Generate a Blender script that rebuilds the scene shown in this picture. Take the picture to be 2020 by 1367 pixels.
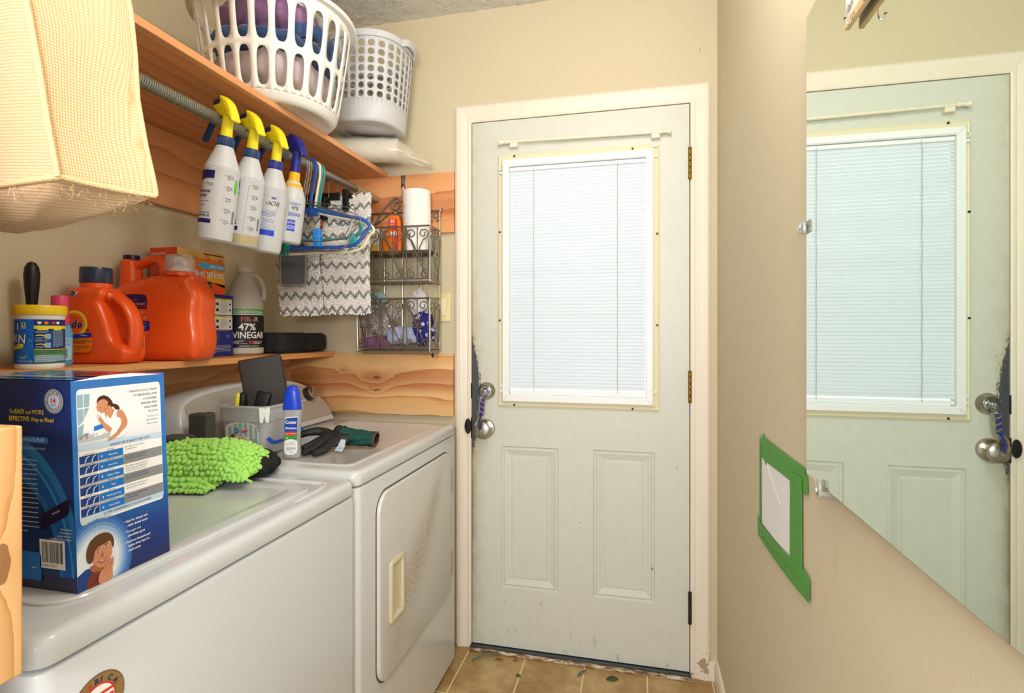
import bpy, bmesh, math, random
from mathutils import Vector, Matrix, noise
from mathutils.geometry import tessellate_polygon
PI = math.pi
S = bpy.context.scene
COL = S.collection
for o_ in list(bpy.data.objects): bpy.data.objects.remove(o_)

# ------------------------------------------------------------------ camera
HC = 1.235
cd = bpy.data.cameras.new('camera'); cam = bpy.data.objects.new('camera', cd); COL.objects.link(cam)
cam.location = (0, 0, HC); cam.rotation_euler = (PI/2, 0, 0.2315)
cd.sensor_width = 36; cd.lens = 36*1070.3/2020; cd.shift_y = -(683.5-655.1)/2020
cd.clip_start = 0.02
S.camera = cam
S.view_settings.view_transform = 'Standard'; S.view_settings.look = 'None'
S.view_settings.exposure = 0.18; S.view_settings.gamma = 1.0; S.view_settings.use_curve_mapping = False

# ------------------------------------------------------------------ world and lamps
W = bpy.data.worlds.new('world'); S.world = W; W.use_nodes = True
W.node_tree.nodes['Background'].inputs[0].default_value = (0.95, 0.98, 1.0, 1)
W.node_tree.nodes['Background'].inputs[1].default_value = 1.25
def area(name, loc, target, size, power, color):
    l = bpy.data.lights.new(name, 'AREA'); l.shape = 'DISK'; l.size = size; l.energy = power; l.color = color
    o = bpy.data.objects.new(name, l); COL.objects.link(o); o.location = loc
    o.rotation_euler = (Vector(target)-Vector(loc)).to_track_quat('-Z', 'Y').to_euler()
    return o
lp = bpy.data.lights.new('overhead_fill_light', 'POINT'); lp.energy = 15; lp.color = (1.0, 0.98, 0.94); lp.shadow_soft_size = .10  # added overhead fill without a fixture, brightens the shelves deeper in the room
lo_ = bpy.data.objects.new('overhead_fill_light', lp); COL.objects.link(lo_); lo_.location = (-0.02, 0.80, 2.25)
area('room_light', (0.0, -1.7, 1.60), (-0.7, 1.6, 1.2), 0.8, 17, (1.0, 0.99, 0.97))
area('flash_light', (0.06, -0.55, 1.42), (-0.8, 1.6, 1.3), 0.16, 2.2, (1.0, 0.99, 0.97))
area('bounce_flash_light', (-0.10, -0.60, 1.45), (-0.35, 0.9, 2.5), 0.3, 14, (1.0, 0.99, 0.97))

# ------------------------------------------------------------------ materials
def srgb(r, g, b):
    f = lambda c: (c/255/12.92) if c/255 <= 0.04045 else ((c/255+0.055)/1.055)**2.4
    return (f(r), f(g), f(b), 1)
MATS = {}
def mat(name, col, rough=0.5, metal=0.0, trans=0.0, spec=0.5, bump=0.0, bscale=200, coat=0, sss=0, alpha=1, ior=1.45, var=0.0, vscale=6, sheen=0):
    if name in MATS: return MATS[name]
    m = bpy.data.materials.new(name); m.use_nodes = True; MATS[name] = m
    nt = m.node_tree; b = nt.nodes['Principled BSDF']
    c = srgb(*col)
    b.inputs['Base Color'].default_value = c; b.inputs['Roughness'].default_value = rough
    b.inputs['Metallic'].default_value = metal; b.inputs['Transmission Weight'].default_value = trans
    b.inputs['Specular IOR Level'].default_value = spec; b.inputs['Coat Weight'].default_value = coat
    b.inputs['IOR'].default_value = ior; b.inputs['Alpha'].default_value = alpha
    if sss: b.inputs['Subsurface Weight'].default_value = sss; b.inputs['Subsurface Radius'].default_value = (.01,.01,.01)
    if sheen: b.inputs['Sheen Weight'].default_value = sheen
    m.diffuse_color = c
    if bump or var:
        tc = nt.nodes.new('ShaderNodeTexCoord')
        if bump:
            n = nt.nodes.new('ShaderNodeTexNoise'); n.inputs['Scale'].default_value = bscale; n.inputs['Detail'].default_value = 3
            bp = nt.nodes.new('ShaderNodeBump'); bp.inputs['Strength'].default_value = bump; bp.inputs['Distance'].default_value = 0.004
            nt.links.new(tc.outputs['Object'], n.inputs['Vector']); nt.links.new(n.outputs['Fac'], bp.inputs['Height'])
            nt.links.new(bp.outputs['Normal'], b.inputs['Normal'])
        if var:
            n = nt.nodes.new('ShaderNodeTexNoise'); n.inputs['Scale'].default_value = vscale; n.inputs['Detail'].default_value = 5
            mx = nt.nodes.new('ShaderNodeMix'); mx.data_type = 'RGBA'
            mx.inputs['A'].default_value = c; mx.inputs['B'].default_value = tuple(x*(1-var) for x in c[:3])+(1,)
            nt.links.new(tc.outputs['Object'], n.inputs['Vector']); nt.links.new(n.outputs['Fac'], mx.inputs['Factor'])
            nt.links.new(mx.outputs['Result'], b.inputs['Base Color'])
    return m
class G:
    """tiny node-graph helper"""
    def __init__(s, m): s.m = m; s.nt = m.node_tree; s.b = s.nt.nodes['Principled BSDF']
    def n(s, t, **kw):
        x = s.nt.nodes.new(t)
        for k, v in kw.items():
            if k.startswith('i_'):
                x.inputs[int(k[2:]) if k[2:].isdigit() else k[2:].replace('_', ' ')].default_value = v
            else: setattr(x, k, v)
        return x
    def l(s, a, b): s.nt.links.new(a, b)
    def math(s, op, a, b=None, c=None):
        x = s.nt.nodes.new('ShaderNodeMath'); x.operation = op
        for i, v in enumerate((a, b, c)):
            if v is None: continue
            if isinstance(v, (int, float)): x.inputs[i].default_value = v
            else: s.l(v, x.inputs[i])
        return x.outputs[0]
    def mix(s, f, a, b):
        x = s.nt.nodes.new('ShaderNodeMix'); x.data_type = 'RGBA'
        for k, v in (('Factor', f), ('A', a), ('B', b)):
            if isinstance(v, (int, float, tuple)): x.inputs[k].default_value = v
            else: s.l(v, x.inputs[k])
        return x.outputs['Result']
    def noise(s, vec, scale, detail=3, rough=.5, dist=0):
        x = s.n('ShaderNodeTexNoise', i_Scale=scale, i_Detail=detail, i_Roughness=rough, i_Distortion=dist)
        s.l(vec, x.inputs['Vector']); return x.outputs['Fac']
    def ramp(s, f, stops, interp='LINEAR'):
        x = s.nt.nodes.new('ShaderNodeValToRGB'); x.color_ramp.interpolation = interp
        e = x.color_ramp.elements
        e.remove(e[1]); e[0].position = stops[0][0]; e[0].color = tuple(stops[0][1][:3])+(1,)
        for (p, c) in stops[1:]: q_ = e.new(p); q_.color = tuple(c[:3])+(1,)
        s.l(f, x.inputs[0]); return x.outputs[0]
    def xyz(s, world=True):
        if world: src = s.n('ShaderNodeNewGeometry').outputs['Position']
        else: src = s.n('ShaderNodeTexCoord').outputs['Object']
        sp = s.n('ShaderNodeSeparateXYZ'); s.l(src, sp.inputs[0]); return src, sp.outputs
    def comb(s, x, y, z):
        c = s.n('ShaderNodeCombineXYZ')
        for i, v in enumerate((x, y, z)):
            if isinstance(v, (int, float)): c.inputs[i].default_value = v
            else: s.l(v, c.inputs[i])
        return c.outputs[0]
    def bump(s, h, strength=.3, dist=.003):
        bp = s.n('ShaderNodeBump', i_Strength=strength, i_Distance=dist); s.l(h, bp.inputs['Height']); s.l(bp.outputs[0], s.b.inputs['Normal'])
    def color(s, c): s.l(c, s.b.inputs['Base Color'])

def wood(name, along, up, c1, c2, c3, knots=(), ring=9, rough=.55, wav=1.8, kamp=1.1, heart=None):
    """fir: bands across 'up', running along 'along'; knots = (along, up, radius) in world metres"""
    m = mat(name, (200,150,100), rough); g = G(m)
    src, o = g.xyz(True); A = o['XYZ'.index(along)]; U = o['XYZ'.index(up)]; T = o[3-'XYZ'.index(along)-'XYZ'.index(up)]
    vec = g.comb(g.math('MULTIPLY', A, 1.3), g.math('MULTIPLY', U, 5), g.math('MULTIPLY', T, 5))
    h = g.math('MULTIPLY', g.noise(vec, 1.2, 3), wav)
    h = g.math('ADD', h, g.math('MULTIPLY', U, ring))
    kn = None
    jit = g.math('MULTIPLY', g.math('SUBTRACT', g.noise(src, 22, 3), .5), .030)
    for (ka, ku, kr) in knots:
        da = g.math('ADD', g.math('MULTIPLY', g.math('SUBTRACT', A, ka), .42), jit); du = g.math('ADD', g.math('SUBTRACT', U, ku), g.math('MULTIPLY', jit, .6))
        d = g.math('SQRT', g.math('ADD', g.math('POWER', g.math('ABSOLUTE', da), 2), g.math('POWER', g.math('ABSOLUTE', du), 2)))
        e = g.math('POWER', 2.718, g.math('MULTIPLY', d, -1/(kr*1.6)))
        h = g.math('ADD', h, g.math('MULTIPLY', e, kamp))
        core = g.math('GREATER_THAN', e, 0.66)
        kn = core if kn is None else g.math('MAXIMUM', kn, core)
    w = g.math('FRACT', g.math('MULTIPLY', h, 2.2))
    fine = g.noise(g.comb(g.math('MULTIPLY', A, 6), g.math('MULTIPLY', U, 160), g.math('MULTIPLY', T, 160)), 1.0, 2)
    w2 = g.math('ADD', g.math('MULTIPLY', w, .75), g.math('MULTIPLY', fine, .3))
    c = g.ramp(w2, [(0.10, srgb(*c1)), (0.70, srgb(*c2)), (0.95, srgb(*c3)), (1.0, srgb(*c2))])
    big = g.noise(vec, .7, 2); c = g.mix(g.math('MULTIPLY', big, .35), c, srgb(*c3))
    if heart:   # redder heartwood streak along the board
        uu = g.math('ADD', g.math('SUBTRACT', U, heart[0]), g.math('MULTIPLY', g.math('SUBTRACT', g.noise(vec, 1.6, 3), .5), .06))
        hb_ = g.math('POWER', 2.718, g.math('MULTIPLY', g.math('POWER', g.math('ABSOLUTE', g.math('DIVIDE', uu, heart[1])), 4), -1))
        c = g.mix(g.math('MULTIPLY', hb_, g.math('ADD', g.math('MULTIPLY', w2, .35), .35)), c, srgb(*heart[2]))
    if kn is not None: c = g.mix(g.math('MULTIPLY', kn, .7), c, srgb(110, 55, 25))
    g.color(c); g.bump(w2, .08, .001)
    return m

def stipple(name, col, bump, scale, rough=.85, dist=.003, dark=None):
    m = mat(name, col, rough); g = G(m); src, o = g.xyz(True)
    n = g.noise(src, scale, 4, .6); g.bump(n, bump, dist)
    big = g.noise(src, 2.5, 4)
    c = g.mix(g.math('MULTIPLY', big, .25), srgb(*col), srgb(*(dark or tuple(int(x*.88) for x in col))))
    if name == 'wall_paint':    # small scuffs
        sc = g.noise(g.comb(g.math('MULTIPLY', o[0], 30), g.math('MULTIPLY', o[1], 30), g.math('MULTIPLY', o[2], 14)), 1.0, 2)
        c = g.mix(g.math('MULTIPLY', g.math('GREATER_THAN', sc, .77), .5), c, srgb(140, 115, 85))
    g.color(c); return m

M_wall = stipple('wall_paint', (214, 200, 170), .12, 180)
M_ceil = stipple('popcorn_ceiling', (240, 236, 226), 1.0, 120, .9, .010)
M_trim = mat('trim_paint', (238, 228, 212), .45, var=.08, vscale=12)
M_white = mat('white_plastic', (240, 240, 238), .35)
M_offwhite = mat('offwhite_plastic', (232, 226, 208), .4)
M_black = mat('black_plastic', (22, 22, 24), .45)
M_chrome = mat('chrome', (200, 200, 200), .18, 1.0)
M_nickel = mat('satin_nickel', (178, 172, 160), .25, 1.0)
M_brass = mat('aged_brass', (150, 115, 50), .35, 1.0)
M_zinc = mat('zinc', (160, 160, 155), .4, .9)
M_wood_shelf = wood('fir_shelf', 'Y', 'Z', (240, 178, 116), (228, 158, 94), (200, 124, 66), ring=14)
M_wood_shelf2 = wood('fir_shelf_flat', 'Y', 'X', (236, 176, 126), (224, 158, 106), (206, 136, 86), ring=9, wav=.9)
M_wood_left = wood('fir_left', 'Y', 'Z', (234, 170, 118), (222, 152, 98), (202, 128, 78), [(1.22, 1.80, .010), (.9, 1.7, .010)], ring=5, wav=.9)
M_wood_up = wood('fir_back_upper', 'X', 'Z', (240, 180, 124), (230, 162, 104), (190, 112, 66), [(-.86, 1.78, .004)], ring=4, wav=1.0, heart=(1.735, .035, (176, 92, 54)))
M_wood_low = wood('fir_back_lower', 'X', 'Z', (246, 208, 150), (234, 184, 122), (202, 124, 74), [(-1.05, 1.05, .012), (-1.045, 1.0, .007), (-1.19, 1.08, .005)], ring=7, wav=1.2, heart=(1.035, .045, (178, 92, 52)))
M_wood_lowl = wood('fir_left_lower', 'Y', 'Z', (238, 190, 136), (226, 168, 110), (200, 132, 80), ring=5, wav=1.0)
M_wood_near = wood('fir_near_end', 'Z', 'Y', (232, 190, 134), (218, 168, 110), (190, 130, 78), [(1.02, .385, .010)], ring=26, wav=1.4, kamp=.6)

# ------------------------------------------------------------------ mesh helpers
XF = {}          # object name -> world matrix of roots and parts
def thing(name, label, cat, loc=(0,0,0), rz=0, group=None, rot=None):
    o = bpy.data.objects.new(name, None); COL.objects.link(o); o.empty_display_size = .05
    o.location = loc; o.rotation_euler = rot if rot else (0, 0, rz)
    tag(o, label, cat, group)
    XF[o] = Matrix.LocRotScale(Vector(loc), o.rotation_euler.to_quaternion(), None)
    return o
def tag(o, label, cat, group=None, kind=None):
    if label: o['label'] = label
    if cat: o['category'] = cat
    if group: o['group'] = group
    if kind: o['kind'] = kind
    return o
class MB:
    def __init__(s): s.v = []; s.f = []; s.mi = []; s.mats = []; s.sm = []; s.m = None; s.cur = 0; s.smooth = False
    def use(s, m, smooth=None):
        if m not in s.mats: s.mats.append(m)
        s.cur = s.mats.index(m)
        if smooth is not None: s.smooth = smooth
        return s
    def add(s, vs, fs, M=None):
        b = len(s.v)
        for v in vs:
            v = Vector(v)
            s.v.append(M @ v if M is not None else v)
        for f in fs: s.f.append([b+i for i in f]); s.mi.append(s.cur); s.sm.append(s.smooth)
        return s
    def box(s, a, b, M=None):
        x0, y0, z0 = a; x1, y1, z1 = b
        vs = [(x0,y0,z0),(x1,y0,z0),(x1,y1,z0),(x0,y1,z0),(x0,y0,z1),(x1,y0,z1),(x1,y1,z1),(x0,y1,z1)]
        return s.add(vs, [(0,3,2,1),(4,5,6,7),(0,1,5,4),(1,2,6,5),(2,3,7,6),(3,0,4,7)], M)
    def rbox(s, a, b, r=.005, seg=3, M=None):
        bm = bmesh.new(); bmesh.ops.create_cube(bm, size=1)
        c = [(a[i]+b[i])/2 for i in range(3)]; d = [abs(b[i]-a[i]) for i in range(3)]
        bmesh.ops.scale(bm, vec=d, verts=bm.verts); bmesh.ops.translate(bm, vec=c, verts=bm.verts)
        bmesh.ops.bevel(bm, geom=bm.edges[:], offset=min(r, min(d)*.49), segments=seg, profile=.5, affect='EDGES')
        bm.verts.index_update()
        s.add([v.co.copy() for v in bm.verts], [[v.index for v in f.verts] for f in bm.faces], M); bm.free(); return s
    def rings(s, rings, cap0=True, cap1=True, closed=True):
        """rings: list of equally long point lists"""
        n = len(rings[0]); vs = [p for r in rings for p in r]; fs = []
        for k in range(len(rings)-1):
            for i in range(n if closed else n-1):
                j = (i+1) % n
                fs.append((k*n+i, k*n+j, (k+1)*n+j, (k+1)*n+i))
        if cap0: fs.append(tuple(reversed(range(n))))
        if cap1: fs.append(tuple((len(rings)-1)*n+i for i in range(n)))
        return s.add(vs, fs)
    def lathe(s, prof, c=(0,0,0), seg=32, M=None, cap0=True, cap1=True, sx=1, sy=1):
        rs = []
        for (r, z) in prof:
            ring = [Vector((c[0]+sx*r*math.cos(2*PI*i/seg), c[1]+sy*r*math.sin(2*PI*i/seg), c[2]+z)) for i in range(seg)]
            rs.append([M @ p for p in ring] if M is not None else ring)
        return s.rings(rs, cap0, cap1)
    def tube(s, path, r, seg=8, caps=True, flat=None, closed=False):
        path = [Vector(p) for p in path]; n = len(path); rs = []
        up = None
        for i, p in enumerate(path):
            if closed: t = path[(i+1) % n]-path[i-1]
            else: t = path[min(i+1, n-1)]-path[max(i-1, 0)]
            if t.length < 1e-9: t = Vector((0,0,1))
            t.normalize()
            if up is None: up = Vector((0,0,1)) if abs(t.z) < .9 else Vector((1,0,0))
            a = up-t*up.dot(t)
            if a.length < 1e-5: a = Vector((1,0,0))-t*t.x
            a.normalize(); b = t.cross(a); up = a
            rr = r[i] if isinstance(r, (list, tuple)) else r
            fa, fb = (rr, rr) if flat is None else (rr*flat[0], rr*flat[1])
            rs.append([p+a*fa*math.cos(2*PI*k/seg)+b*fb*math.sin(2*PI*k/seg) for k in range(seg)])
        if closed: rs.append(rs[0]); caps = False
        return s.rings(rs, caps, caps)
    def prism(s, poly, f, d0, d1):
        """poly 2-D outline; f(u,v,d)->3-D"""
        n = len(poly); tris = tessellate_polygon([[Vector((p[0], p[1], 0)) for p in poly]])
        vs = [f(u, v, d0) for u, v in poly]+[f(u, v, d1) for u, v in poly]
        fs = [tuple(t) for t in tris]+[tuple(n+i for i in reversed(t)) for t in tris]
        fs += [(i, n+i, n+(i+1) % n, (i+1) % n) for i in range(n)]
        return s.add(vs, fs)
    def build(s, name, parent=None, mat_=None, world=True, origin=None, smooth_angle=None, fix=True):
        if mat_ is not None and not s.mats: s.mats = [mat_]
        me = bpy.data.meshes.new(name)
        vs = s.v
        if world and parent is not None:
            inv = XF[parent].inverted(); vs = [inv @ v for v in vs]
        if parent is None and world:
            lo = [min(v[i] for v in vs) for i in range(3)]; hi = [max(v[i] for v in vs) for i in range(3)]
            org = Vector(origin) if origin else Vector(((lo[0]+hi[0])/2, (lo[1]+hi[1])/2, lo[2]))
            vs = [v-org for v in vs]
        me.from_pydata([tuple(v) for v in vs], [], s.f)
        for m in s.mats: me.materials.append(m)
        me.polygons.foreach_set('material_index', s.mi if len(s.mats) > 1 else [0]*len(s.f))
        me.polygons.foreach_set('use_smooth', s.sm)
        if fix:
            bm = bmesh.new(); bm.from_mesh(me); bmesh.ops.remove_doubles(bm, verts=bm.verts, dist=1e-6)
            bmesh.ops.recalc_face_normals(bm, faces=bm.faces); bm.to_mesh(me); bm.free()
        if any(s.sm):
            try: me.set_sharp_from_angle(angle=math.radians(smooth_angle or 38))
            except Exception: pass
        o = bpy.data.objects.new(name, me); COL.objects.link(o)
        if parent is not None: o.parent = parent; XF[o] = XF[parent].copy()
        elif world: o.location = org; XF[o] = Matrix.Translation(org)
        else: XF[o] = Matrix.Identity(4)
        return o
def struct(o): o['kind'] = 'structure'; return o
def copy_tree(o, parent=None, loc=None, rot=None, label=None):
    c = o.copy(); COL.objects.link(c); c.parent = parent
    if loc is not None: c.location = loc
    if rot is not None: c.rotation_euler = rot
    if label: c['label'] = label
    kids = [k for k in bpy.data.objects if k.parent == o]
    for ch in kids: copy_tree(ch, c)
    XF[c] = Matrix.LocRotScale(c.location, c.rotation_euler.to_quaternion(), None) if parent is None else XF[parent].copy()
    return c
def arc(c, r, a0, a1, n, f=lambda u, v: (u, v)):
    return [f(c[0]+r*math.cos(math.radians(a0+(a1-a0)*i/n)), c[1]+r*math.sin(math.radians(a0+(a1-a0)*i/n))) for i in range(n+1)]
def rrect(x0, y0, x1, y1, r, n=5):
    p = []
    for cx, cy, a in ((x1-r, y1-r, 0), (x0+r, y1-r, 90), (x0+r, y0+r, 180), (x1-r, y0+r, 270)): p += arc((cx, cy), r, a, a+90, n)
    return p
def catmull(pts, n=6, closed=False):
    P_ = [Vector(p) for p in pts]; out = []; L = len(P_)
    for i in range(L if closed else L-1):
        p0 = P_[(i-1) % L] if closed or i > 0 else P_[0]; p1 = P_[i]; p2 = P_[(i+1) % L]
        p3 = P_[(i+2) % L] if closed or i+2 < L else P_[-1]
        for k in range(n):
            t = k/n; t2 = t*t; t3 = t2*t
            out.append(.5*((2*p1)+(-p0+p2)*t+(2*p0-5*p1+4*p2-p3)*t2+(-p0+3*p1-3*p2+p3)*t3))
    if not closed: out.append(P_[-1])
    return out

# flat printing on labels and boxes: rectangles, outlines, letters, laid layer by layer on a surface
_TXT = {}
def text_geo(body, bold=0, shear=0):
    k = (body, bold, shear)
    if k in _TXT: return _TXT[k]
    cu = bpy.data.curves.new('t', 'FONT'); cu.body = body; cu.size = 1; cu.resolution_u = 2; cu.offset = bold; cu.shear = shear
    ob = bpy.data.objects.new('t', cu); COL.objects.link(ob); bpy.context.view_layer.update()
    me = ob.to_mesh(); vs = [v.co.copy() for v in me.vertices]; fs = [list(p.vertices) for p in me.polygons]
    ob.to_mesh_clear(); bpy.data.objects.remove(ob); bpy.data.curves.remove(cu)
    _TXT[k] = (vs, fs); return _TXT[k]
class Print:
    def __init__(s, f, gap=.00035, du=None): s.mb = MB(); s.f = f; s.gap = gap; s.k = 1; s.du = du
    def lay(s, k): s.k = k; return s
    def P(s, u, v): return s.f(u, v, (s.k+1)*s.gap)
    def tris(s, pts, fs):
        if not s.du: s.mb.add([s.P(*p) for p in pts], fs); return
        out = []; todo = [tuple(pts[i] for i in f) for f in fs if len(f) == 3]+[t for f in fs if len(f) > 3 for t in [(pts[f[0]], pts[f[i]], pts[f[i+1]]) for i in range(1, len(f)-1)]]
        while todo:
            t = todo.pop(); L = [abs(t[i][0]-t[(i+1) % 3][0]) for i in range(3)]; k = L.index(max(L))
            if L[k] <= s.du: out.append(t); continue
            a, b, c = t[k], t[(k+1) % 3], t[(k+2) % 3]; m_ = ((a[0]+b[0])/2, (a[1]+b[1])/2); todo += [(a, m_, c), (m_, b, c)]
        s.mb.add([s.P(*p) for t in out for p in t], [(3*i, 3*i+1, 3*i+2) for i in range(len(out))])
    def rect(s, u0, v0, u1, v1, m):
        n = 1 if not s.du else max(1, int(abs(u1-u0)/s.du)+1); s.mb.use(m)
        nv = 1 if not s.du else max(1, int(abs(v1-v0)/s.du/2)+1)
        vs = [s.P(u0+(u1-u0)*i/n, v0+(v1-v0)*j/nv) for j in range(nv+1) for i in range(n+1)]
        s.mb.add(vs, [(j*(n+1)+i, j*(n+1)+i+1, (j+1)*(n+1)+i+1, (j+1)*(n+1)+i) for j in range(nv) for i in range(n)]); return s
    def poly(s, pts, m):
        s.mb.use(m); t = tessellate_polygon([[Vector((p[0], p[1], 0)) for p in pts]])
        s.tris([tuple(p[:2]) for p in pts], [tuple(x) for x in t]); return s
    def disc(s, u, v, r, m, ry=None, n=20, a0=0, a1=360):
        ry = ry or r
        return s.poly([(u+r*math.cos(math.radians(a0+(a1-a0)*i/n)), v+ry*math.sin(math.radians(a0+(a1-a0)*i/n))) for i in range(n if a1-a0 == 360 else n+1)], m)
    def ring(s, u, v, r, w, m, n=28, a0=0, a1=360, ky=1):
        s.mb.use(m); vs = []
        for i in range(n+1):
            a = math.radians(a0+(a1-a0)*i/n)
            vs += [s.P(u+r*math.cos(a), v+ky*r*math.sin(a)), s.P(u+(r-w)*math.cos(a), v+ky*(r-w)*math.sin(a))]
        s.mb.add(vs, [(2*i, 2*i+2, 2*i+3, 2*i+1) for i in range(n)]); return s
    def text(s, body, u, v, h, m, align='l', bold=0, shear=0, sx=1, rot=0, arc_=None, maxw=None):
        """h = capital height; (u,v) = start of the base line"""
        vs, fs = text_geo(body, 0 if 'M' in body else min(bold, .02), shear)
        if not vs: return s
        k = h/.70; x0 = min(p.x for p in vs); x1 = max(p.x for p in vs); w = (x1-x0)*k*sx
        if maxw and w > maxw: sx *= maxw/w; w = maxw
        off = {'l': 0, 'c': -w/2, 'r': -w}[align]; s.mb.use(m); out = []
        for p in vs:
            a = (p.x-x0)*k*sx+off; b = p.y*k
            if arc_: t = arc_[1]+a/arc_[0]*-1; R = arc_[0]+b; a, b = R*math.cos(t), R*math.sin(t)
            elif rot: a, b = a*math.cos(rot)-b*math.sin(rot), a*math.sin(rot)+b*math.cos(rot)
            out.append((u+a, v+b))
        s.tris(out, fs); return s
    def lines(s, u0, v0, w, n, dv, m, h=.0012, seed=0, words=True):
        """rows of unreadably small print, as in the photo: strings of short dashes"""
        R = random.Random(seed)
        for i in range(n):
            x = u0; end = u0+w*(1 if i < n-1 else R.uniform(.4, .8)); v = v0-i*dv
            while x < end:
                L = R.uniform(.003, .009)*(w/.06 if w < .03 else 1); L = min(L, end-x)
                s.rect(x, v, x+L, v+h, m); x += L+h*.8
        return s
    def barcode(s, u, v, w, h, m, seed=1, vertical=False):
        R = random.Random(seed); x = 0
        L = w if not vertical else h
        while x < L:
            b = R.choice([.4, .8, 1.2])*L/60*1.2
            if not vertical: s.rect(u+x, v, u+min(x+b, L), v+h, m)
            else: s.rect(u, v+x, u+w, v+min(x+b, L), m)
            x += b+R.choice([.4, .8, 1.3])*L/60*1.3
        return s
    def build(s, name, parent, world=True, label=None):
        o = s.mb.build(name, parent, world=world, fix=False)
        if label: o['label'] = label
        return o
def ink(name, r, g, b, rough=.5): return mat('ink_'+name, (r, g, b), rough)
I_white = ink('white', 240, 240, 240); I_black = ink('black', 25, 25, 28); I_navy = ink('navy', 32, 34, 110)
I_blue = ink('blue', 30, 90, 200); I_yellow = ink('yellow', 246, 222, 40); I_red = ink('red', 220, 50, 40)
I_green = ink('green', 60, 150, 60); I_orange = ink('orange', 245, 130, 30); I_grey = ink('grey', 150, 150, 155)
def face_map(o, u, v, n):
    """plane map: origin, unit u, unit v, outward normal n"""
    o, u, v, n = Vector(o), Vector(u), Vector(v), Vector(n)
    return lambda a, b, d: o+u*a+v*b+n*d
# ================================================================== SETTING
XL, YB, XR, ZC = -1.46, 2.045, 0.268, 2.50
def wallbox(name, a, b, m): return struct(MB().use(m).box(a, b).build(name))
wallbox('wall_left', (XL-.1, -.5, 0), (XL, YB+.1, ZC), M_wall)
wallbox('wall_right', (XR, -.5, 0), (XR+.1, YB+.1, ZC), M_wall)
# back wall with the door opening
mb = MB().use(M_wall)
DX0, DX1, DZ1 = -.6605, .1905, 2.072
mb.box((XL, YB, 0), (DX0, YB+.12, ZC)); mb.box((DX1, YB, 0), (XR, YB+.12, ZC)); mb.box((DX0, YB, DZ1), (DX1, YB+.12, ZC))
struct(mb.build('wall_back'))
wallbox('wall_partition', (XL, .24, 0), (-.65, .363, ZC), M_wall)
# ceiling: popcorn grains really stand out
mb = MB().use(M_ceil, True)
nx, ny = 110, 130
x0c, x1c, y0c, y1c = XL, XR, -.5, YB
vs = []
for j in range(ny+1):
    for i in range(nx+1):
        x = x0c+(x1c-x0c)*i/nx; y = y0c+(y1c-y0c)*(j/ny)**.55
        vs.append((x, y, ZC-.007*max(0, noise.noise(Vector((x*75, y*75, 0)))+.15)))
mb.add(vs, [(j*(nx+1)+i, j*(nx+1)+i+1, (j+1)*(nx+1)+i+1, (j+1)*(nx+1)+i) for j in range(ny) for i in range(nx)])
mb.smooth = False; mb.box((XL-.1, -.5, ZC+.004), (XR+.1, YB+.12, ZC+.06))
struct(mb.build('ceiling', fix=False))
# floor: vinyl tiles with pale joints
m = mat('floor_tile', (170, 140, 95), .38); g = G(m); src, o = g.xyz(True)
def joint(c, off, pitch, w):
    t = g.math('FRACT', g.math('DIVIDE', g.math('SUBTRACT', c, off), pitch))
    d = g.math('MULTIPLY', g.math('MINIMUM', t, g.math('SUBTRACT', 1, t)), pitch)
    return g.math('LESS_THAN', d, w)
jt = g.math('MAXIMUM', joint(o[0], -.645, .2235, .0022), joint(o[1], 1.755, .2235*2, .0022))
n1 = g.noise(src, 7, 6, .65); n2 = g.noise(src, 26, 4)
c = g.ramp(n1, [(.3, srgb(150, 116, 66)), (.5, srgb(182, 150, 98)), (.68, srgb(206, 182, 130))])
c = g.mix(g.math('MULTIPLY', n2, .3), c, srgb(120, 88, 48)); c = g.mix(jt, c, srgb(232, 214, 170))
g.color(c); g.bump(g.math('MULTIPLY', jt, -1), .3, .001)
struct(MB().use(m).box((XL-.1, -.5, -.05), (XR+.1, YB+.12, 0)).build('floor'))
# baseboard stub right of the casing and along the right wall
mb = MB().use(M_trim)
mb.box((.232, 2.030, 0), (XR, YB, .07))
struct(mb.build('baseboard_back'))
prof = [(0, 0), (.012, 0), (.012, .055), (.007, .07), (0, .075)]
mb = MB().use(M_trim); mb.prism(prof, lambda u, v, d: Vector((XR-u, d, v)), -.5, 2.029)
struct(mb.build('baseboard_right'))

# ------------------------------------------------------------------ door casing (trim) and frame
M_casing = mat('casing_paint', (240, 230, 214), .4)
g = G(M_casing); src, o = g.xyz(True)
dirt = g.math('MULTIPLY', g.noise(src, 14, 5, .7), g.math('SUBTRACT', 1.15, g.math('MULTIPLY', o[2], 1.2)))
c = g.mix(g.math('GREATER_THAN', dirt, .62), srgb(240, 230, 214), srgb(170, 145, 115))
c = g.mix(g.math('MULTIPLY', g.noise(src, 4, 4), .25), c, srgb(220, 200, 170)); g.color(c)
CP = [(0, 0), (0, .010), (.006, .013), (.014, .013), (.017, .010), (.030, .014), (.044, .017), (.058, .017), (.066, .012), (.067, 0)]
def casing(name, path):     # path: list of (x,z) inner corners with outward mitre
    mb = MB().use(M_casing)
    (ax, az, aox, aoz), (bx, bz, box_, boz) = path
    r0 = [Vector((ax+aox*u, YB-h, az+aoz*u)) for u, h in CP]; r1 = [Vector((bx+box_*u, YB-h, bz+boz*u)) for u, h in CP]
    mb.rings([r0, r1]); return struct(mb.build(name))
CL, CR, CT = -.6435, .1755, 2.056
casing('trim_1', ((CL, 0, -1, 0), (CL, CT, -1, 1)))
casing('trim_2', ((CL, CT, -1, 1), (CR, CT, 1, 1)))
casing('trim_3', ((CR, 0, 1, 0), (CR, CT, 1, 1)))
mb = MB().use(M_casing)
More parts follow.
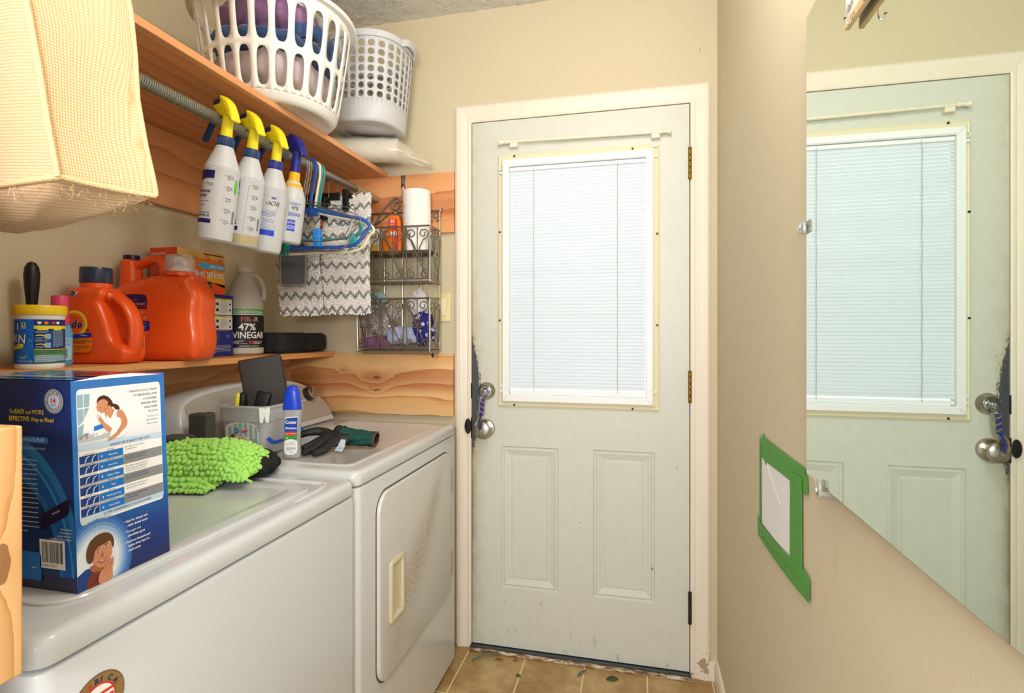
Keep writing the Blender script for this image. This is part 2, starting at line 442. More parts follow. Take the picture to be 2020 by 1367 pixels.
mb.box((DX0, YB-.004, 0), (CL-.001, YB+.12, DZ1)); mb.box((CR+.001, YB-.004, 0), (DX1, YB+.12, DZ1)); mb.box((DX0, YB-.004, CT+.001), (DX1, YB+.12, DZ1))
mb.use(mat('weather_strip', (60, 48, 38), .8))
mb.box((CL-.001, YB+.038, .02), (CL+.012, YB+.06, CT)); mb.box((CR-.012, YB+.038, .02), (CR+.001, YB+.06, CT)); mb.box((CL, YB+.038, CT-.012), (CR, YB+.06, CT+.001))
struct(mb.build('trim_4'))
# threshold, worn wood
m = mat('worn_threshold', (190, 170, 140), .8); g = G(m); src, o = g.xyz(True)
n = g.noise(g.comb(g.math('MULTIPLY', o[0], 14), g.math('MULTIPLY', o[1], 60), g.math('MULTIPLY', o[2], 60)), 1.5, 6, .7)
g.color(g.ramp(n, [(.38, srgb(90, 62, 40)), (.5, srgb(160, 128, 96)), (.6, srgb(226, 214, 192))])); g.bump(n, .8, .003)
mb = MB().use(m); mb.rbox((CL-.002, 2.005, 0), (CR+.002, YB+.12, .013), .003)
mb.use(mat('threshold_metal', (95, 100, 108), .35, .9)); mb.box((CL, 2.014, .013), (CR, 2.075, .0165))
struct(mb.build('trim_5'))

# ------------------------------------------------------------------ door slab
M_door = mat('door_paint', (214, 214, 200), .42)
g = G(M_door); src, o = g.xyz(True)
x, z = o[0], o[2]
fine = g.noise(g.comb(g.math('MULTIPLY', x, 120), 0, g.math('MULTIPLY', z, 55)), 1.3, 6, .75)
med = g.noise(g.comb(g.math('MULTIPLY', x, 26), 0, g.math('MULTIPLY', z, 14)), 1.3, 4, .6)
dx = g.math('SUBTRACT', x, -.643)                         # distance from the lock edge
near = g.math('POWER', 2.718, g.math('MULTIPLY', dx, -22))
zz = g.math('SUBTRACT', z, .99); zb = g.math('POWER', 2.718, g.math('MULTIPLY', g.math('MULTIPLY', zz, zz), -14))
wear = g.math('MULTIPLY', near, zb)
worn = g.math('GREATER_THAN', g.math('ADD', g.math('MULTIPLY', wear, .80), g.math('MULTIPLY', fine, .75)), .74)
c = g.mix(g.math('MULTIPLY', g.math('SUBTRACT', med, .35), .5), srgb(214, 216, 206), srgb(192, 188, 162))
yel = g.math('MULTIPLY', g.math('POWER', near, 1.6), g.math('MULTIPLY', med, g.math('ADD', zb, .55)))
c = g.mix(g.math('MINIMUM', yel, .8), c, srgb(170, 140, 80))
edge = g.math('MULTIPLY', g.math('POWER', 2.718, g.math('MULTIPLY', dx, -75)), g.math('MULTIPLY', g.math('ADD', med, .3), g.math('POWER', 2.718, g.math('MULTIPLY', g.math('POWER', g.math('ABSOLUTE', g.math('SUBTRACT', z, .55)), 2), -3.5))))
c = g.mix(g.math('MINIMUM', edge, .85), c, srgb(120, 90, 48))
low = g.math('MULTIPLY', g.math('GREATER_THAN', g.math('ADD', med, g.math('MULTIPLY', z, -.22)), .635), .35)
c = g.mix(low, c, srgb(150, 130, 90))
sc = g.noise(g.comb(g.math('MULTIPLY', x, 34), 0, g.math('MULTIPLY', z, 34)), 1.0, 2)
c = g.mix(g.math('MULTIPLY', g.math('GREATER_THAN', sc, .765), .8), c, srgb(96, 98, 82))
c = g.mix(worn, c, srgb(74, 76, 80)); g.color(c)
SX0, SX1, SZ0, SZ1, SY = -.640, .172, .0195, 2.052, 2.035
PAN = [(-.523, .248, -.300, .795), (-.169, .250, .053, .797)]
WIN = (-.50, .985, .036, 1.880)
mb = MB().use(M_door)
xs = sorted({SX0, SX1, PAN[0][0], PAN[0][2], PAN[1][0], PAN[1][2], WIN[0], WIN[2]})
zs = sorted({SZ0, SZ1, PAN[0][1], PAN[0][3], PAN[1][1], PAN[1][3], WIN[1], WIN[3]})
def inside(cx, cz, R): return R[0] < cx < R[2] and R[1] < cz < R[3]
for yy, flip in ((SY, 0), (SY+.044, 1)):
    for i in range(len(xs)-1):
        for j in range(len(zs)-1):
            cx, cz = (xs[i]+xs[i+1])/2, (zs[j]+zs[j+1])/2
            if inside(cx, cz, WIN): continue
            if not flip and any(inside(cx, cz, p) for p in PAN): continue
            mb.add([(xs[i], yy, zs[j]), (xs[i+1], yy, zs[j]), (xs[i+1], yy, zs[j+1]), (xs[i], yy, zs[j+1])], [(0, 1, 2, 3)])
for (a, b, c_, d) in ((SX0, SZ0, SX1, SZ1), WIN):
    for (p, q) in (((a, b), (c_, b)), ((c_, b), (c_, d)), ((c_, d), (a, d)), ((a, d), (a, b))):
        mb.add([(p[0], SY, p[1]), (q[0], SY, q[1]), (q[0], SY+.044, q[1]), (p[0], SY+.044, p[1])], [(0, 1, 2, 3)])
for R in PAN:                                             # embossed panels: groove, slope, raised field
    prof = [(0, 0), (.004, .006), (.009, .006), (.013, .002), (.036, .0085), (.041, .0085), (.043, .005)]
    rs = []
    for ins, dp in prof: rs.append([Vector((R[0]+ins, SY+dp, R[1]+ins)), Vector((R[2]-ins, SY+dp, R[1]+ins)), Vector((R[2]-ins, SY+dp, R[3]-ins)), Vector((R[0]+ins, SY+dp, R[3]-ins))])
    mb.rings(rs, cap0=False, cap1=True)
door = mb.build('door_1', fix=False); struct(door); door['label'] = 'pale grey-green exterior door with a blind in its window and two embossed panels'
def dpart(mb, name, label=None, **k):
    o = mb.build(name, door, **k)
    if label: o['label'] = label
    return o
# cream lite surround
M_cream = mat('cream_surround', (232, 224, 192), .45)
WS = (-.533, .949, .070, 1.916)
def frame(mb, R, prof, y0=SY):
    rs = [[Vector((R[0]+i, y0-h, R[1]+i)), Vector((R[2]-i, y0-h, R[1]+i)), Vector((R[2]-i, y0-h, R[3]-i)), Vector((R[0]+i, y0-h, R[3]-i))] for i, h in prof]
    mb.rings(rs, False, False); return mb
dpart(frame(MB().use(M_cream), WS, [(0, 0), (0, .006), (.006, .010), (.010, .008), (.020, .012), (.028, .010), (.034, -.002)]), 'window_surround', 'cream moulded surround of the door window')
for (sx, sz) in ((-.468, 1.909), (-.026, 1.903), (-.526, 1.62), (.061, 1.59), (-.526, 1.28), (.061, 1.26), (-.468, .956), (-.026, .955)):
    dpart(MB().use(I_black).lathe([(.004, 0), (.004, .003)], M=Matrix.Translation((sx, SY-.0095, sz)) @ Matrix.Rotation(PI/2, 4, 'X'), seg=10), 'screw_hole')
# add-on blind in a white frame
BF = (-.512, .971, .046, 1.892)
M_frame = mat('blind_frame_white', (243, 245, 246), .35)
dpart(frame(MB().use(M_frame), BF, [(0, -.002), (0, .024), (.002, .026), (.022, .026), (.026, .022), (.026, -.002)]), 'blind_frame', 'bright white frame of the enclosed blind')
mbm = MB().use(mat('frame_mitre', (190, 190, 188), .5))
for (cx, cz, sx, sz) in ((BF[0], BF[3], 1, -1), (BF[2], BF[3], -1, -1), (BF[0], BF[1], 1, 1), (BF[2], BF[1], -1, 1)):
    mbm.tube([(cx+sx*.002, SY-.0262, cz+sz*.002), (cx+sx*.022, SY-.0262, cz+sz*.022)], .0005, 4)
dpart(mbm, 'mitre_line')
BI = (BF[0]+.026, BF[1]+.026, BF[2]-.026, BF[3]-.026)
slat_m = mat('blind_slat', (246, 248, 250), .4)
b = slat_m.node_tree.nodes['Principled BSDF']
nt = slat_m.node_tree; tl = nt.nodes.new('ShaderNodeBsdfTranslucent'); tl.inputs[0].default_value = srgb(236, 246, 252)
ms = nt.nodes.new('ShaderNodeMixShader'); ms.inputs[0].default_value = .45
nt.links.new(b.outputs[0], ms.inputs[1]); nt.links.new(tl.outputs[0], ms.inputs[2]); nt.links.new(ms.outputs[0], nt.nodes['Material Output'].inputs[0])
mb = MB().use(slat_m, True)
pitch = .0128; z = BI[1]+.03; k = 0
while z < BI[3]-.012:
    tilt = 61+3*math.sin(k*.6)+random.Random(k).uniform(-2, 2); ca, sa = math.cos(math.radians(tilt)), math.sin(math.radians(tilt)); w = .0075
    rs = []
    for s_ in (-1, -.33, .33, 1):
        cr = .0012*(1-s_*s_)
        rs.append([Vector((BI[0]+.002, SY-.008+s_*w*ca-cr*sa, z+s_*w*sa)), Vector((BI[2]-.002, SY-.008+s_*w*ca-cr*sa, z+s_*w*sa))])
    n = 2; vs = [p for r in rs for p in r]
    mb.add(vs, [(2*i, 2*i+1, 2*i+3, 2*i+2) for i in range(3)]); z += pitch; k += 1
dpart(mb, 'blind_slats', fix=False)
dpart(MB().use(M_frame).rbox((BI[0]+.001, SY-.016, BI[3]-.016), (BI[2]-.001, SY-.001, BI[3]-.002), .002), 'head_rail')
dpart(MB().use(M_frame).rbox((BI[0]+.002, SY-.015, BI[1]+.004), (BI[2]-.002, SY-.002, BI[1]+.016), .002), 'bottom_rail')
mcord = mat('blind_cord', (170, 165, 155), .8)
for cx in (-.391, -.080):
    dpart(MB().use(mcord).tube([(cx+.0006*math.sin(i*1.3), SY-.0185, BI[1]+.012+(BI[3]-BI[1]-.02)*i/40) for i in range(41)], .0009, 5), 'ladder_cord')
M_glass = mat('clear_glass', (245, 250, 250), .0, trans=1.0, ior=1.45)
dpart(MB().use(M_glass).box((WIN[0]-.0, SY+.018, WIN[1]), (WIN[2], SY+.022, WIN[3])), 'window_pane')
dpart(MB().use(M_chrome).tube([(-.520+.007*math.cos(a*PI/8), SY-.016, 1.862+.008*math.sin(a*PI/8)) for a in range(16)], .0009, 5, closed=True), 'blind_ring')
for (px, pz, s_) in ((-.518, 1.845, 1), (.056, 1.868, 1), (.054, 1.905, 1.6), (-.516, 1.03, 1), (-.516, 1.01, 1), (.055, 1.02, 1)):
    dpart(MB().use(M_white).rbox((px-.005*s_, SY-.022, pz-.004), (px+.005*s_, SY-.009, pz+.004), .001), 'frame_clip')
# hinges
for zc in (1.836, 1.038, .2485):
    mb = MB().use(M_brass if zc > .5 else mat('dark_hinge', (70, 60, 50), .5, .8), True)
    hx = .1738
    for k in range(5):
        a = zc-.055+k*.022; mb.lathe([(.0055, 0), (.0062, .001), (.0062, .0195), (.0055, .0205)], (hx, SY-.006, a), 12)
    mb.lathe([(.004, -.004), (.0065, 0), (.0065, .003)], (hx, SY-.006, zc+.056), 12)
    dpart(mb, 'hinge')
# lock side: latch plates on the frame, deadbolt and knob
dpart(MB().use(mat('dark_strike', (40, 34, 30), .5, .5)).box((CL-.002, SY-.001, .975), (CL+.003, SY+.03, 1.035)).box((CL-.002, SY-.001, .82), (CL+.003, SY+.03, .90)), 'strike_plate')
RX = lambda x, z, y=SY: Matrix.Translation((x, y, z)) @ Matrix.Rotation(PI/2, 4, 'X')
mb = MB().use(M_nickel, True)
mb.lathe([(.034, 0), (.034, .003), (.032, .006), (.026, .016), (.024, .020), (.018, .020)], M=RX(-.580, 1.007), seg=40)
mb.use(M_chrome).lathe([(.021, .019), (.021, .023), (.018, .0235), (.0175, .021), (.012, .0205)], M=RX(-.580, 1.007), seg=32)
mb.lathe([(.013, .020), (.012, .0255), (.002, .026)], M=RX(-.580, 1.007), seg=24)
dpart(mb, 'deadbolt', 'satin nickel keyed deadbolt')
mb = MB().use(M_nickel, True)
mb.lathe([(.036, 0), (.036, .004), (.033, .010), (.020, .013), (.0155, .016), (.0145, .028), (.016, .034), (.024, .040), (.031, .047), (.033, .055), (.031, .061), (.026, .064), (.008, .0655), (.006, .0635), (.0, .0635)], M=RX(-.583, .861), seg=48)
dpart(mb, 'door_knob', 'satin nickel round knob')
# dark escutcheon seen on the frame beside the knob
dpart(MB().use(M_black, True).lathe([(.03, 0), (.028, .004), (0, .005)], M=Matrix.Translation((CL-.010, SY-.012, .868)) @ Matrix.Rotation(PI/2, 4, 'X'), seg=24, sx=.45), 'door_bumper', 'dark round bumper at the lock edge')
# ================================================================== BOARDS, SHELVES, ROD
def board(name, a, b, m, label, cat, group=None, r=.002):
    o = MB().use(m, False).rbox(a, b, r, 2).build(name); return tag(o, label, cat, group)
XBL = XL+.02; YBB = YB-.02
board('support_board', (XL+.0005, .41, 1.628), (XBL, YBB-.0005, 1.864), M_wood_left, 'long orange fir board on the left wall under the high shelf', 'board')
board('support_board', (XL+.0005, YBB, 1.628), (-.712, YB-.0005, 1.866), M_wood_up, 'orange fir board on the back wall behind the end of the metal rod', 'board')
board('support_board', (XL+.0005, .41, .905), (XBL, YBB-.0005, 1.135), M_wood_lowl, 'fir board on the left wall in shadow beneath the low shelf', 'board')
board('support_board', (XL+.0005, YBB, .902), (-.716, YB-.0005, 1.148), M_wood_low, 'pale knotty fir board on the back wall just above the dryer', 'board')
board('support_board', (XL+.0005, .3635, .905), (-.580, .402, 1.145), M_wood_near, 'sawn pale board end with vertical grain at the left front of the washer', 'board')
board('high_shelf', (XL+.0005, .365, 1.865), (-1.0, YB-.0215, 1.884), M_wood_shelf2, 'long orange wooden shelf carrying the laundry basket and hamper', 'shelf')
# the front edge of the two shelves shows straight grain, their flat faces the broad one
board('low_shelf', (XL+.0005, .41, 1.136), (-1.235, YBB-.0005, 1.155), M_wood_shelf, 'narrow orange wooden shelf carrying the detergent jugs and vinegar', 'shelf')
# clothes rod
rod = thing('clothes_rod', 'galvanised metal rod with coiled ribbing under the high shelf', 'rod', (-1.043, 1.2, 1.775))
ZR, RR = 1.775, .0125
mb = MB().use(M_zinc, True).tube([(-1.043, .366, ZR), (-1.043, YBB-.003, ZR)], RR, 24); mb.build('rod_tube', rod)
m = mat('rod_coil', (168, 168, 156), .38, .75)
mb = MB().use(m, True); path = []; y = .37; a = 0
while y < 1.62:
    path.append((-1.043+(RR+.0012)*math.cos(a), y, ZR+(RR+.0012)*math.sin(a))); a += 2*PI/12; y += .0058/12
mb.tube(path, .0022, 5); mb.build('rod_coil', rod)
mb = MB().use(mat('rod_end_wrap', (176, 150, 112), .7), True); mb.tube([(-1.043, 1.86, ZR), (-1.043, YBB-.002, ZR)], .0155, 24); mb.build('end_sleeve', rod)

# ================================================================== WASHER AND DRYER
M_enamel = mat('white_enamel', (206, 208, 211), .22, coat=.3)
M_enamel_d = mat('dryer_enamel', (208, 208, 207), .24, coat=.3)
# kitchen-grease smudge running diagonally over the dryer door
M_ddoor = mat('dryer_door_enamel', (216, 212, 204), .3); g = G(M_ddoor); src, o = g.xyz(True); y, z = o[1], o[2]
def blob(cy, cz, ry, rz, ang):
    ca, sa = math.cos(ang), math.sin(ang); dy = g.math('SUBTRACT', y, cy); dz = g.math('SUBTRACT', z, cz)
    a = g.math('ADD', g.math('MULTIPLY', dy, ca/ry), g.math('MULTIPLY', dz, sa/ry)); b = g.math('ADD', g.math('MULTIPLY', dy, -sa/rz), g.math('MULTIPLY', dz, ca/rz))
    return g.math('POWER', 2.718, g.math('MULTIPLY', g.math('ADD', g.math('MULTIPLY', a, a), g.math('MULTIPLY', b, b)), -1))
st = g.math('MAXIMUM', blob(1.66, .63, .17, .045, .95), g.math('MULTIPLY', blob(1.55, .53, .18, .075, .75), .95))
st = g.math('MAXIMUM', st, g.math('MULTIPLY', blob(1.42, .40, .10, .05, 1.2), .45))
st = g.math('MAXIMUM', st, g.math('MULTIPLY', blob(1.43, .5, .025, .11, 0), .4))
f1 = g.noise(g.comb(0, g.math('MULTIPLY', g.math('ADD', y, z), 60), g.math('MULTIPLY', g.math('SUBTRACT', z, y), 34)), 1.4, 6, .78); f2 = g.noise(src, 240, 2)
fm_ = g.math('MAXIMUM', g.math('MULTIPLY', g.math('SUBTRACT', g.math('ADD', f1, g.math('MULTIPLY', f2, .3)), .47), 3.2), .05)
st = g.math('MULTIPLY', st, fm_)
g.color(g.mix(g.math('MINIMUM', g.math('MAXIMUM', g.math('SUBTRACT', g.math('MULTIPLY', st, 1.1), .05), 0), .85), srgb(208, 206, 202), srgb(166, 142, 100)))

def machine(root, y0, y1, zt, zl, m, body='cabinet', top='top_panel'):
    x0, x1 = -1.365, -.675
    mb = MB().use(m, True)
    def rr(x0, y0, x1, y1, r, z): return [Vector((p[0], p[1], z)) for p in rrect(x0, y0, x1, y1, r, 6)]
    mb.rings([rr(x0, y0, x1, y1, .022, .02), rr(x0, y0, x1, y1, .022, zl-.010), rr(x0+.002, y0+.002, x1-.002, y1-.002, .020, zl-.005), rr(x0+.007, y0+.007, x1-.007, y1-.007, .016, zl-.0025)], cap0=True, cap1=True)
    mb.build(body, root)
    mb = MB().use(m, True)
    mb.rings([rr(x0+.006, y0+.006, x1-.006, y1-.006, .016, zl), rr(x0+.001, y0+.001, x1-.001, y1-.001, .024, zl+.003), rr(x0, y0, x1, y1, .026, zl+.007), rr(x0, y0, x1, y1, .026, zt-.014), rr(x0+.003, y0+.003, x1-.003, y1-.003, .024, zt-.006), rr(x0+.009, y0+.009, x1-.009, y1-.009, .02, zt-.0015), rr(x0+.018, y0+.018, x1-.018, y1-.018, .014, zt)], cap0=True, cap1=True)
    mb.build(top, root)
    for (fx, fy) in ((x1-.05, y0+.05), (x1-.05, y1-.05), (x0+.05, y0+.05), (x0+.05, y1-.05)):
        MB().use(M_black, True).lathe([(.014, 0), (.018, .004), (.018, .021)], (fx, fy, 0), 16).build('foot', root)
ZW, ZD = .877, .889
washer = thing('washing_machine', 'white top-loading washing machine nearest the camera with a round eagle sticker', 'washing machine', (-1.02, .843, 0))
machine(washer, .482, 1.204, ZW, .8385, M_enamel)
# lid
def lidloop(x0, y0, x1, y1, r, z): return [Vector((p[0], p[1], z)) for p in rrect(x0, y0, x1, y1, r, 6)]
mb = MB().use(M_enamel, True)
mb.rings([lidloop(-1.16, .545, -.722, 1.115, .05, ZW-.002), lidloop(-1.16, .545, -.722, 1.115, .05, ZW+.0035), lidloop(-1.158, .547, -.724, 1.113, .048, ZW+.0055), lidloop(-1.15, .555, -.732, 1.105, .04, ZW+.0065),
          lidloop(-1.12, .585, -.762, 1.075, .02, ZW+.0065), lidloop(-1.115, .59, -.767, 1.07, .018, ZW+.0045)], cap0=False)
lid = mb.build('lid', washer)
MB().use(M_enamel, True).tube(catmull([(-1.16, 1.14, ZW-.006), (-1.10, 1.141, ZW), (-.76, 1.147, ZW), (-.722, 1.135, ZW), (-.710, 1.10, ZW), (-.706, 1.03, ZW), (-.706, .99, ZW-.006)], 5), .0042, 8).build('lid_rim_bead', washer)
# round sticker on the washer front, cut by the frame of the photo
M_gold = mat('sticker_gold', (160, 132, 78), .35, .3)
pr = Print(face_map((-.6745, .5535, .7615), (0, 1, 0), (0, 0, 1), (1, 0, 0)))
pr.lay(0).disc(0, 0, .0365, mat('sticker_rim', (110, 70, 60), .5), n=40).lay(1).disc(0, 0, .0355, M_gold, n=40)
pr.lay(2).disc(0, 0, .0235, I_red, n=36).lay(3).disc(0, 0, .0215, I_white, n=36)
pr.lay(4); [pr.rect(-.02, -.0155+k*.0078, .02, -.0118+k*.0078, I_red) for k in range(4)]
pr.rect(-.018, -.003, 0, .012, I_navy)
for ch, deg in zip('AMERICA', (152, 132, 110, 92, 76, 55, 33)):
    a = math.radians(deg); pr.lay(3).text(ch, .0248*math.cos(a)-.0035*math.sin(a), .0248*math.sin(a)+.0035*math.cos(a), .0068, I_red if ch == 'E' else I_navy, bold=.03, rot=a-PI/2)
for ch, deg in zip('MADE IN', (205, 222, 239, 256, 268, 282, 298)):
    if ch != ' ':
        a = math.radians(deg); pr.lay(3).text(ch, .032*math.cos(a)+.0025*math.sin(a), .032*math.sin(a)-.0025*math.cos(a), .0055, I_navy, bold=.03, rot=a+PI/2)
pr.build('round_sticker', washer, label='round gold sticker reading AMERICA over a striped flag')

dryer = thing('clothes_dryer', 'white clothes dryer beside the door with a grease-smudged front door', 'clothes dryer', (-1.02, 1.58, 0))
machine(dryer, 1.212, 1.945, ZD, .851, M_enamel_d)
mb = MB().use(M_enamel_d, True)
mb.rings([lidloop(-1.10, 1.262, -.722, 1.90, .03, ZD-.001), lidloop(-1.10, 1.262, -.722, 1.90, .03, ZD+.0015), lidloop(-1.096, 1.266, -.726, 1.896, .028, ZD+.003), lidloop(-1.088, 1.274, -.734, 1.888, .022, ZD+.003), lidloop(-1.084, 1.278, -.738, 1.884, .02, ZD+.0005)], cap0=False)
mb.build('top_bead', dryer)
# door of the dryer
def xz(y0, z0, y1, z1, r, x): return [Vector((x, p[0], p[1])) for p in rrect(y0, z0, y1, z1, r, 8)]
mb = MB().use(M_ddoor, True)
mb.rings([xz(1.308, .292, 1.868, .805, .055, -.680), xz(1.308, .292, 1.868, .805, .055, -.669), xz(1.310, .294, 1.866, .803, .053, -.6655), xz(1.314, .298, 1.862, .799, .05, -.664)], cap0=False)
dd = mb.build('dryer_door', dryer, label=None) if False else mb.build('dryer_door', dryer)
dd['label'] = 'square dryer door with rounded corners and brown grease smudge'
mb = MB().use(mat('door_gap', (90, 86, 80), .7)); mb.rings([xz(1.303, .287, 1.873, .810, .06, -.6752), xz(1.303, .287, 1.873, .810, .06, -.6742)], cap0=False); mb.build('door_gasket', dryer)
M_handle = mat('handle_cream', (214, 202, 172), .4)
mb = MB().use(M_handle, True)
mb.rings([xz(1.362, .436, 1.448, .606, .01, -.665), xz(1.362, .436, 1.448, .606, .01, -.658), xz(1.365, .439, 1.445, .603, .009, -.6565), xz(1.372, .446, 1.438, .596, .008, -.6565), xz(1.378, .452, 1.432, .590, .008, -.6625), xz(1.39, .46, 1.42, .58, .008, -.6635)], cap0=False)
h = mb.build('pull_handle', dd); h['label'] = 'recessed cream pull handle'
MB().use(M_handle, True).rbox((-.6632, 1.386, .53), (-.6575, 1.405, .575), .002).build('finger_grip', dd) if False else None
for zc in (.695, .394):
    mb = MB().use(M_chrome, True); mb.rbox((-.6752, 1.871, zc-.042), (-.6685, 1.888, zc+.042), .0015)
    mb.lathe([(.004, 0), (.004, .084)], (-.668, 1.8745, zc-.042), 10); mb.build('hinge', dryer)
# control console with an arched outline
arch = [(1.222, .892), (1.224, .94), (1.230, .985), (1.245, 1.018), (1.275, 1.042), (1.33, 1.058), (1.42, 1.067), (1.54, 1.070), (1.66, 1.066), (1.74, 1.058), (1.80, 1.045), (1.85, 1.022), (1.89, .990), (1.918, .955), (1.934, .92), (1.938, .892)]
arch = [tuple(p)[:2] for p in catmull([(a, b, 0) for a, b in arch], 4)]
def console(root, dy=0, dz=0):
    fx = lambda z: -1.180-(z-.892)*.42
    ctr = (1.58, .96)
    def loop(ins, off, dx=0):
        out = []
        for (yy, z_) in arch:
            d = Vector((ctr[0]-yy, ctr[1]-z_)); k = ins/max(d.length, .01)
            y2, z2 = yy+d.x*k, max(z_+d.y*k, .892); out.append(Vector((fx(z2)+off+dx, y2+dy, z2+dz)))
        return out
    mb = MB().use(M_enamel, True)
    back = [Vector((-1.345, p.y, p.z)) for p in loop(.012, 0)]
    mb.rings([back, [Vector((-1.30, p.y, p.z)) for p in loop(0, 0)], loop(0, -.012), loop(.003, -.003), loop(.008, 0), loop(.014, -.001)], closed=True)
    cb = mb.build('console_body', root)
    # grey face inside the white rim
    n = 0; pts = []
    y0, y1, zb = 1.262, 1.928, .912
    pts = [(max(y0, min(y1, a)), b-.010) for a, b in arch if b-.010 > zb and a < 1.926]
    pts = [p for i, p in enumerate(pts) if i == 0 or p != pts[i-1]]
    face = [(y0+.004, zb)]+[p for p in pts if p[0] > y0+.002 or p[1] > .99][0:]+[(1.927, zb)]
    mb = MB().use(mat('console_grey', (176, 168, 158), .4)); mb.prism(face, lambda u, v, d: Vector((fx(v)+d, u+dy, v+dz)), .0004, .0024)
    fc = mb.build('control_panel', root); fc['label'] = 'warm grey control panel'
    for (ky, kz, r) in ((1.82, 1.000, .026), (1.56, 1.0, .030), (1.40, .99, .014)):
        nrm = Vector((1, 0, .42)).normalized(); M_ = Matrix.Translation((fx(kz)+.002, ky+dy, kz+dz)) @ nrm.to_track_quat('Z', 'Y').to_matrix().to_4x4()
        mb = MB().use(mat('knob_black', (48, 46, 44), .4), True).lathe([(r*1.05, 0), (r, .006), (r*.95, .022)], M=M_, seg=32)
        mb.use(M_nickel).lathe([(r*.95, .022), (r*.93, .026), (r*.8, .028), (0, .028)], M=M_, seg=32, cap0=False); mb.build('control_knob', root)
    pr = Print(lambda u, v, d: Vector((fx(v)+.0024+d, u+dy, v+dz)), gap=.0003)
    pr.ring(1.56, 1.0, .042, .0015, I_white); pr.build('dial_ring', root)
    for (a, b, w) in ((1.70, 1.035, .05), (1.87, 1.0, .02), (1.47, 1.02, .03), (1.47, 1.01, .025), (1.66, .99, .03)):
        pr = Print(lambda u, v, d: Vector((fx(v)+.0024+d, u+dy, v+dz)), gap=.0003); pr.rect(a, b, a+w, b+.0015, I_grey).build('panel_mark', root)
console(dryer)
console(washer, dy=-.734, dz=-.012)
# ================================================================== THINGS ON THE LOW SHELF
ZS = 1.1552
def offs(loop, d):
    """move a closed 2-D outline inwards by d (counter-clockwise or clockwise alike)"""
    n = len(loop); A = sum(loop[i][0]*loop[(i+1) % n][1]-loop[(i+1) % n][0]*loop[i][1] for i in range(n)); s = 1 if A > 0 else -1; out = []
    for i in range(n):
        a, b = loop[i-1], loop[(i+1) % n]; tx, ty = b[0]-a[0], b[1]-a[1]; L = math.hypot(tx, ty) or 1
        out.append((loop[i][0]-ty/L*d*s, loop[i][1]+tx/L*d*s))
    return out
def puff(mb, outer, f, t, r, hole=None, n=5, hr=None):
    """round-edged solid of thickness t grown from an outline with an optional hole; f(u,v,d)->3-D"""
    lay = []
    for k in range(n+1): a = PI/2*k/n; lay.append((-t/2+r*(1-math.sin(a)), r*(1-math.cos(a))))
    lay = [(-t/2+r*(1-math.cos(PI/2*k/n)), r*(1-math.sin(PI/2*k/n))) for k in range(n+1)]
    lay = lay+[(-d, i) for d, i in reversed(lay)]
    ro = [[f(u, v, d) for u, v in offs(outer, i)] for d, i in lay]
    mb.rings(ro, False, False)
    hl = []
    if hole:
        hr = hr or r
        hin = lambda i: offs(hole, -i*hr/r)
        rh = [[f(u, v, d) for u, v in hin(i)] for d, i in lay]; mb.rings(rh, False, False)
        hl = [[Vector((u, v, 0)) for u, v in hin(lay[0][1])]]
    for (d, i) in (lay[0], lay[-1]):
        o2 = offs(outer, i); tri = tessellate_polygon([[Vector((u, v, 0)) for u, v in o2]]+hl)
        mb.add([f(u, v, d) for u, v in o2]+([f(p.x, p.y, d) for p in hl[0]] if hl else []), [tuple(q) for q in tri])
    return mb
def smooth2(pts, n=4): return [(p.x, p.y) for p in catmull([(a, b, 0) for a, b in pts], n, closed=True)]
def cyl_map(c, r, phi): return lambda u, v, d: Vector((c[0]+(r+d)*math.cos(phi+u/r), c[1]+(r+d)*math.sin(phi+u/r), c[2]+v))

# dark bottle, cut by the left edge of the photo
t = thing('dark_bottle', 'dark purple bottle at the far left end of the low shelf', 'bottle', (-1.36, .862, ZS))
MB().use(mat('dark_purple_plastic', (38, 30, 48), .25), True).lathe([(.028, 0), (.032, .006), (.033, .07), (.031, .12), (.024, .16), (.014, .19), (.012, .20)], (-1.36, .852, ZS), 32).build('bottle_body', t)
MB().use(M_black, True).lathe([(.015, .198), (.015, .235), (.013, .24)], (-1.36, .852, ZS), 24).build('cap', t)
pr = Print(cyl_map((-1.36, .852, ZS), .0332, -.05), du=.006); pr.lay(0).rect(-.03, .02, .035, .10, mat('dark_label', (58, 62, 66), .4)).lay(1).rect(-.02, .07, .035, .074, I_grey).rect(-.02, .09, .03, .093, I_grey); pr.lines(-.02, .06, .05, 6, .006, I_grey, .002, 3)
pr.build('label', t)

# oxygen cleaner tub
TC = (-1.285, .9235, ZS); ph = math.atan2(-TC[1], -TC[0])
t = thing('stain_remover_tub', 'white tub with yellow lid and blue label reading 23', 'tub', TC)
MB().use(M_white, True).lathe([(.040, 0), (.0425, .004), (.0425, .010), (.0418, .012), (.0425, .108), (.0445, .112), (.0445, .120)], TC, 48).build('tub_body', t)
M_ylid = mat('yellow_lid', (245, 205, 30), .35)
MB().use(M_ylid, True).lathe([(.0465, .117), (.0475, .119), (.0475, .135), (.046, .138), (.042, .138), (.041, .136), (0, .136)], TC, 48).build('lid', t)
_c = cyl_map(TC, .0427, ph); pr = Print(lambda u, v, d: _c(u*.795, v*.955, d), du=.005); k_oxi = mat('label_blue', (20, 105, 205), .3)
pr.lay(0).rect(-.078, .013, .078, .112, k_oxi)
pr.lay(1).rect(-.012, .045, .078, .112, I_navy).rect(-.012, .013, .078, .032, mat('label_sky', (50, 140, 190), .35)).rect(-.012, .032, .078, .044, mat('label_green', (80, 140, 60), .4)).rect(-.012, .044, .078, .0455, I_yellow)
pr.rect(-.012, .013, .078, .0165, mat('label_green', (80, 140, 60), .4))
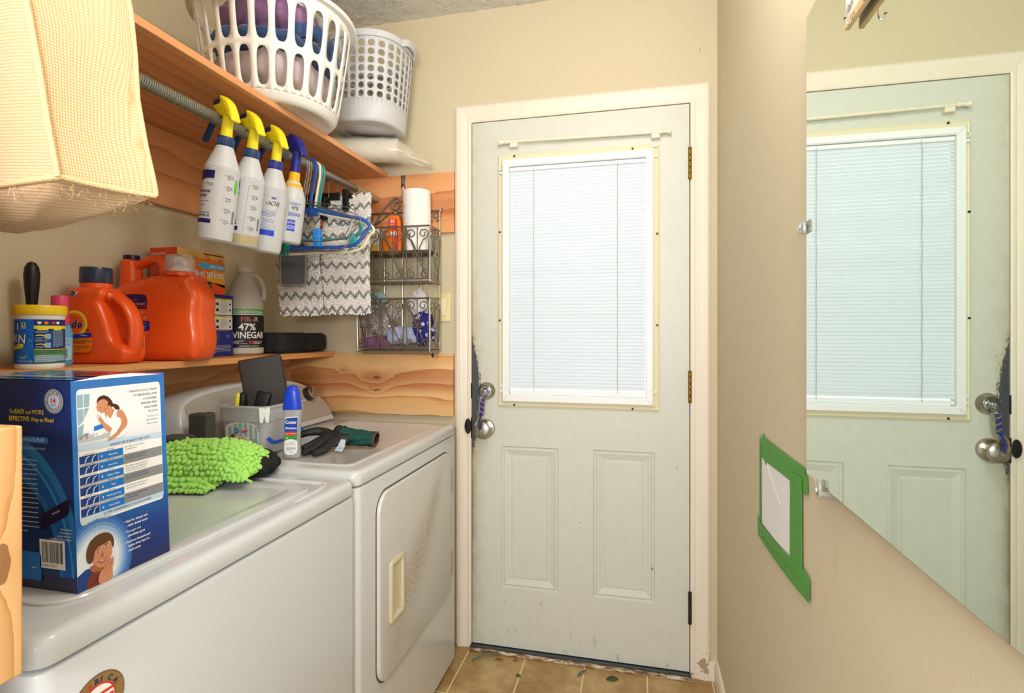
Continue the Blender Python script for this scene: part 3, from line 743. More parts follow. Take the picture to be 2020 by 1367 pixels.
pr.lay(2).rect(-.012, .091, .078, .098, I_yellow).poly([(-.008, .092), (.020, .092), (.016, .088), (-.004, .088)], I_yellow).poly([(.027, .092), (.055, .092), (.05, .088), (.031, .088)], I_yellow)
pr.rect(.0235, .046, .0245, .090, k_oxi)
for (u, m_) in ((-.001, I_white), (.013, I_orange), (.029, I_red), (.040, I_white)):
    pr.lay(3).rect(u-.003, .1015, u+.003, .107, m_).rect(u-.0045, .105, u+.0045, .107, m_)
for v0 in (.068, .048):
    pr.lay(3).rect(.010, v0, .0225, v0+.012, mat('label_pale', (140, 185, 215), .4)).lay(4).poly([(-.008, v0+.009), (.004, v0+.010), (.014, v0+.006), (.013, v0+.004), (.003, v0+.008), (-.008, v0+.007)], I_yellow)
    pr.lines(-.009, v0+.017, .028, 3, .0018, mat('label_pale', (140, 185, 215), .4), .0008, int(v0*1000)); pr.lines(-.009, v0+.003, .017, 3, .002, mat('label_pale', (140, 185, 215), .4), .0009, 7)
pr.lines(.027, .086, .03, 16, .0024, mat('label_pale', (140, 185, 215), .4), .001, 5)
pr.lay(3); pr.lines(-.010, .041, .07, 2, .004, I_navy, .0008, 9); pr.lines(-.010, .030, .075, 7, .0022, I_white, .0008, 11)
pr.lay(3).text('23', -.041, .096, .009, I_yellow, bold=.02).text('LOADS', -.040, .0915, .0028, I_white, bold=.02)
pr.lay(3).text('N', -.0475, .058, .021, I_black, bold=.05, shear=.1, sx=.9).lay(4).text('N', -.0475, .0585, .020, I_white, shear=.1, bold=.012, sx=.9).lay(3).text('I', -.052, .088, .015, I_white, bold=.03)
pr.text('OXI', -.076, .062, .017, I_white, maxw=.024)
pr.lay(3).poly([(-.066, .044), (-.036, .048), (-.034, .056), (-.040, .058), (-.066, .053)], I_yellow).lay(4).text('VERSATILE', -.062, .0505, .0028, I_black, bold=.02, rot=.1).text('STAIN REMOVER', -.064, .0462, .0026, I_black, bold=.02, rot=.1)
R_ = random.Random(4)
for i in range(60): pr.lay(2).disc(-.012-abs(R_.gauss(0, .013)), .062+R_.gauss(0, .02), R_.uniform(.0004, .0012), mat('label_bubble', (110, 180, 240), .3), n=8)
pr.text('NET WT 3 LB (1.36 kg)', -.052, .0175, .003, I_white, sx=.9).text('CHLORINE FREE', -.048, .027, .0022, I_white).text('NO DYES', -.043, .024, .0022, I_white)
pr.build('label', t)

# scrub brush standing behind the tub
t = thing('scrub_brush', 'scrub brush with fat black handle standing behind the yellow-lidded tub', 'brush', (-1.395, .985, ZS))
BC = (-1.395, .985, ZS)
MB().use(M_black, True).lathe([(.009, .05), (.0095, .10), (.011, .15), (.0145, .19), (.0155, .215), (.0135, .232), (.008, .243), (0, .2465)], BC, 28).build('handle', t)
MB().use(mat('brush_bristle', (180, 185, 190), .8)).rbox((-1.415, .965, ZS), (-1.375, 1.015, ZS+.032), .004).build('bristles', t)
MB().use(M_black).rbox((-1.417, .962, ZS+.031), (-1.373, 1.018, ZS+.055), .006).build('brush_head', t)

# small blue bottle with pink cap
t = thing('softener_bottle', 'small light blue bottle with pink cap between the tub and orange jug', 'bottle', (-1.338, 1.006, ZS))
M_lb = mat('light_blue_plastic', (92, 168, 214), .3); M_pink = mat('pink_cap', (222, 70, 110), .35)
BB = (-1.338, 1.006, ZS)
MB().use(M_lb, True).lathe([(.021, 0), (.0255, .005), (.026, .05), (.025, .08), (.019, .098), (.017, .10)], BB, 32, sx=.85).build('bottle_body', t)
MB().use(M_pink, True).lathe([(.019, .098), (.019, .112), (.0175, .113), (.0175, .162), (.016, .166), (0, .166)], BB, 10).build('cap', t)
pr = Print(lambda u, v, d: Vector((BB[0]+(.0224+d)*math.cos(u/.026-.55), BB[1]+(.0263+d)*math.sin(u/.026-.55), ZS+v)), du=.004)
pr.lay(0).rect(-.03, .014, .026, .066, mat('label_paleblue', (160, 208, 232), .4)).lay(1).barcode(-.002, .018, .016, .022, I_black, 2, True); pr.lay(1).lines(-.02, .062, .042, 7, .003, mat('label_mid', (80, 130, 180), .5), .0012, 8)
pr.build('label', t)

# small orange detergent jug, broad side turned a little off the wall
M_or = mat('orange_hdpe', (246, 92, 30), .28, coat=.2, sss=.05)
jr = (0, 0, .2315); LY = lambda y0: (lambda u, v, d: Vector((u, y0+d, max(v, .0005))))
t = thing('detergent_jug', 'smaller orange detergent jug with smoky blue cap and curved handle', 'detergent jug', (-1.3175, 1.0867, ZS), rot=jr)
outer = smooth2([(-.078, .180), (-.081, .150), (-.083, .100), (-.083, .05), (-.081, .012), (-.072, .001), (-.03, 0), (.02, 0), (.054, .001), (.067, .010), (.073, .030), (.060, .046), (.042, .055), (.033, .070), (.024, .105), (.012, .138), (.006, .155), (.014, .170), (.012, .184), (.004, .192), (-.060, .192), (-.072, .189)], 3)
mb = MB().use(M_or, True); puff(mb, outer, LY(.03), .086, .015, None, 5)
hp_ = catmull([(-.012, .03, .168), (.018, .03, .170), (.044, .03, .152), (.061, .03, .124), (.0695, .03, .090), (.069, .03, .058), (.062, .03, .030), (.045, .03, .016)], 5)
mb.tube(hp_, [.016]*6+[.0125]*(len(hp_)-12)+[.015]*6, 18, flat=(1.0, 1.9))
mb.lathe([(.034, .185), (.034, .197), (.0335, .205)], (-.032, .03, 0), 36); mb.build('jug_body', t, world=False)
M_cap = mat('smoky_blue_cap', (62, 78, 110), .2, trans=.45)
MB().use(M_cap, True).lathe([(.0345, .204), (.0355, .206), (.0350, .241), (.034, .244), (.0, .244)], (-.032, .03, 0), 40).build('cap', t, world=False)
MB().use(I_red, True).lathe([(.015, .206), (.015, .222), (.013, .224)], (-.032, .03, 0), 20).build('pour_spout', t, world=False)
pr = Print(lambda u, v, d: Vector((u, -.0153-d, v)), gap=.0004)
Lo = mat('label_orange', (250, 132, 36), .35); I_brown = mat('ink_brown', (120, 50, 20), .5)
pr.lay(0).poly([(-.062, .028), (-.014, .028), (-.005, .036), (-.003, .07), (-.012, .11), (-.035, .132), (-.062, .132)], mat('label_redorange', (240, 92, 30), .35)).lay(1).poly([(-.062, .031), (-.016, .031), (-.008, .038), (-.006, .066), (-.062, .066)], Lo)
pr.lay(2).disc(-.052, .1005, .0335, I_yellow, n=40).lay(3).disc(-.052, .1005, .0275, I_orange, n=40).lay(4).disc(-.052, .1005, .022, mat('badge_core', (240, 90, 30), .4), n=36)
pr.lay(6).text('Tide', -.079, .091, .0185, I_white, bold=.055, shear=.12, sx=1.1).lay(7).text('Tide', -.0787, .0913, .018, I_navy, bold=.03, shear=.12, sx=1.1)
pr.lay(5).poly([(-.062, .063), (-.007, .068), (-.009, .0785), (-.062, .0735)], mat('badge_blue', (40, 50, 170), .35)).lay(6).text('ORIGINAL', -.034, .0705, .0026, I_white, bold=.02)
pr.lay(3).lines(-.056, .057, .047, 2, .0045, I_brown, .0018, 6).lines(-.05, .044, .036, 3, .004, I_brown, .001, 7)
pr.lay(3).rect(-.020, .083, -.015, .088, I_brown)
pr.build('label', t, world=False)
pr = Print(lambda u, v, d: Vector((u, -.0125-d, v)), gap=.0004); pr.lay(2).disc(-.057, .176, .0075, I_white).lay(3).disc(-.057, .176, .0063, I_navy).lay(4).text('he', -.0605, .1745, .0042, I_white, bold=.01).lay(2).disc(-.047, .177, .004, mat('seal_pink', (240, 190, 180), .5)); pr.build('seal_badge', t, world=False)

# large orange detergent jug
t = thing('detergent_jug', 'largest orange detergent jug with clear dosing cup over a white spigot', 'detergent jug', (-1.3005, 1.214, ZS), rot=jr)
outer = smooth2([(-.124, .15), (-.120, .186), (-.105, .208), (-.070, .222), (-.03, .232), (.010, .240), (.090, .240), (.100, .224), (.117, .197), (.125, .166), (.121, .123), (.127, .075), (.126, .038), (.116, .008), (.098, 0), (.02, 0), (-.06, 0), (-.108, 0), (-.121, .01), (-.125, .05), (-.1255, .11)], 3)
mb = MB().use(M_or, True); puff(mb, outer, LY(.065), .115, .030, None, 6)
mb.tube([(-.0935, .064, .150), (-.0935, .064, .20), (-.0945, .063, .235), (-.0950, .062, .262), (-.0950, .061, .280), (-.0950, .061, .284)], [.032, .031, .028, .027, .0265, .022], 28)
hp_ = catmull([(-.095, .062, .262), (-.070, .062, .270), (-.044, .062, .281), (-.016, .062, .284), (-.002, .062, .272), (.003, .062, .250), (.004, .062, .215)], 5)
mb.tube(hp_, .0135, 18, flat=(1.0, 1.35)); mb.build('jug_body', t, world=False)
MB().use(mat('navy_cap', (26, 30, 66), .35), True).lathe([(.019, 0), (.0205, .001), (.0205, .012), (.019, .014)], (-.0925, .06, .283), 28).build('vent_cap', t, world=False)
CC = (.0515, .05, .237)
MB().use(M_or, True).lathe([(.0375, 0), (.0375, .010), (.035, .012)], CC, 36).build('neck', t, world=False)
mb = MB().use(M_white, True).lathe([(.027, .010), (.027, .022), (.014, .024), (.014, .030)], CC, 28)
mb.tube([(CC[0]-.012, CC[1], CC[2]+.038), (CC[0]+.020, CC[1]-.01, CC[2]+.036)], .0095, 18); mb.lathe([(.013, .022), (.013, .052), (.011, .055)], (CC[0]-.006, CC[1]+.002, CC[2]), 20); mb.build('spigot', t, world=False)
M_clear = mat('clear_cup', (235, 235, 235), .08, alpha=.30)
mb = MB().use(M_clear, True); mb.lathe([(.0375, .011), (.0385, .014), (.037, .054), (.033, .059), (0, .059)], CC, 40, cap0=False, cap1=False); mb.build('dosing_cup', t, world=False)
pr = Print(lambda u, v, d: Vector((u, .0075-d, v)), gap=.0004)
pr.lay(0).poly(smooth2([(-.090, .146), (-.018, .143), (-.014, .150), (-.014, .176), (-.024, .183), (-.060, .184), (-.080, .178), (-.090, .166)], 3), mat('label_plum', (62, 40, 92), .35))
pr.lay(1).poly([(-.092, .111), (-.006, .110), (-.006, .084), (-.092, .087)], mat('badge_blue', (40, 50, 170), .35)).rect(-.088, .1455, -.015, .153, mat('label_maroon', (128, 40, 50), .35))
I_peach = mat('ink_peach', (245, 200, 170), .5)
pr.lay(2).text('LAUNDRY DETERGENT', -.0165, .1545, .0056, I_peach, align='r', sx=.80).text('Member\'s Mark', -.040, .1665, .003, I_peach, align='r').lines(-.06, .141, .045, 1, .003, I_peach, .0009, 2)
for (cx, cy) in ((-.052, .133), (-.040, .133), (-.026, .133), (-.046, .119), (-.033, .119), (-.019, .119)):
    pr.ring(cx, cy, .0045, .0006, I_white, n=16).rect(cx-.001, cy-.0022, cx+.0005, cy+.0022, I_white)
for cx in (-.041, -.022): pr.ring(cx, .1, .0075, .0007, I_white, n=4, a0=45, a1=405).rect(cx-.006, .0935, cx+.006, .095, I_white).rect(cx-.0045, .090, cx+.0045, .0908, I_white)
pr.lines(-.055, .079, .045, 3, .0035, I_peach, .0008, 4)
pr.lay(1).rect(-.043, .033, -.019, .071, mat('barcode_ground', (240, 200, 190), .5)).lay(2).barcode(-.040, .037, .018, .030, I_black, 3, True)
pr.lay(2).lines(-.055, .068, .009, 8, .004, I_peach, .0009, 14)
pr.build('label', t, world=False)

# blue powder box with the dryer-sheet box lying on it
t = thing('powder_box', 'dark blue carton with cream instruction panels beside the vinegar jug', 'box', (-1.39, 1.48, ZS))
BX0, BX1, BY0, BY1, BZ = -1.4395, -1.345, 1.375, 1.578, 1.357
MB().use(mat('carton_navy', (36, 46, 140), .4)).rbox((BX0, BY0, ZS), (BX1, BY1, BZ), .0015, 1).build('carton', t)
pr = Print(face_map((BX1, BY0, ZS), (0, 1, 0), (0, 0, 1), (1, 0, 0)))
LC = mat('label_cream', (238, 236, 226), .45)
for (u0, v0, u1, v1, ny) in ((.005, .092, .115, .185, 1), (.119, .137, .196, .190, 1), (.119, .088, .196, .134, 1)):
    pr.lay(0).poly(rrect(u0, v0, u1, v1, .004), mat('carton_yellow', (245, 225, 70), .4)).lay(1).poly(rrect(u0, v0, u1, v1-.006, .0035), LC)
    pr.lay(2).lines(u0+(u1-u0)*.32, v1-.013, (u1-u0)*.4, int((v1-v0-.014)/.0042), .0042, mat('ink_softblue', (110, 120, 190), .5), .0012, int(u0*99+v0*999))
    for k in range(int((v1-v0)/.022)): pr.rect(u0+(u1-u0)*.08, v1-.022-k*.02, u0+(u1-u0)*.22, v1-.013-k*.02, I_navy).rect(u0+(u1-u0)*.82, v1-.020-k*.02, u0+(u1-u0)*.93, v1-.014-k*.02, I_navy)
    pr.text('HOW TO USE', (u0+u1)/2, v1-.0045, .003, I_navy, align='c', bold=.02)
pr.lay(1).lines(.02, .084, .16, 2, .004, I_yellow, .001, 5); pr.lines(.01, .072, .13, 6, .006, mat('ink_softblue2', (150, 160, 220), .5), .001, 6); pr.lines(.01, .035, .18, 6, .0045, I_white, .001, 8); pr.ring(.175, .066, .004, .001, I_white, n=14)
pr.build('printed_front', t)
t = thing('dryer_sheet_box', 'orange box reading DRYER SHEETS upside down on top of blue carton', 'box', (-1.385, 1.40, BZ))
M_ob = mat('box_orange', (240, 120, 28), .4); DX0_, DX1_, DY0_, DY1_, DZ0_, DZ1_ = -1.4395, -1.335, 1.342, 1.526, BZ+.0005, 1.489
Mx = Matrix.Identity(4)
MB().use(mat('box_vermilion', (238, 84, 34), .4)).rbox((DX0_, DY0_, DZ0_), (DX1_, DY1_, DZ1_), .001, 1).build('carton', t)
fm = face_map((DX1_, DY1_, DZ1_), (0, -1, 0), (0, 0, -1), (1, 0, 0))     # the box stands on its head
pr = Print(fm); Wd, Hd = DY1_-DY0_, DZ1_-DZ0_
pr.lay(0).rect(0, 0, Wd, Hd, M_ob).lay(1).poly([(0, .10), (.10, .09), (.19, .10), (.19, Hd), (0, Hd)], mat('box_deep', (236, 84, 30), .4)).poly([(0, 0), (.19, 0), (.19, .03), (.06, .02), (0, .028)], mat('box_tan', (222, 176, 96), .45))
pr.poly([(.12, .035), (.19, .02), (.19, .06), (.15, .06)], mat('box_amber', (248, 170, 40), .4)).poly([(.0, .058), (.05, .056), (.09, .085), (0, .11)], mat('box_amber', (248, 170, 40), .4))
pr.lay(2).poly([(.004, .036), (.115, .036), (.100, .054), (.004, .054)], mat('box_skyblue', (80, 176, 220), .4))
pr.lay(3).text('FRESH SCENT', .008, .041, .008, I_white, bold=.02, sx=.85)
pr.lay(3).text('DRYER SHEETS', .006, .062, .0185, I_red, bold=.09, sx=.95).lay(4).text('DRYER SHEETS', .0065, .0635, .017, I_white, bold=.055, sx=.99)
pr.lay(3).rect(.058, .094, .086, Hd-.002, I_black).lay(4).text('M', .064, .102, .015, I_white, bold=.05).text('MARK', .062, .120, .004, I_white)
pr.lay(3).ring(.075, .021, .009, .0015, mat('ink_brown', (120, 50, 20), .5)).rect(.008, .006, .09, .010, mat('ink_brown', (120, 50, 20), .5)).rect(.01, .018, .03, .028, mat('ink_tan', (190, 140, 70), .5))
for (a, b) in ((.118, .022), (.124, .026), (.13, .021)): pr.disc(a, b, .0022, mat('ink_brown', (120, 50, 20), .5))
pr.build('printed_front', t)
pr = Print(face_map((DX0_, DY0_, DZ0_), (1, 0, 0), (0, 0, 1), (0, -1, 0))); pr.lay(1).text('DRYER SHEETS', .004, .11, .006, I_white, bold=.02).lay(1).rect(.06, .09, .098, .105, I_white).lay(2).barcode(.063, .092, .032, .011, I_black, 6); pr.lay(1).lines(.005, .085, .085, 8, .008, mat('ink_peach', (245, 200, 170), .5), .0015, 9); pr.build('printed_side', t)

# vinegar
VC = (-1.368, 1.655, ZS); ph = math.atan2(-VC[1], -VC[0])
t = thing('vinegar_jug', 'cloudy plastic jug labelled 47% VINEGAR in white on black', 'jug', VC)
M_milk = mat('milky_hdpe', (214, 210, 200), .35, sss=.3, trans=.15)
MB().use(M_milk, True).lathe([(.056, 0), (.0645, .006), (.0655, .02), (.0655, .165), (.063, .185), (.054, .215), (.041, .245), (.028, .272), (.020, .288), (.0185, .295)], VC, 48).build('jug_body', t)
mb = MB().use(M_milk, True); dr = Vector((math.cos(ph+1.75), math.sin(ph+1.75), 0)); V0 = Vector(VC)
mb.tube(catmull([V0+dr*.018+Vector((0, 0, .284)), V0+dr*.040+Vector((0, 0, .281)), V0+dr*.056+Vector((0, 0, .262)), V0+dr*.066+Vector((0, 0, .23)), V0+dr*.063+Vector((0, 0, .195))], 5), .0095, 12); mb.build('handle', t)
MB().use(mat('cap_cream', (226, 214, 206), .4), True).lathe([(.0235, .292), (.0245, .294), (.0235, .310), (.022, .312)], VC, 30).build('cap', t)
pr = Print(cyl_map(VC, .0657, ph+.12), du=.006)
pr.lay(0).rect(-.085, .026, .085, .140, I_black).rect(-.085, .140, .085, .160, mat('label_leaf', (96, 170, 90), .4))
pr.lay(1).rect(-.085, .1395, .085, .1415, I_white)
pr.lay(2).text('100% CONCENTRATE Grade', .062, .1455, .0088, I_white, align='r', bold=.03, sx=.74)
pr.lay(2).text('MIL-X', -.016, .117, .016, I_white, bold=.09).lay(3).text('MIL-X', -.0155, .1175, .015, I_red, bold=.045)
pr.lay(2).text('47%', -.024, .0865, .023, I_white, bold=.05, sx=1.0).text('VINEGAR', -.0445, .059, .022, I_white, bold=.05, sx=.86)
pr.lay(2).text('KEEP OUT OF REACH', -.05, .0475, .003, I_white, bold=.02).text('OF CHILDREN.', -.05, .043, .003, I_white, bold=.02).text('DO NOT TAKE INTERNALLY', -.05, .0385, .003, I_white).text('9X', .008, .0385, .011, I_red, bold=.06).text('MORE POWER', .024, .044, .004, I_white, bold=.02).text('CLEANING', .024, .039, .004, I_white, bold=.02).text('NET CONTENTS: 1 GAL (3.78 L)', -.022, .030, .0033, I_white, bold=.03)
pr.build('label', t)

# black soft case
t = thing('soft_case', 'flat black fabric case lying at the far end of the low shelf', 'case', (-1.34, 1.87, ZS))
M_felt = mat('black_neoprene', (42, 40, 40), .9, bump=.15, bscale=900)
def slab(mb, a, b, r, seg=4): return mb.rbox(a, b, r, seg)
mb = MB().use(M_felt, True); slab(mb, (-1.435, 1.735, ZS+.001), (-1.275, 1.91, ZS+.078), .018); mb.build('case_body', t)
mb = MB().use(M_felt, True); mb.rings([[Vector((x_, y_, z_)) for y_, z_ in [(p[0], p[1]) for p in rrect(1.885, ZS+h0, 2.005, ZS+h1, rr_, 5)]] for x_, h0, h1, rr_ in ((-1.425, .012, .066, .015), (-1.418, .004, .074, .018), (-1.272, .004, .076, .018), (-1.262, .010, .070, .016))]); mb.build('case_flap', t)
MB().use(M_felt).tube([(-1.2735, 1.755, ZS+.005), (-1.2735, 1.895, ZS+.004)], .002, 6).build('seam', t)
# ================================================================== THINGS ON THE WASHER AND DRYER
def nz(v, k, s=0): return noise.noise(Vector((v[0]*k+s*7.3, v[1]*k-s*3.1, v[2]*k+s)))
def lump(mb, c, r, amp, k, seed=0, sub=5, sq=2.0, M=None, floor=None, fold=None):
    """crumpled soft solid: a super-ellipsoid pushed about by folds"""
    bm = bmesh.new(); bmesh.ops.create_icosphere(bm, subdivisions=sub, radius=1)
    vs = []
    for v in bm.verts:
        p = v.co.copy(); n = (abs(p.x)**sq+abs(p.y)**sq+abs(p.z)**sq)**(1/sq); p = p/n
        q = Vector((p.x*r[0], p.y*r[1], p.z*r[2]))
        d = nz(q, k, seed)*amp+abs(nz(q, k*2.1, seed+5))*amp*.6+nz(q, k*5, seed+9)*amp*.16
        if fold: w = q.dot(Vector(fold[0]))+nz(q, k*.7, seed+2)*fold[2]; d += fold[1]*(abs(math.sin(w*fold[3]))-.5)
        q = q+v.co.normalized()*d
        if M is not None: q = M @ q
        q = q+Vector(c)
        if floor is not None: q.z = max(q.z, floor)
        vs.append(q)
    bm.verts.index_update(); mb.add(vs, [[v.index for v in f.verts] for f in bm.faces]); bm.free(); return mb

# ------------------------------------------------------------------ water-flosser carton
FX, FY, FW_, FL, FH = -.7345, .5745, .235, .147, .285
t = thing('flosser_box', 'large blue carton with panel of flosser tips and smiling boy at the washer front', 'box', (FX-FW_/2, FY+FL/2, ZW+.007))
sh = -.012/FH
Bf = lambda x, y, z: Vector((FX+x+sh*z, FY+y, ZW+.0072+z))
M_carton = mat('carton_blue', (36, 104, 190), .35, coat=.3)
mb = MB().use(M_carton)
mb.add([Bf(-FW_, 0, 0), Bf(0, 0, 0), Bf(0, FL, 0), Bf(-FW_, FL, 0), Bf(-FW_, 0, FH), Bf(0, 0, FH), Bf(0, FL, FH+.001), Bf(-FW_, FL, FH)], [(0,3,2,1),(4,5,6,7),(0,1,5,4),(1,2,6,5),(2,3,7,6),(3,0,4,7)])
mb.build('carton', t)
def grad(name, stops, axis, lo, hi):     # printed colour blends on the carton
    m = mat(name, (40, 90, 180), .32, coat=.3); g = G(m); src, o = g.xyz(True)
    f = g.math('DIVIDE', g.math('SUBTRACT', o['XYZ'.index(axis)], lo), hi-lo); g.color(g.ramp(f, [(p, srgb(*c)) for p, c in stops])); return m
P_side = grad('print_side_blend', [(0, (20, 30, 80)), (.22, (22, 60, 140)), (.5, (30, 120, 205)), (1, (50, 115, 190))], 'Z', ZW, ZW+FH)
P_left = grad('print_left_blend', [(0, (36, 34, 74)), (.35, (24, 52, 118)), (.6, (24, 76, 160)), (.75, (18, 46, 108)), (1, (26, 54, 122))], 'Z', ZW, ZW+FH)
P_photo = grad('print_photo_blend', [(0, (215, 222, 232)), (.5, (240, 242, 246)), (1, (232, 234, 240))], 'Z', ZW+.18, ZW+.275)
P_skin = mat('print_skin', (206, 140, 105), .4); P_skin2 = mat('print_skin_shade', (170, 100, 70), .4); P_hair = mat('print_hair', (70, 40, 30), .4); P_hair2 = mat('print_hair_brown', (96, 60, 36), .4)
P_white = mat('print_white', (244, 244, 246), .35); P_lgrey = mat('print_light_grey', (190, 194, 200), .4); P_grey = mat('print_grey', (140, 143, 148), .4); P_pale = mat('print_pale_blue', (196, 216, 240), .4)
P_blue = mat('print_blue', (32, 120, 210), .35); P_dblue = mat('print_dark_blue', (24, 62, 140), .35); P_teal = mat('print_window', (150, 180, 196), .4)
fmap = lambda u, v, d: Bf(d, u*FL, v*FH)
pr = Print(fmap, gap=.00022)
pr.lay(0).poly([(0, 0), (1, 0), (1, .995), (0, .995)], P_side)
pr.lay(1).poly(rrect(.045, .305, .945, .955, .03), P_white)
pr.lay(2).poly([(.05, .70), (.93, .665), (.93, .93), (.90, .948), (.05, .948)], P_photo)
pr.lay(3).poly([(.05, .93), (.05, .78), (.10, .80), (.16, .86), (.17, .93)], P_teal).poly([(.05, .775), (.11, .79), (.09, .73), (.05, .715)], P_teal)
pr.lay(4).rect(.05, .862, .17, .867, P_white).rect(.105, .80, .112, .93, P_white)
pr.lay(3).poly([(.05, .70), (.40, .70), (.44, .722), (.05, .735)], P_lgrey)
# woman: hair, face, neck, vest, arms
W_ = lambda pts: smooth2(pts, 3)
pr.lay(4).poly(W_([(.235, .882), (.25, .905), (.30, .915), (.35, .905), (.385, .885), (.40, .868), (.435, .862), (.465, .845), (.46, .83), (.43, .832), (.40, .852), (.37, .85), (.34, .862), (.29, .885), (.25, .88)]), P_hair)
pr.lay(5).poly(W_([(.24, .882), (.235, .865), (.225, .858), (.24, .85), (.245, .838), (.27, .832), (.30, .83), (.325, .845), (.34, .862), (.345, .88), (.31, .895), (.27, .893)]), P_skin)
pr.lay(5).poly(W_([(.31, .84), (.36, .862), (.385, .845), (.41, .83), (.37, .80), (.33, .80)]), P_skin)
pr.lay(6).poly(W_([(.33, .815), (.37, .79), (.40, .825), (.435, .835), (.47, .82), (.49, .78), (.48, .74), (.52, .70), (.36, .692), (.37, .74), (.34, .77)]), P_white)
pr.lay(7).poly(W_([(.44, .832), (.49, .825), (.53, .79), (.54, .755), (.50, .73), (.43, .70), (.38, .69), (.34, .685), (.33, .692), (.37, .705), (.42, .722), (.475, .76), (.465, .79), (.43, .80)]), P_skin)
pr.lay(7).poly(W_([(.375, .742), (.36, .752), (.31, .775), (.265, .81), (.245, .825), (.235, .815), (.25, .795), (.29, .76), (.35, .728)]), P_skin)
pr.lay(8).poly([(.235, .805), (.248, .838), (.258, .838), (.25, .805)], P_white).rect(.26, .855, .275, .858, P_skin2)
pr.lay(5).poly([(.20, .745), (.29, .752), (.29, .775), (.20, .768)], P_blue).lay(4).poly([(.20, .715), (.29, .722), (.29, .755), (.20, .748)], P_white); pr.lay(6).ring(.222, .728, .012, .003, P_grey, n=12, ky=.55)
pr.lay(6).poly([(.06, .722), (.11, .742), (.15, .74), (.15, .735), (.11, .736), (.07, .715)], P_grey).rect(.12, .716, .135, .74, P_grey)
I_t = mat('print_text_grey', (110, 112, 120), .5)
for k, s_ in enumerate(('1 MINUTE A DAY, PRIOR', 'TO BRUSHING, FOR', 'A CLEANER,', 'FRESHER AND', 'HEALTHIER', 'MOUTH')): pr.lay(4).text(s_, .90, .913-k*.0235, .0115, I_t, align='r', sx=1.9, bold=.005)
for k, s_ in enumerate(('The Easy and', 'More Effective', 'Way to Floss!')): pr.text(s_, .90, .770-k*.020, .009, P_grey, align='r', sx=1.9, shear=.2)
pr.lay(3).poly([(.045, .66), (.945, .645), (.945, .675), (.045, .695)], P_pale).lay(4).text('WHICH TIP IS RIGHT FOR YOU?', .80, .656, .0125, mat('print_text_navy', (60, 84, 130), .5), align='r', sx=1.75, bold=.015)
rows = ['3 Classic Jet Tips', '2 Toothbrush Tips', '2 Plaque Seeker Tips', '2 Orthodontic Tips', '1 Pik Pocket Tips', '2 Tongue Cleaners']
uses = ['General Use', 'General Use', 'Implants  Bridges', 'Braces', 'Periodontal Pockets', 'Fresher Breath']
desc = [('More effective than string floss', 'for healthier gums'), ('The convenience of brushing and', 'Water Flossing at the same time'), ('More effective than string floss for', 'healthier gums, plus added plaque', 'removal in hard-to-reach areas'), ('Up to 5X as effective as string floss', 'for removing plaque around braces'), ('Gently delivers medicaments and', 'rinses deep below the gumline'), ('Removes bacteria from the tongue', 'to freshen breath')]
for k in range(6):
    v1 = .648-k*.0505; v0 = v1-.0505
    pr.lay(3).rect(.055, v1-.013, .49, v1, P_white if k % 2 == 0 else P_lgrey).rect(.055, v0, .23, v1-.013, P_dblue).rect(.235, v0, .488, v1-.013, P_blue).rect(.49, v0, .94, v1, P_white if k % 2 == 0 else P_grey)
    pr.lay(4).text(rows[k], .14, v1-.010, .0062, I_black, align='c', sx=1.8).text('BEST FOR', .36, v1-.010, .0062, I_black, align='c', sx=1.8).text(uses[k], .38, v0+.014, .0075, I_white, align='c', sx=1.7, bold=.02)
    pr.rect(.26, v0+.012, .275, v0+.022, P_pale)
    for a in (.10, .165): pr.poly([(a, v0+.002), (a+.012, v0+.002), (a+.022, v0+.022), (a+.05, v0+.031), (a+.05, v0+.035), (a+.015, v0+.026)], P_pale)
    for j, s_ in enumerate(desc[k]): pr.text(s_, .51, v1-.016-j*.0125, .0072, I_t if k % 2 == 0 else P_dblue, sx=1.75)
pr.lay(3).rect(.05, .318, .94, .344, P_pale).lay(4).text('12 TIPS CONVENIENTLY COLOR CODED', .79, .325, .0115, mat('print_text_navy', (60, 84, 130), .5), align='r', sx=1.75, bold=.012)
for k, s_ in enumerate(('\u2022 Ideal for braces and', '  other dental work', '\u2022 Massages and', '  stimulates gums', '\u2022 Removes bacteria and', '  debris from hard to', '  reach areas')):
    pr.lay(3).text(s_.strip(), .475 if s_[0] != ' ' else .51, .245-k*.0225-(.008 if k > 1 else 0)-(.008 if k > 3 else 0), .0115, I_white, sx=1.85, bold=.03)
# boy: glow, shirt, neck, head, hair, hand
for k, (r_, c_) in enumerate(((.31, (48, 104, 186)), (.285, (72, 122, 196)), (.26, (108, 150, 210)), (.235, (150, 182, 224)), (.21, (190, 210, 236)), (.185, (225, 233, 244)))):
    pts = [(max(0, .20+r_*1.15*math.cos(a*PI/12)), max(0, .11+r_*.72*math.sin(a*PI/12))) for a in range(24)]; pts = [p for i, p in enumerate(pts) if p != pts[i-1]]
    pr.lay(1+k*.6).poly(pts, mat('print_glow_%d' % k, c_, .35))
pr.lay(5).poly([(0, 0), (.30, 0), (.28, .05), (.20, .085), (.08, .095), (0, .075)], P_dblue).lay(6).poly(W_([(.09, .0), (.24, .0), (.25, .04), (.15, .07), (.09, .04)]), mat('print_rust', (120, 50, 40), .4))
pr.lay(6).poly(W_([(.12, .10), (.24, .10), (.26, .06), (.20, .045), (.13, .075)]), P_skin2)
pr.lay(7).poly(W_([(.125, .15), (.15, .185), (.22, .20), (.30, .195), (.335, .165), (.335, .13), (.31, .10), (.26, .075), (.20, .08), (.15, .11)]), P_skin)
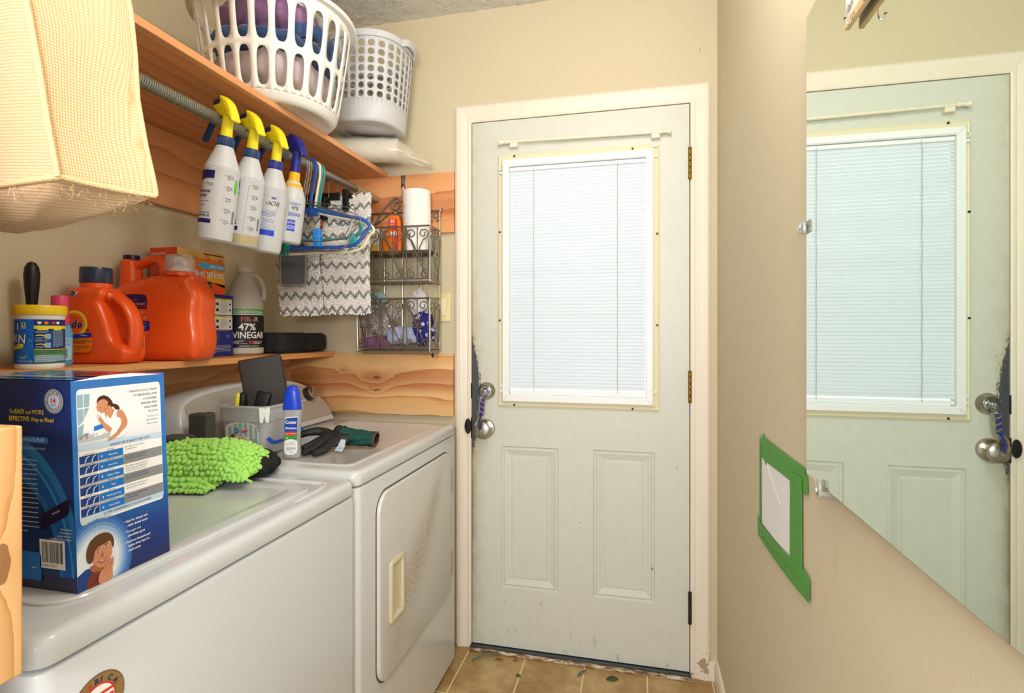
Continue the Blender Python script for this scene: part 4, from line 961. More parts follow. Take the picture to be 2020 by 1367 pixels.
pr.lay(8).poly(W_([(.09, .13), (.085, .17), (.11, .21), (.17, .235), (.25, .24), (.32, .225), (.355, .19), (.35, .15), (.335, .165), (.32, .19), (.26, .185), (.20, .18), (.165, .165), (.15, .13), (.12, .115)]), P_hair2)
for a, b in ((.19, .158), (.275, .167)): pr.lay(9).disc(a, b, .016, P_white, ry=.006, n=12).lay(10).disc(a, b, .008, P_hair, ry=.006, n=10).lay(9).rect(a-.02, b+.011, a+.02, b+.014, P_hair2)
pr.lay(9).poly([(.235, .155), (.25, .128), (.225, .127)], P_skin2).poly(W_([(.185, .116), (.235, .105), (.28, .12), (.26, .10), (.22, .096)]), mat('print_lip', (180, 80, 80), .4)).lay(10).poly([(.20, .112), (.235, .106), (.27, .114), (.235, .103)], P_white)
pr.lay(11).poly(W_([(.20, .0), (.19, .04), (.23, .065), (.28, .09), (.335, .105), (.345, .085), (.33, .05), (.32, .0)]), P_skin)
for k in range(4): pr.lay(12).poly([(.235+k*.025, .07+k*.009), (.238+k*.025, .07+k*.009), (.265+k*.02, .04+k*.006), (.262+k*.02, .04+k*.006)], P_skin2)
o_ = pr.build('printed_side', t); o_['label'] = 'printed side with tip chart, woman and boy'
fl = lambda u, v, d: Bf(u-FW_, -d, v)
pr = Print(fl, gap=.00022)
pr.lay(0).poly([(0, 0), (FW_, 0), (FW_, FH), (0, FH)], P_left)
for k, (r0, c_) in enumerate(((.205, (40, 130, 210)), (.190, (28, 104, 190)), (.183, (50, 150, 220)), (.178, (24, 90, 178)), (.160, (30, 110, 196)), (.150, (20, 50, 110)))):
    pts = [(min(FW_, .10+1.0*r0*.72*math.cos(a*PI/36)), .02+r0*.95*math.sin(a*PI/36)) for a in range(0, 37)]; pts = [(max(0, p[0]), p[1]) for p in pts]
    pr.lay(1+k).poly(pts, mat('print_swoosh_%d' % k, c_, .35))
pr.lay(8).disc(FW_-.027, .257, .0165, P_lgrey, n=32).lay(9).disc(FW_-.027, .257, .0155, P_grey, n=32).lay(10).disc(FW_-.027, .257, .0098, P_pale, n=28)
for i, ch in enumerate('HEALTHIER GUMS'):
    a = PI*.98-i*PI*.96/13; pr.lay(11).text(ch, FW_-.027+.0113*math.cos(a)-.0008*math.sin(a), .257+.0113*math.sin(a), .0024, I_white, rot=a-PI/2, bold=.02)
for i, ch in enumerate('GUARANTEED'):
    a = PI*1.12+i*PI*.76/9; pr.lay(11).text(ch, FW_-.027+.0138*math.cos(a), .257+.0138*math.sin(a), .0024, I_white, rot=a+PI/2, bold=.02)
pr.lay(11).text('14', FW_-.027, .2545, .0072, I_red, align='c', bold=.05).text('IN JUST', FW_-.027, .2635, .0016, P_dblue, align='c').text('DAYS', FW_-.027, .2505, .0028, P_dblue, align='c')
pr.lay(8).text('The', FW_-.1075, .2385, .0055, I_yellow, maxw=.0095).text('EASY', FW_-.0965, .2385, .0062, I_yellow, bold=.02, maxw=.0175).text('and', FW_-.0775, .2385, .0055, I_yellow, maxw=.0095).text('MORE', FW_-.045, .2385, .0062, I_yellow, bold=.02, align='r', maxw=.0205)
pr.text('EFFECTIVE', FW_-.0715, .2285, .0062, I_yellow, bold=.02, align='r', maxw=.036).text('Way to Floss!', FW_-.028, .2285, .0056, I_yellow, align='r', bold=.01, maxw=.041)
pr.lay(8).poly(rrect(FW_-.12, .199, FW_-.038, .208, .004), P_blue).lay(9).text('CORDLESS', FW_-.06, .2015, .0042, P_pale, align='r').text('PLUS', FW_-.0585, .2015, .0042, I_white, bold=.03)
pr.lay(8).text('Ideal for the family and travel', FW_-.045, .1905, .0035, P_pale, align='r', sx=.9)
pr.lines(FW_-.11, .175, .05, 16, .0065, P_pale, .0012, 31)
pr.lay(8).poly([(FW_-.058, .085), (FW_-.052, .104), (FW_-.008, .126), (FW_-.006, .112), (FW_-.010, .104), (FW_-.055, .081)], mat('print_case', (28, 28, 66), .25)).lay(9).poly([(FW_-.058, .085), (FW_-.052, .104), (FW_-.047, .082)], mat('print_case_dark', (16, 16, 44), .25)).lay(10).text('waterpik', FW_-.036, .103, .003, P_lgrey, rot=.4)
for k, s_ in enumerate(('Travel Case', 'A convenient', 'carrier for your', 'cordless Water Flosser')): pr.lay(8).text(s_, FW_-.004, .0835-k*.0045, .0027, I_white, align='r', bold=.01)
pr.lay(8).rect(FW_-.060, .030, FW_-.016, .069, P_white).lay(9).barcode(FW_-.056, .038, .036, .028, I_black, 12).text('0 73950 17993 4', FW_-.056, .0325, .003, I_black, sx=.85)
pr.lay(8).poly(rrect(FW_-.13, .012, FW_-.058, .05, .005), P_blue).lay(9).text('www', FW_-.066, .028, .003, I_white, align='r')
pr.build('printed_end', t)
pr = Print(lambda u, v, d: Bf(-u, v, FH+.0008+d), gap=.0003)
for k, (a, b, c0, d0_, c_) in enumerate(((0, 0, .235, .147, (40, 110, 190)), (.10, .02, .19, .12, (60, 140, 215)), (.15, .03, .225, .10, (150, 190, 225)), (.02, .05, .10, .12, (120, 50, 80)), (.04, .02, .16, .045, (225, 230, 236)), (.05, .085, .12, .10, (40, 40, 70)))):
    pr.lay(k).poly([(a, b), (c0, b+.004), (c0-.006, d0_), (a+.004, d0_)] if k else [(a, b), (c0, b), (c0, d0_), (a, d0_)], mat('print_top_%d' % k, c_, .12, coat=.5))
pr.build('printed_lid', t)
MB().use(P_white).add([Bf(.0005, .004, FH-.001), Bf(.0008, FL-.004, FH-.001), Bf(-.001, FL*.6, FH+.004), Bf(-.001, FL*.3, FH+.0035)], [(0, 1, 2, 3)]).build('lid_tab', t)

# ------------------------------------------------------------------ foam blocks
M_foam = mat('grey_foam', (84, 84, 81), .95, bump=.9, bscale=420)
def foam(label, c, s, h, rz, z0):
    t = MB().use(M_foam); Mr = Matrix.Translation((c[0], c[1], z0)) @ Matrix.Rotation(rz, 4, 'Z')
    t.rbox((-s[0]/2, -s[1]/2, 0), (s[0]/2, s[1]/2, h), .004, 2, Mr); o = t.build('foam_block'); return tag(o, label, 'foam block', 'dark foam blocks behind the mitt')
foam('tall dark foam block against the clear bin', (-1.149, 1.233), (.056, .036), .124, .0, ZD+.0032)
foam('short dark foam block nearest the flosser carton behind the mitt', (-1.140, 1.139), (.062, .058), .094, .12, ZW+.002)
foam('narrow dark foam block between the tall one and the bin', (-1.166, 1.270), (.020, .028), .12, .0, ZD+.0032)

# ------------------------------------------------------------------ green chenille mitt: hundreds of fat noodles
M_green = mat('chenille_green', (172, 232, 104), .85, sss=.1, sheen=.4)
R_ = random.Random(11)
mb = MB().use(M_green, True)
rtv, fwv = Vector((.9733, .2294, 0)), Vector((-.2294, .9733, 0))
C0 = Vector((-1.005, 1.085, 0))
def pillow(c, a, b, h, z0):     # a = half length along rtv, b = half depth, h = thickness
    def f(u, w): # u,w in unit disc-ish
        e = max(0, 1-abs(u)**3.2)*max(0, 1-abs(w)**2.4)
        return c+rtv*(a*u)+fwv*(b*w)+Vector((0, 0, z0+h*e**.5))
    return f
def noodles(f, nu, nw, L, r, z0):
    for i in range(nu):
        for j in range(nw):
            u = -math.cos(PI*(i+.5+(j % 2)*.5+R_.uniform(-.2, .2))/nu)*.6+.4*(-1+2*(i+.5)/nu); w = -math.cos(PI*(j+.5+R_.uniform(-.2, .2))/nw)
            if abs(u) > 1.02: continue
            p = f(u, w); e = .03
            n = (f(u+e, w)-f(u-e, w)).cross(f(u, w+e)-f(u, w-e)).normalized()
            d = (n*.75+Vector((R_.uniform(-.35, .35), R_.uniform(-.35, .35), R_.uniform(-.65, -.1)))).normalized()
            l = L*R_.uniform(.75, 1.15); rr = r*R_.uniform(.85, 1.1); q = p-d*.004
            mid = q+d*l*.6; end = mid+(d+Vector((0, 0, -.5))).normalized()*l*.5
            for v_ in (mid, end): v_.z = max(v_.z, z0+rr*1.02)
            q.z = max(q.z, z0+.001)
            pts = [q, q+(mid-q)*.5, mid, (mid+end)*.5, end, end+(end-mid).normalized()*rr*.7]
            mb.tube(pts, [rr*.8, rr, rr*1.03, rr*1.0, rr*.85, rr*.4], 8)
def shell(f, n=22):
    vs = [f(-1+2*i/n, -1+2*j/n) for j in range(n+1) for i in range(n+1)]
    mb.add(vs, [(j*(n+1)+i, j*(n+1)+i+1, (j+1)*(n+1)+i+1, (j+1)*(n+1)+i) for j in range(n) for i in range(n)])
zt_ = ZW+.007
f1_ = pillow(C0+rtv*-.035+fwv*-.035, .100, .075, .026, zt_+.004); shell(f1_); noodles(f1_, 21, 10, .0105, .0053, zt_)
f2_ = pillow(C0+rtv*-.003+fwv*.010, .132, .084, .068, zt_+.020); shell(f2_); noodles(f2_, 29, 20, .0105, .0055, zt_+.012)
mb.tube(catmull([C0+rtv*.11+fwv*-.05+Vector((0, 0, zt_+.05)), C0+rtv*.128+fwv*-.065+Vector((0, 0, zt_+.03)), C0+rtv*.136+fwv*-.075+Vector((0, 0, zt_+.022)), C0+rtv*.150+fwv*-.08+Vector((0, 0, zt_+.018))], 4), .0032, 7)
tag(mb.build('chenille_mitt', fix=False, smooth_angle=80), 'bright green noodly microfibre mitt lying on the washer', 'cleaning mitt')
# black cloth with grey mesh beside it
mb = MB().use(mat('black_cloth', (24, 24, 26), .9), True)
Mr = Matrix.Rotation(.6, 4, 'Z')
lump(mb, (-.947, 1.165, ZW+.032), (.062, .075, .022), .016, 16, 3, 5, 2.6, Mr, ZW+.0072, ((.7, .7, 0), .010, .02, 90))
t = mb.build('cloth_pouch'); tag(t, 'crumpled black cloth beside the green mitt', 'cloth')
M_mesh = mat('grey_mesh', (120, 120, 122), .7); g = G(M_mesh); src, o = g.xyz(True)
ck = g.n('ShaderNodeTexChecker', i_Scale=340); g.l(g.comb(g.math('ADD', o[0], o[1]), g.math('SUBTRACT', o[0], o[1]), 0), ck.inputs[0]); g.color(g.mix(ck.outputs['Fac'], srgb(150, 150, 150), srgb(60, 60, 62)))
lump(MB().use(M_mesh, True), (-.935, 1.085, ZW+.016), (.040, .022, .008), .003, 20, 8, 4, 2.2, Matrix.Rotation(.35, 4, 'Z'), ZW+.0072).build('mesh_patch', t)

# ------------------------------------------------------------------ clear bin with its contents
M_bin = mat('frosted_bin', (214, 214, 216), .25, alpha=.72)
t = thing('plastic_bin', 'frosted plastic bin with vanilla wipes label and blue handle on the dryer', 'bin', (-1.075, 1.385, ZD+.0034))
BZ0 = ZD+.0034
def bl(x0, y0, x1, y1, r, z): return [Vector((p[0], p[1], z)) for p in rrect(x0, y0, x1, y1, r, 5)]
mb = MB().use(M_bin, True)
mb.rings([bl(-1.138, 1.305, -1.012, 1.462, .014, BZ0), bl(-1.142, 1.301, -1.008, 1.466, .016, BZ0+.004), bl(-1.149, 1.294, -1.001, 1.473, .018, BZ0+.092), bl(-1.151, 1.292, -.999, 1.475, .018, BZ0+.094), bl(-1.153, 1.290, -.997, 1.477, .018, BZ0+.132), bl(-1.158, 1.285, -.992, 1.482, .02, BZ0+.133), bl(-1.158, 1.285, -.992, 1.482, .02, BZ0+.138), bl(-1.149, 1.294, -1.001, 1.473, .016, BZ0+.138), bl(-1.147, 1.296, -1.003, 1.471, .016, BZ0+.094), bl(-1.139, 1.304, -1.011, 1.463, .014, BZ0+.004)], cap0=True, cap1=True)
mb.build('bin_body', t)
MB().use(M_white).prism([(-.014, .135), (.014, .135), (.011, .094), (.004, .094), (0, .112), (-.004, .094), (-.011, .094)], lambda u, v, d: Vector((-1.001+u*.72-.001+d*.7, 1.2915+u*.72-d*.7, BZ0+v)), 0, .003).build('corner_clip', t)
M_bluep = mat('blue_plastic', (30, 84, 210), .35)
MB().use(M_bluep, True).tube(catmull([(-.9985, 1.300, BZ0+.050), (-.994, 1.306, BZ0+.044), (-.990, 1.318, BZ0+.036), (-.990, 1.38, BZ0+.036), (-.990, 1.44, BZ0+.036), (-.995, 1.455, BZ0+.045), (-1.0, 1.462, BZ0+.05)], 4), .0045, 10, flat=(1.2, .8)).build('bin_handle', t)
pr = Print(lambda u, v, d: Vector((-1.148+u, 1.2995-.0085*(v/.138)-.0005-d, BZ0+v)), gap=.0003)
arcp = [(.018+.108*(1-math.cos(a*PI/16))/2, .070+.024*math.sin(a*PI/16)**.6) for a in range(17)]
pr.lay(0).poly([(.126, .01), (.018, .01)]+arcp, P_white)
L_b = mat('label_candy_blue', (150, 190, 214), .45); L_y = mat('label_candy_yellow', (232, 226, 180), .45)
pr.lay(1)
for k in range(12):
    u = .022+k*.0083; top = .068+.022*math.sin(max(.05, (u-.018)/.108)*PI)**.6; pr.rect(u, .012, u+.0083, top, L_b if k % 2 else L_y)
for k, (a, b) in enumerate(arcp): pr.lay(2).rect(a-.001, b-.0025, a+.0015, b+.0005, (I_red, I_blue, I_orange, I_navy)[k % 4])
pr.lay(2).rect(.045, .012, .095, .052, P_white).lay(3).disc(.055, .068, .0085, P_blue, ry=.0078).lay(4).text('Great', .0495, .069, .0035, I_white, bold=.02).text('Value', .0495, .0645, .003, I_white, bold=.02)
pr.lay(3).poly([(.072, .062), (.092, .066), (.089, .070), (.092, .073), (.072, .069)], mat('label_pink', (230, 90, 120), .45)).text('Vanilla', .070, .044, .0085, I_orange, align='c', bold=.01).text('CREME', .070, .034, .006, I_orange, align='c')
pr.lay(3).poly(smooth2([(.030, .04), (.040, .058), (.046, .06), (.048, .05), (.044, .035), (.050, .02), (.034, .02)], 2), mat('label_brown', (150, 80, 50), .45))
pr.lay(3).lines(.098, .046, .018, 5, .004, I_navy, .001, 21)
pr.build('label', t)
# things standing in the bin
def tilt_M(loc, rx=0, ry=0, rz=0): return Matrix.Translation(loc) @ Matrix.Rotation(rz, 4, 'Z') @ Matrix.Rotation(ry, 4, 'Y') @ Matrix.Rotation(rx, 4, 'X')
M_leather = mat('black_leatherette', (50, 44, 41), .6, bump=.12, bscale=500)
t = thing('folio_case', 'black folded leather folio standing upright in the clear bin', 'folio', (-1.06, 1.41, BZ0+.006))
Mf = tilt_M((-1.045, 1.402, BZ0+.012), ry=-.17, rz=.55)
for (y0, y1, w, h, nm) in ((-.020, -.006, .112, .262, 'cover'), (-.006, .004, .108, .246, 'inner_panel'), (.004, .016, .112, .254, 'cover')):
    MB().use(M_leather, True).rbox((-w/2-.004, y0, 0), (w/2, y1-.001, h), .006, 3, Mf).build(nm, t)
t = thing('grip_brush', 'yellow and black handled tool standing in the clear bin', 'brush', (-1.125, 1.33, BZ0+.006))
Mf = tilt_M((-1.122, 1.330, BZ0+.008), ry=.08)
MB().use(mat('brush_yellow', (238, 232, 60), .4), True).lathe([(.009, 0), (.011, .06), (.0105, .10), (.012, .125), (.011, .145), (.008, .158), (0, .163)], seg=20, sx=.8, sy=.7, M=Mf @ Matrix.Translation((-.005, -.003, 0))).build('yellow_grip', t)
MB().use(M_black, True).lathe([(.010, 0), (.012, .06), (.012, .10), (.013, .13), (.012, .15), (.009, .161), (0, .165)], seg=20, sx=.9, sy=.9, M=Mf @ Matrix.Translation((.005, .004, 0))).build('black_grip', t)
o = lump(MB().use(M_black, True), (-1.135, 1.425, BZ0+.132), (.010, .030, .012), .004, 30, 4, 3).build('hose_nozzle'); 
mbn = MB().use(M_black, True); mbn.tube([(-1.135, 1.42, BZ0+.008), (-1.135, 1.42, BZ0+.135)], .009, 14)
bpy.data.objects.remove(o)
t = thing('black_nozzle', 'black rounded nozzle peeking over the left rim of the bin', 'nozzle', (-1.135, 1.42, BZ0+.006))
mbn.build('stem', t); lump(MB().use(M_black, True), (-1.130, 1.415, BZ0+.140), (.016, .030, .012), .004, 30, 4, 4).build('nozzle_head', t)
t = MB().use(M_black, True); t.rbox((-.02, -.008, 0), (.02, .008, .165), .006, 3, tilt_M((-1.092, 1.355, BZ0+.008), ry=.22, rz=.3)); tag(t.build('black_pouch'), 'small black angular pouch between the yellow handle and folio', 'pouch')

# ------------------------------------------------------------------ insect repellent bottle
t = thing('repellent_bottle', 'slim clear spray bottle with tall blue cap standing beside the bin', 'bottle', (-.935, 1.300, ZD+.001))
RB = Vector((-.925, 1.306, ZD+.0032)); Mb = Matrix.Translation(RB) @ Matrix.Rotation(.32, 4, 'Z')
def oval(rx_, ry_, z, n=36, p=2.8):
    out = []
    for i in range(n):
        a = 2*PI*i/n; c_, s_ = math.cos(a), math.sin(a)
        out.append(Mb @ Vector((rx_*math.copysign(abs(c_)**(2/p), c_), ry_*math.copysign(abs(s_)**(2/p), s_), z)))
    return out
M_fro = mat('frosted_clear', (212, 214, 214), .2, trans=.5, alpha=.9)
MB().use(M_fro, True).rings([oval(.021, .012, 0), oval(.0235, .0145, .004), oval(.0235, .0145, .012), oval(.022, .0135, .05), oval(.0225, .014, .09), oval(.0245, .0155, .122), oval(.0245, .0155, .130), oval(.022, .013, .133)]).build('bottle_body', t)
MB().use(mat('blue_cap', (24, 66, 205), .3), True).rings([oval(.0245, .0155, .132), oval(.0245, .0155, .134), oval(.0225, .0150, .155), oval(.019, .0135, .178), oval(.0150, .012, .190), oval(.011, .009, .195), oval(.004, .003, .197)]).build('cap', t)
pr = Print(lambda u, v, d: Mb @ Vector((u, -.0142-.0008*min(1, v/.12)-d-.0006*0, v)), gap=.0003)
pr.lay(1).poly(smooth2([(-.014, .014), (.016, .016), (.017, .06), (.0195, .105), (.019, .114), (-.010, .112), (-.0145, .107), (-.0165, .09), (-.0155, .05)], 3), P_white)
pr.lay(2).poly([(-.0155, .070), (.0175, .070), (.0190, .112), (-.010, .110), (-.0148, .105), (-.0165, .088)], mat('label_royal', (24, 70, 170), .4)).poly([(-.0155, .048), (-.005, .053), (.006, .053), (.017, .048), (.0175, .068), (-.016, .068)], I_green)
pr.lay(3).disc(.001, .0685, .0165, I_red, ry=.0055, n=24).lay(4).text('Cutter', .0015, .095, .0085, I_white, align='c', bold=.05, sx=.88).text('Skinsations', .0015, .0805, .0058, I_white, align='c', bold=.03, sx=.8).text('INSECT REPELLENT', .001, .0672, .0022, I_white, align='c', bold=.02)
pr.lay(3).disc(-.009, .056, .0022, I_yellow).ring(-.009, .040, .0035, .001, I_orange, n=14).text('7% DEET', -.003, .0425, .0024, I_black).text('FRESH SCENT', -.003, .038, .0020, I_black).lines(-.012, .031, .026, 4, .0032, I_black, .001, 5).lines(-.003, .018, .014, 2, .003, I_black, .001, 6)
pr.build('label', t)

# ------------------------------------------------------------------ glove
t = thing('work_glove', 'black and green work glove lying palm up on the dryer', 'glove', (-.86, 1.42, ZD+.0005))
M_nit = mat('black_nitrile', (30, 30, 29), .55, bump=.1, bscale=600); M_knit = mat('green_knit', (22, 74, 66), .9, bump=.3, bscale=900)
Z0g = ZD+.0032
def finger(pts, rr, nm='finger'):
    P_ = catmull(pts, 5); n = len(P_); k = len(rr); rs = []
    for i in range(n):
        x = i/(n-1)*(k-1); a = int(min(x, k-2)); rs.append(rr[a]*(1-(x-a))+rr[a+1]*(x-a))
    return P_, rs
mb = MB().use(M_nit, True)
V = lambda x, y, z: Vector((x, y, Z0g+z))
palm = V(-.875, 1.445, .026)
for pts, rr in (([palm, V(-.885, 1.400, .030), V(-.893, 1.350, .014), V(-.898, 1.318, .0115)], [.022, .015, .0125, .0105]),
                ([palm, V(-.862, 1.39, .026), V(-.858, 1.35, .013), V(-.868, 1.318, .0105)], [.022, .015, .012, .010]),
                ([palm, V(-.90, 1.42, .03), V(-.916, 1.378, .020), V(-.925, 1.352, .014)], [.020, .014, .012, .010]),
                ([palm, V(-.925, 1.452, .044), V(-.955, 1.425, .046), V(-.978, 1.402, .036)], [.022, .015, .0125, .009]),
                ([palm, V(-.885, 1.475, .05), V(-.895, 1.50, .045), V(-.893, 1.525, .045)], [.02, .013, .011, .008])):
    P_, rs = finger(pts, rr)
    P_ = [P_[0]]+P_[1:]; P_.append(P_[-1]+(P_[-1]-P_[-2])*.9); rs.append(rs[-1]*.45)
    mb.tube(P_, rs, 14, flat=(.85, 1.05))
lump(mb, palm+Vector((.006, .012, 0)), (.040, .036, .022), .007, 26, 5, 4, 2.2, Matrix.Rotation(.6, 4, 'Z'), Z0g+.0005)
mb.build('glove_hand', t)
mb = MB().use(M_knit, True)
c0, c1 = Vector((-.872, 1.470, Z0g+.030)), Vector((-.775, 1.500, Z0g+.020)); ax = (c1-c0).normalized(); s1 = Vector((0, 0, 1)).cross(ax).normalized(); rs = []
for k in range(9):
    f_ = k/8; c = c0.lerp(c1, f_); w = .034+.014*f_+.004*math.sin(k*1.9); h = .024-.006*f_
    rs.append([Vector(((q_ := c+s1*w*math.cos(2*PI*i/28)*(1+.12*math.sin(i*1.3+k))+Vector((0, 0, 1))*h*math.sin(2*PI*i/28)*(1+.2*math.sin(i*2.1+k*.8)))[0], q_[1], max(q_[2], Z0g+.0006))) for i in range(28)])
mb.rings(rs, True, False); mb.build('cuff', t)
rs2 = rs[-1]; mb = MB().use(mat('rust_hem', (130, 62, 40), .8), True); mb.tube(rs2, .0022, 6, closed=True); mb.build('cuff_hem', t)
M_tag = mat('care_tag_white', (214, 226, 238), .6)
mb = MB().use(M_tag); mb.rings([[V(-.858, 1.405, .001), V(-.828, 1.395, .001)], [V(-.852, 1.415, .014), V(-.824, 1.405, .014)], [V(-.852, 1.430, .030), V(-.832, 1.424, .030)]], False, False, closed=False); mb.build('care_tag', t)
pr = Print(lambda u, v, d: V(-.855+u+.4*v, 1.405-u*.33+v*.8-d, .003+v*.8+d*.5), gap=.0006); pr.lines(.006, .012, .018, 4, .003, I_blue, .001, 3); pr.build('tag_print', t)
MB().use(mat('tag_blue', (150, 196, 226), .6), True).tube(catmull([V(-.945, 1.40, .006), V(-.935, 1.412, .022), V(-.918, 1.418, .022), V(-.912, 1.408, .010)], 4), .007, 6, flat=(1.4, .12)).build('care_tag', t)
# ================================================================== SPRAY BOTTLES HOOKED OVER THE ROD
M_hdpe = mat('translucent_bottle', (226, 228, 234), .3, sss=.35, trans=.12, alpha=.96)
M_yel = mat('sprayer_yellow', (250, 232, 34), .4, sss=.05); M_slate = mat('sprayer_slate_blue', (30, 62, 112), .4); M_navyp = mat('sprayer_navy', (34, 42, 140), .35); M_gold_c = mat('collar_golden', (252, 190, 34), .4)
def sprayer(label, y, ztop, col_head, col_ring, col_trig, group='spray bottles hooked on the rod', kind=0, tilt=.135, yaw=-.30):
    """built at its hanging place: local z = 0 at the cap line, nozzle toward local -x"""
    t = thing('spray_bottle', label, 'spray bottle', (-1.013, y, ztop), group=group, rot=(0, tilt, 0)); W0 = dict(world=False)
    Ry = Matrix.Rotation(yaw, 4, 'Z')
    hb = .205 if kind else .240
    if not kind: prof = [(.034, -.262), (.0395, -.257), (.0405, -.245), (.0405, -.088), (.0395, -.078), (.031, -.055), (.024, -.036), (.0195, -.024), (.0175, -.018), (.0175, -.002)]
    else: prof = [(.034, -.226), (.039, -.221), (.040, -.21), (.040, -.105), (.038, -.085), (.031, -.066), (.024, -.052), (.022, -.046), (.020, -.040)]
    mb = MB().use(M_hdpe, True)
    pp = []
    for i in range(len(prof)-1):
        (r0, z0), (r1, z1) = prof[i], prof[i+1]; n = 6 if (z1 > -.095 and z0 < -.02 and not kind) else 1
        for k in range(n): f_ = k/n; pp.append((r0+(r1-r0)*f_+(.0006 if (k % 2 and n > 1) else 0), z0+(z1-z0)*f_))
    pp.append(prof[-1]); mb.lathe(pp, seg=44); mb.build('bottle_body', t, **W0)
    # collar
    mb = MB().use(col_ring, True)
    zc = -.024 if not kind else -.062
    if kind: mb.lathe([(.0255, -.066), (.0275, -.064), (.027, -.052), (.0205, -.046), (.0165, -.036), (.0155, -.016), (.0150, -.012)], seg=40)
    else: mb.lathe([(.0195, -.024), (.0205, -.022), (.0200, -.004), (.0190, 0), (.014, .0005)], seg=40)
    nr = 30
    for i in range(nr):
        a = 2*PI*i/nr; r = .0207 if not kind else .0277; z0, z1 = (-.021, -.004) if not kind else (-.0645, -.053)
        mb.tube([(r*math.cos(a), r*math.sin(a), z0), ((r-.0008)*math.cos(a), (r-.0008)*math.sin(a), z1)], .0009, 4)
    mb.build('collar', t, **W0)
    mb = MB().use(col_head, True)
    mb.rings([[Ry @ Vector((rx_*math.cos(2*PI*i/28), ry_*math.sin(2*PI*i/28), z)) for i in range(28)] for rx_, ry_, z in ((.0145, .0145, -.001 if not kind else -.014), (.0140, .0135, .018), (.0138, .0125, .04), (.015, .0118, .060))])
    prof = smooth2([(-.052, .078), (-.050, .072), (-.040, .064), (-.026, .056), (-.014, .051), (.012, .050), (.021, .044), (.032, .036), (.0365, .039), (.033, .050), (.024, .066), (.010, .084), (-.006, .096), (-.022, .104), (-.031, .105), (-.034, .100), (-.031, .094), (-.026, .091), (-.029, .086), (-.040, .085), (-.049, .083)], 3)
    puff(mb, prof, lambda u, v, d: Ry @ Vector((u, d, v)), .026, .007, n=3)
    for k in range(5):
        for s_ in (-1, 1): mb.tube([Ry @ Vector((-.008+k*.001, s_*.0132, .060+k*.0055)), Ry @ Vector((.022-k*.004, s_*.0132, .053+k*.0055))], .0012, 4)
    mb.build('sprayer_head', t, **W0)
    MB().use(I_black).lathe([(.0028, 0), (.0028, .0008)], M=Ry @ Matrix.Translation((-.028, -.0130, .098)) @ Matrix.Rotation(PI/2, 4, 'X'), seg=12).build('pin_hole', t, **W0)
    mb = MB().use(col_trig, True)
    mb.tube([Ry @ Vector(p) for p in ((-.024, 0, .088), (-.045, 0, .090), (-.052, 0, .091))], .0105, 18); mb.tube([Ry @ Vector(p) for p in ((-.052, 0, .091), (-.066, 0, .092))], .0055, 14)
    mb.build('nozzle', t, **W0)
    mb = MB().use(col_trig, True)
    mb.tube([Ry @ p for p in catmull([(-.040, 0, .074), (-.056, 0, .060), (-.066, 0, .040), (-.080, 0, .016), (-.092, 0, -.004)], 4)], [.005]*17, 8, flat=(1.2, 1.8)); mb.build('trigger', t, **W0)
    MB().use(mat('dip_tube', (235, 235, 240), .3, alpha=.4), True).tube([(0, 0, -.01), (.006, 0, -.12), (.012, 0, -hb+.0)], .0025, 8).build('dip_tube', t, **W0) if False else None
    return t
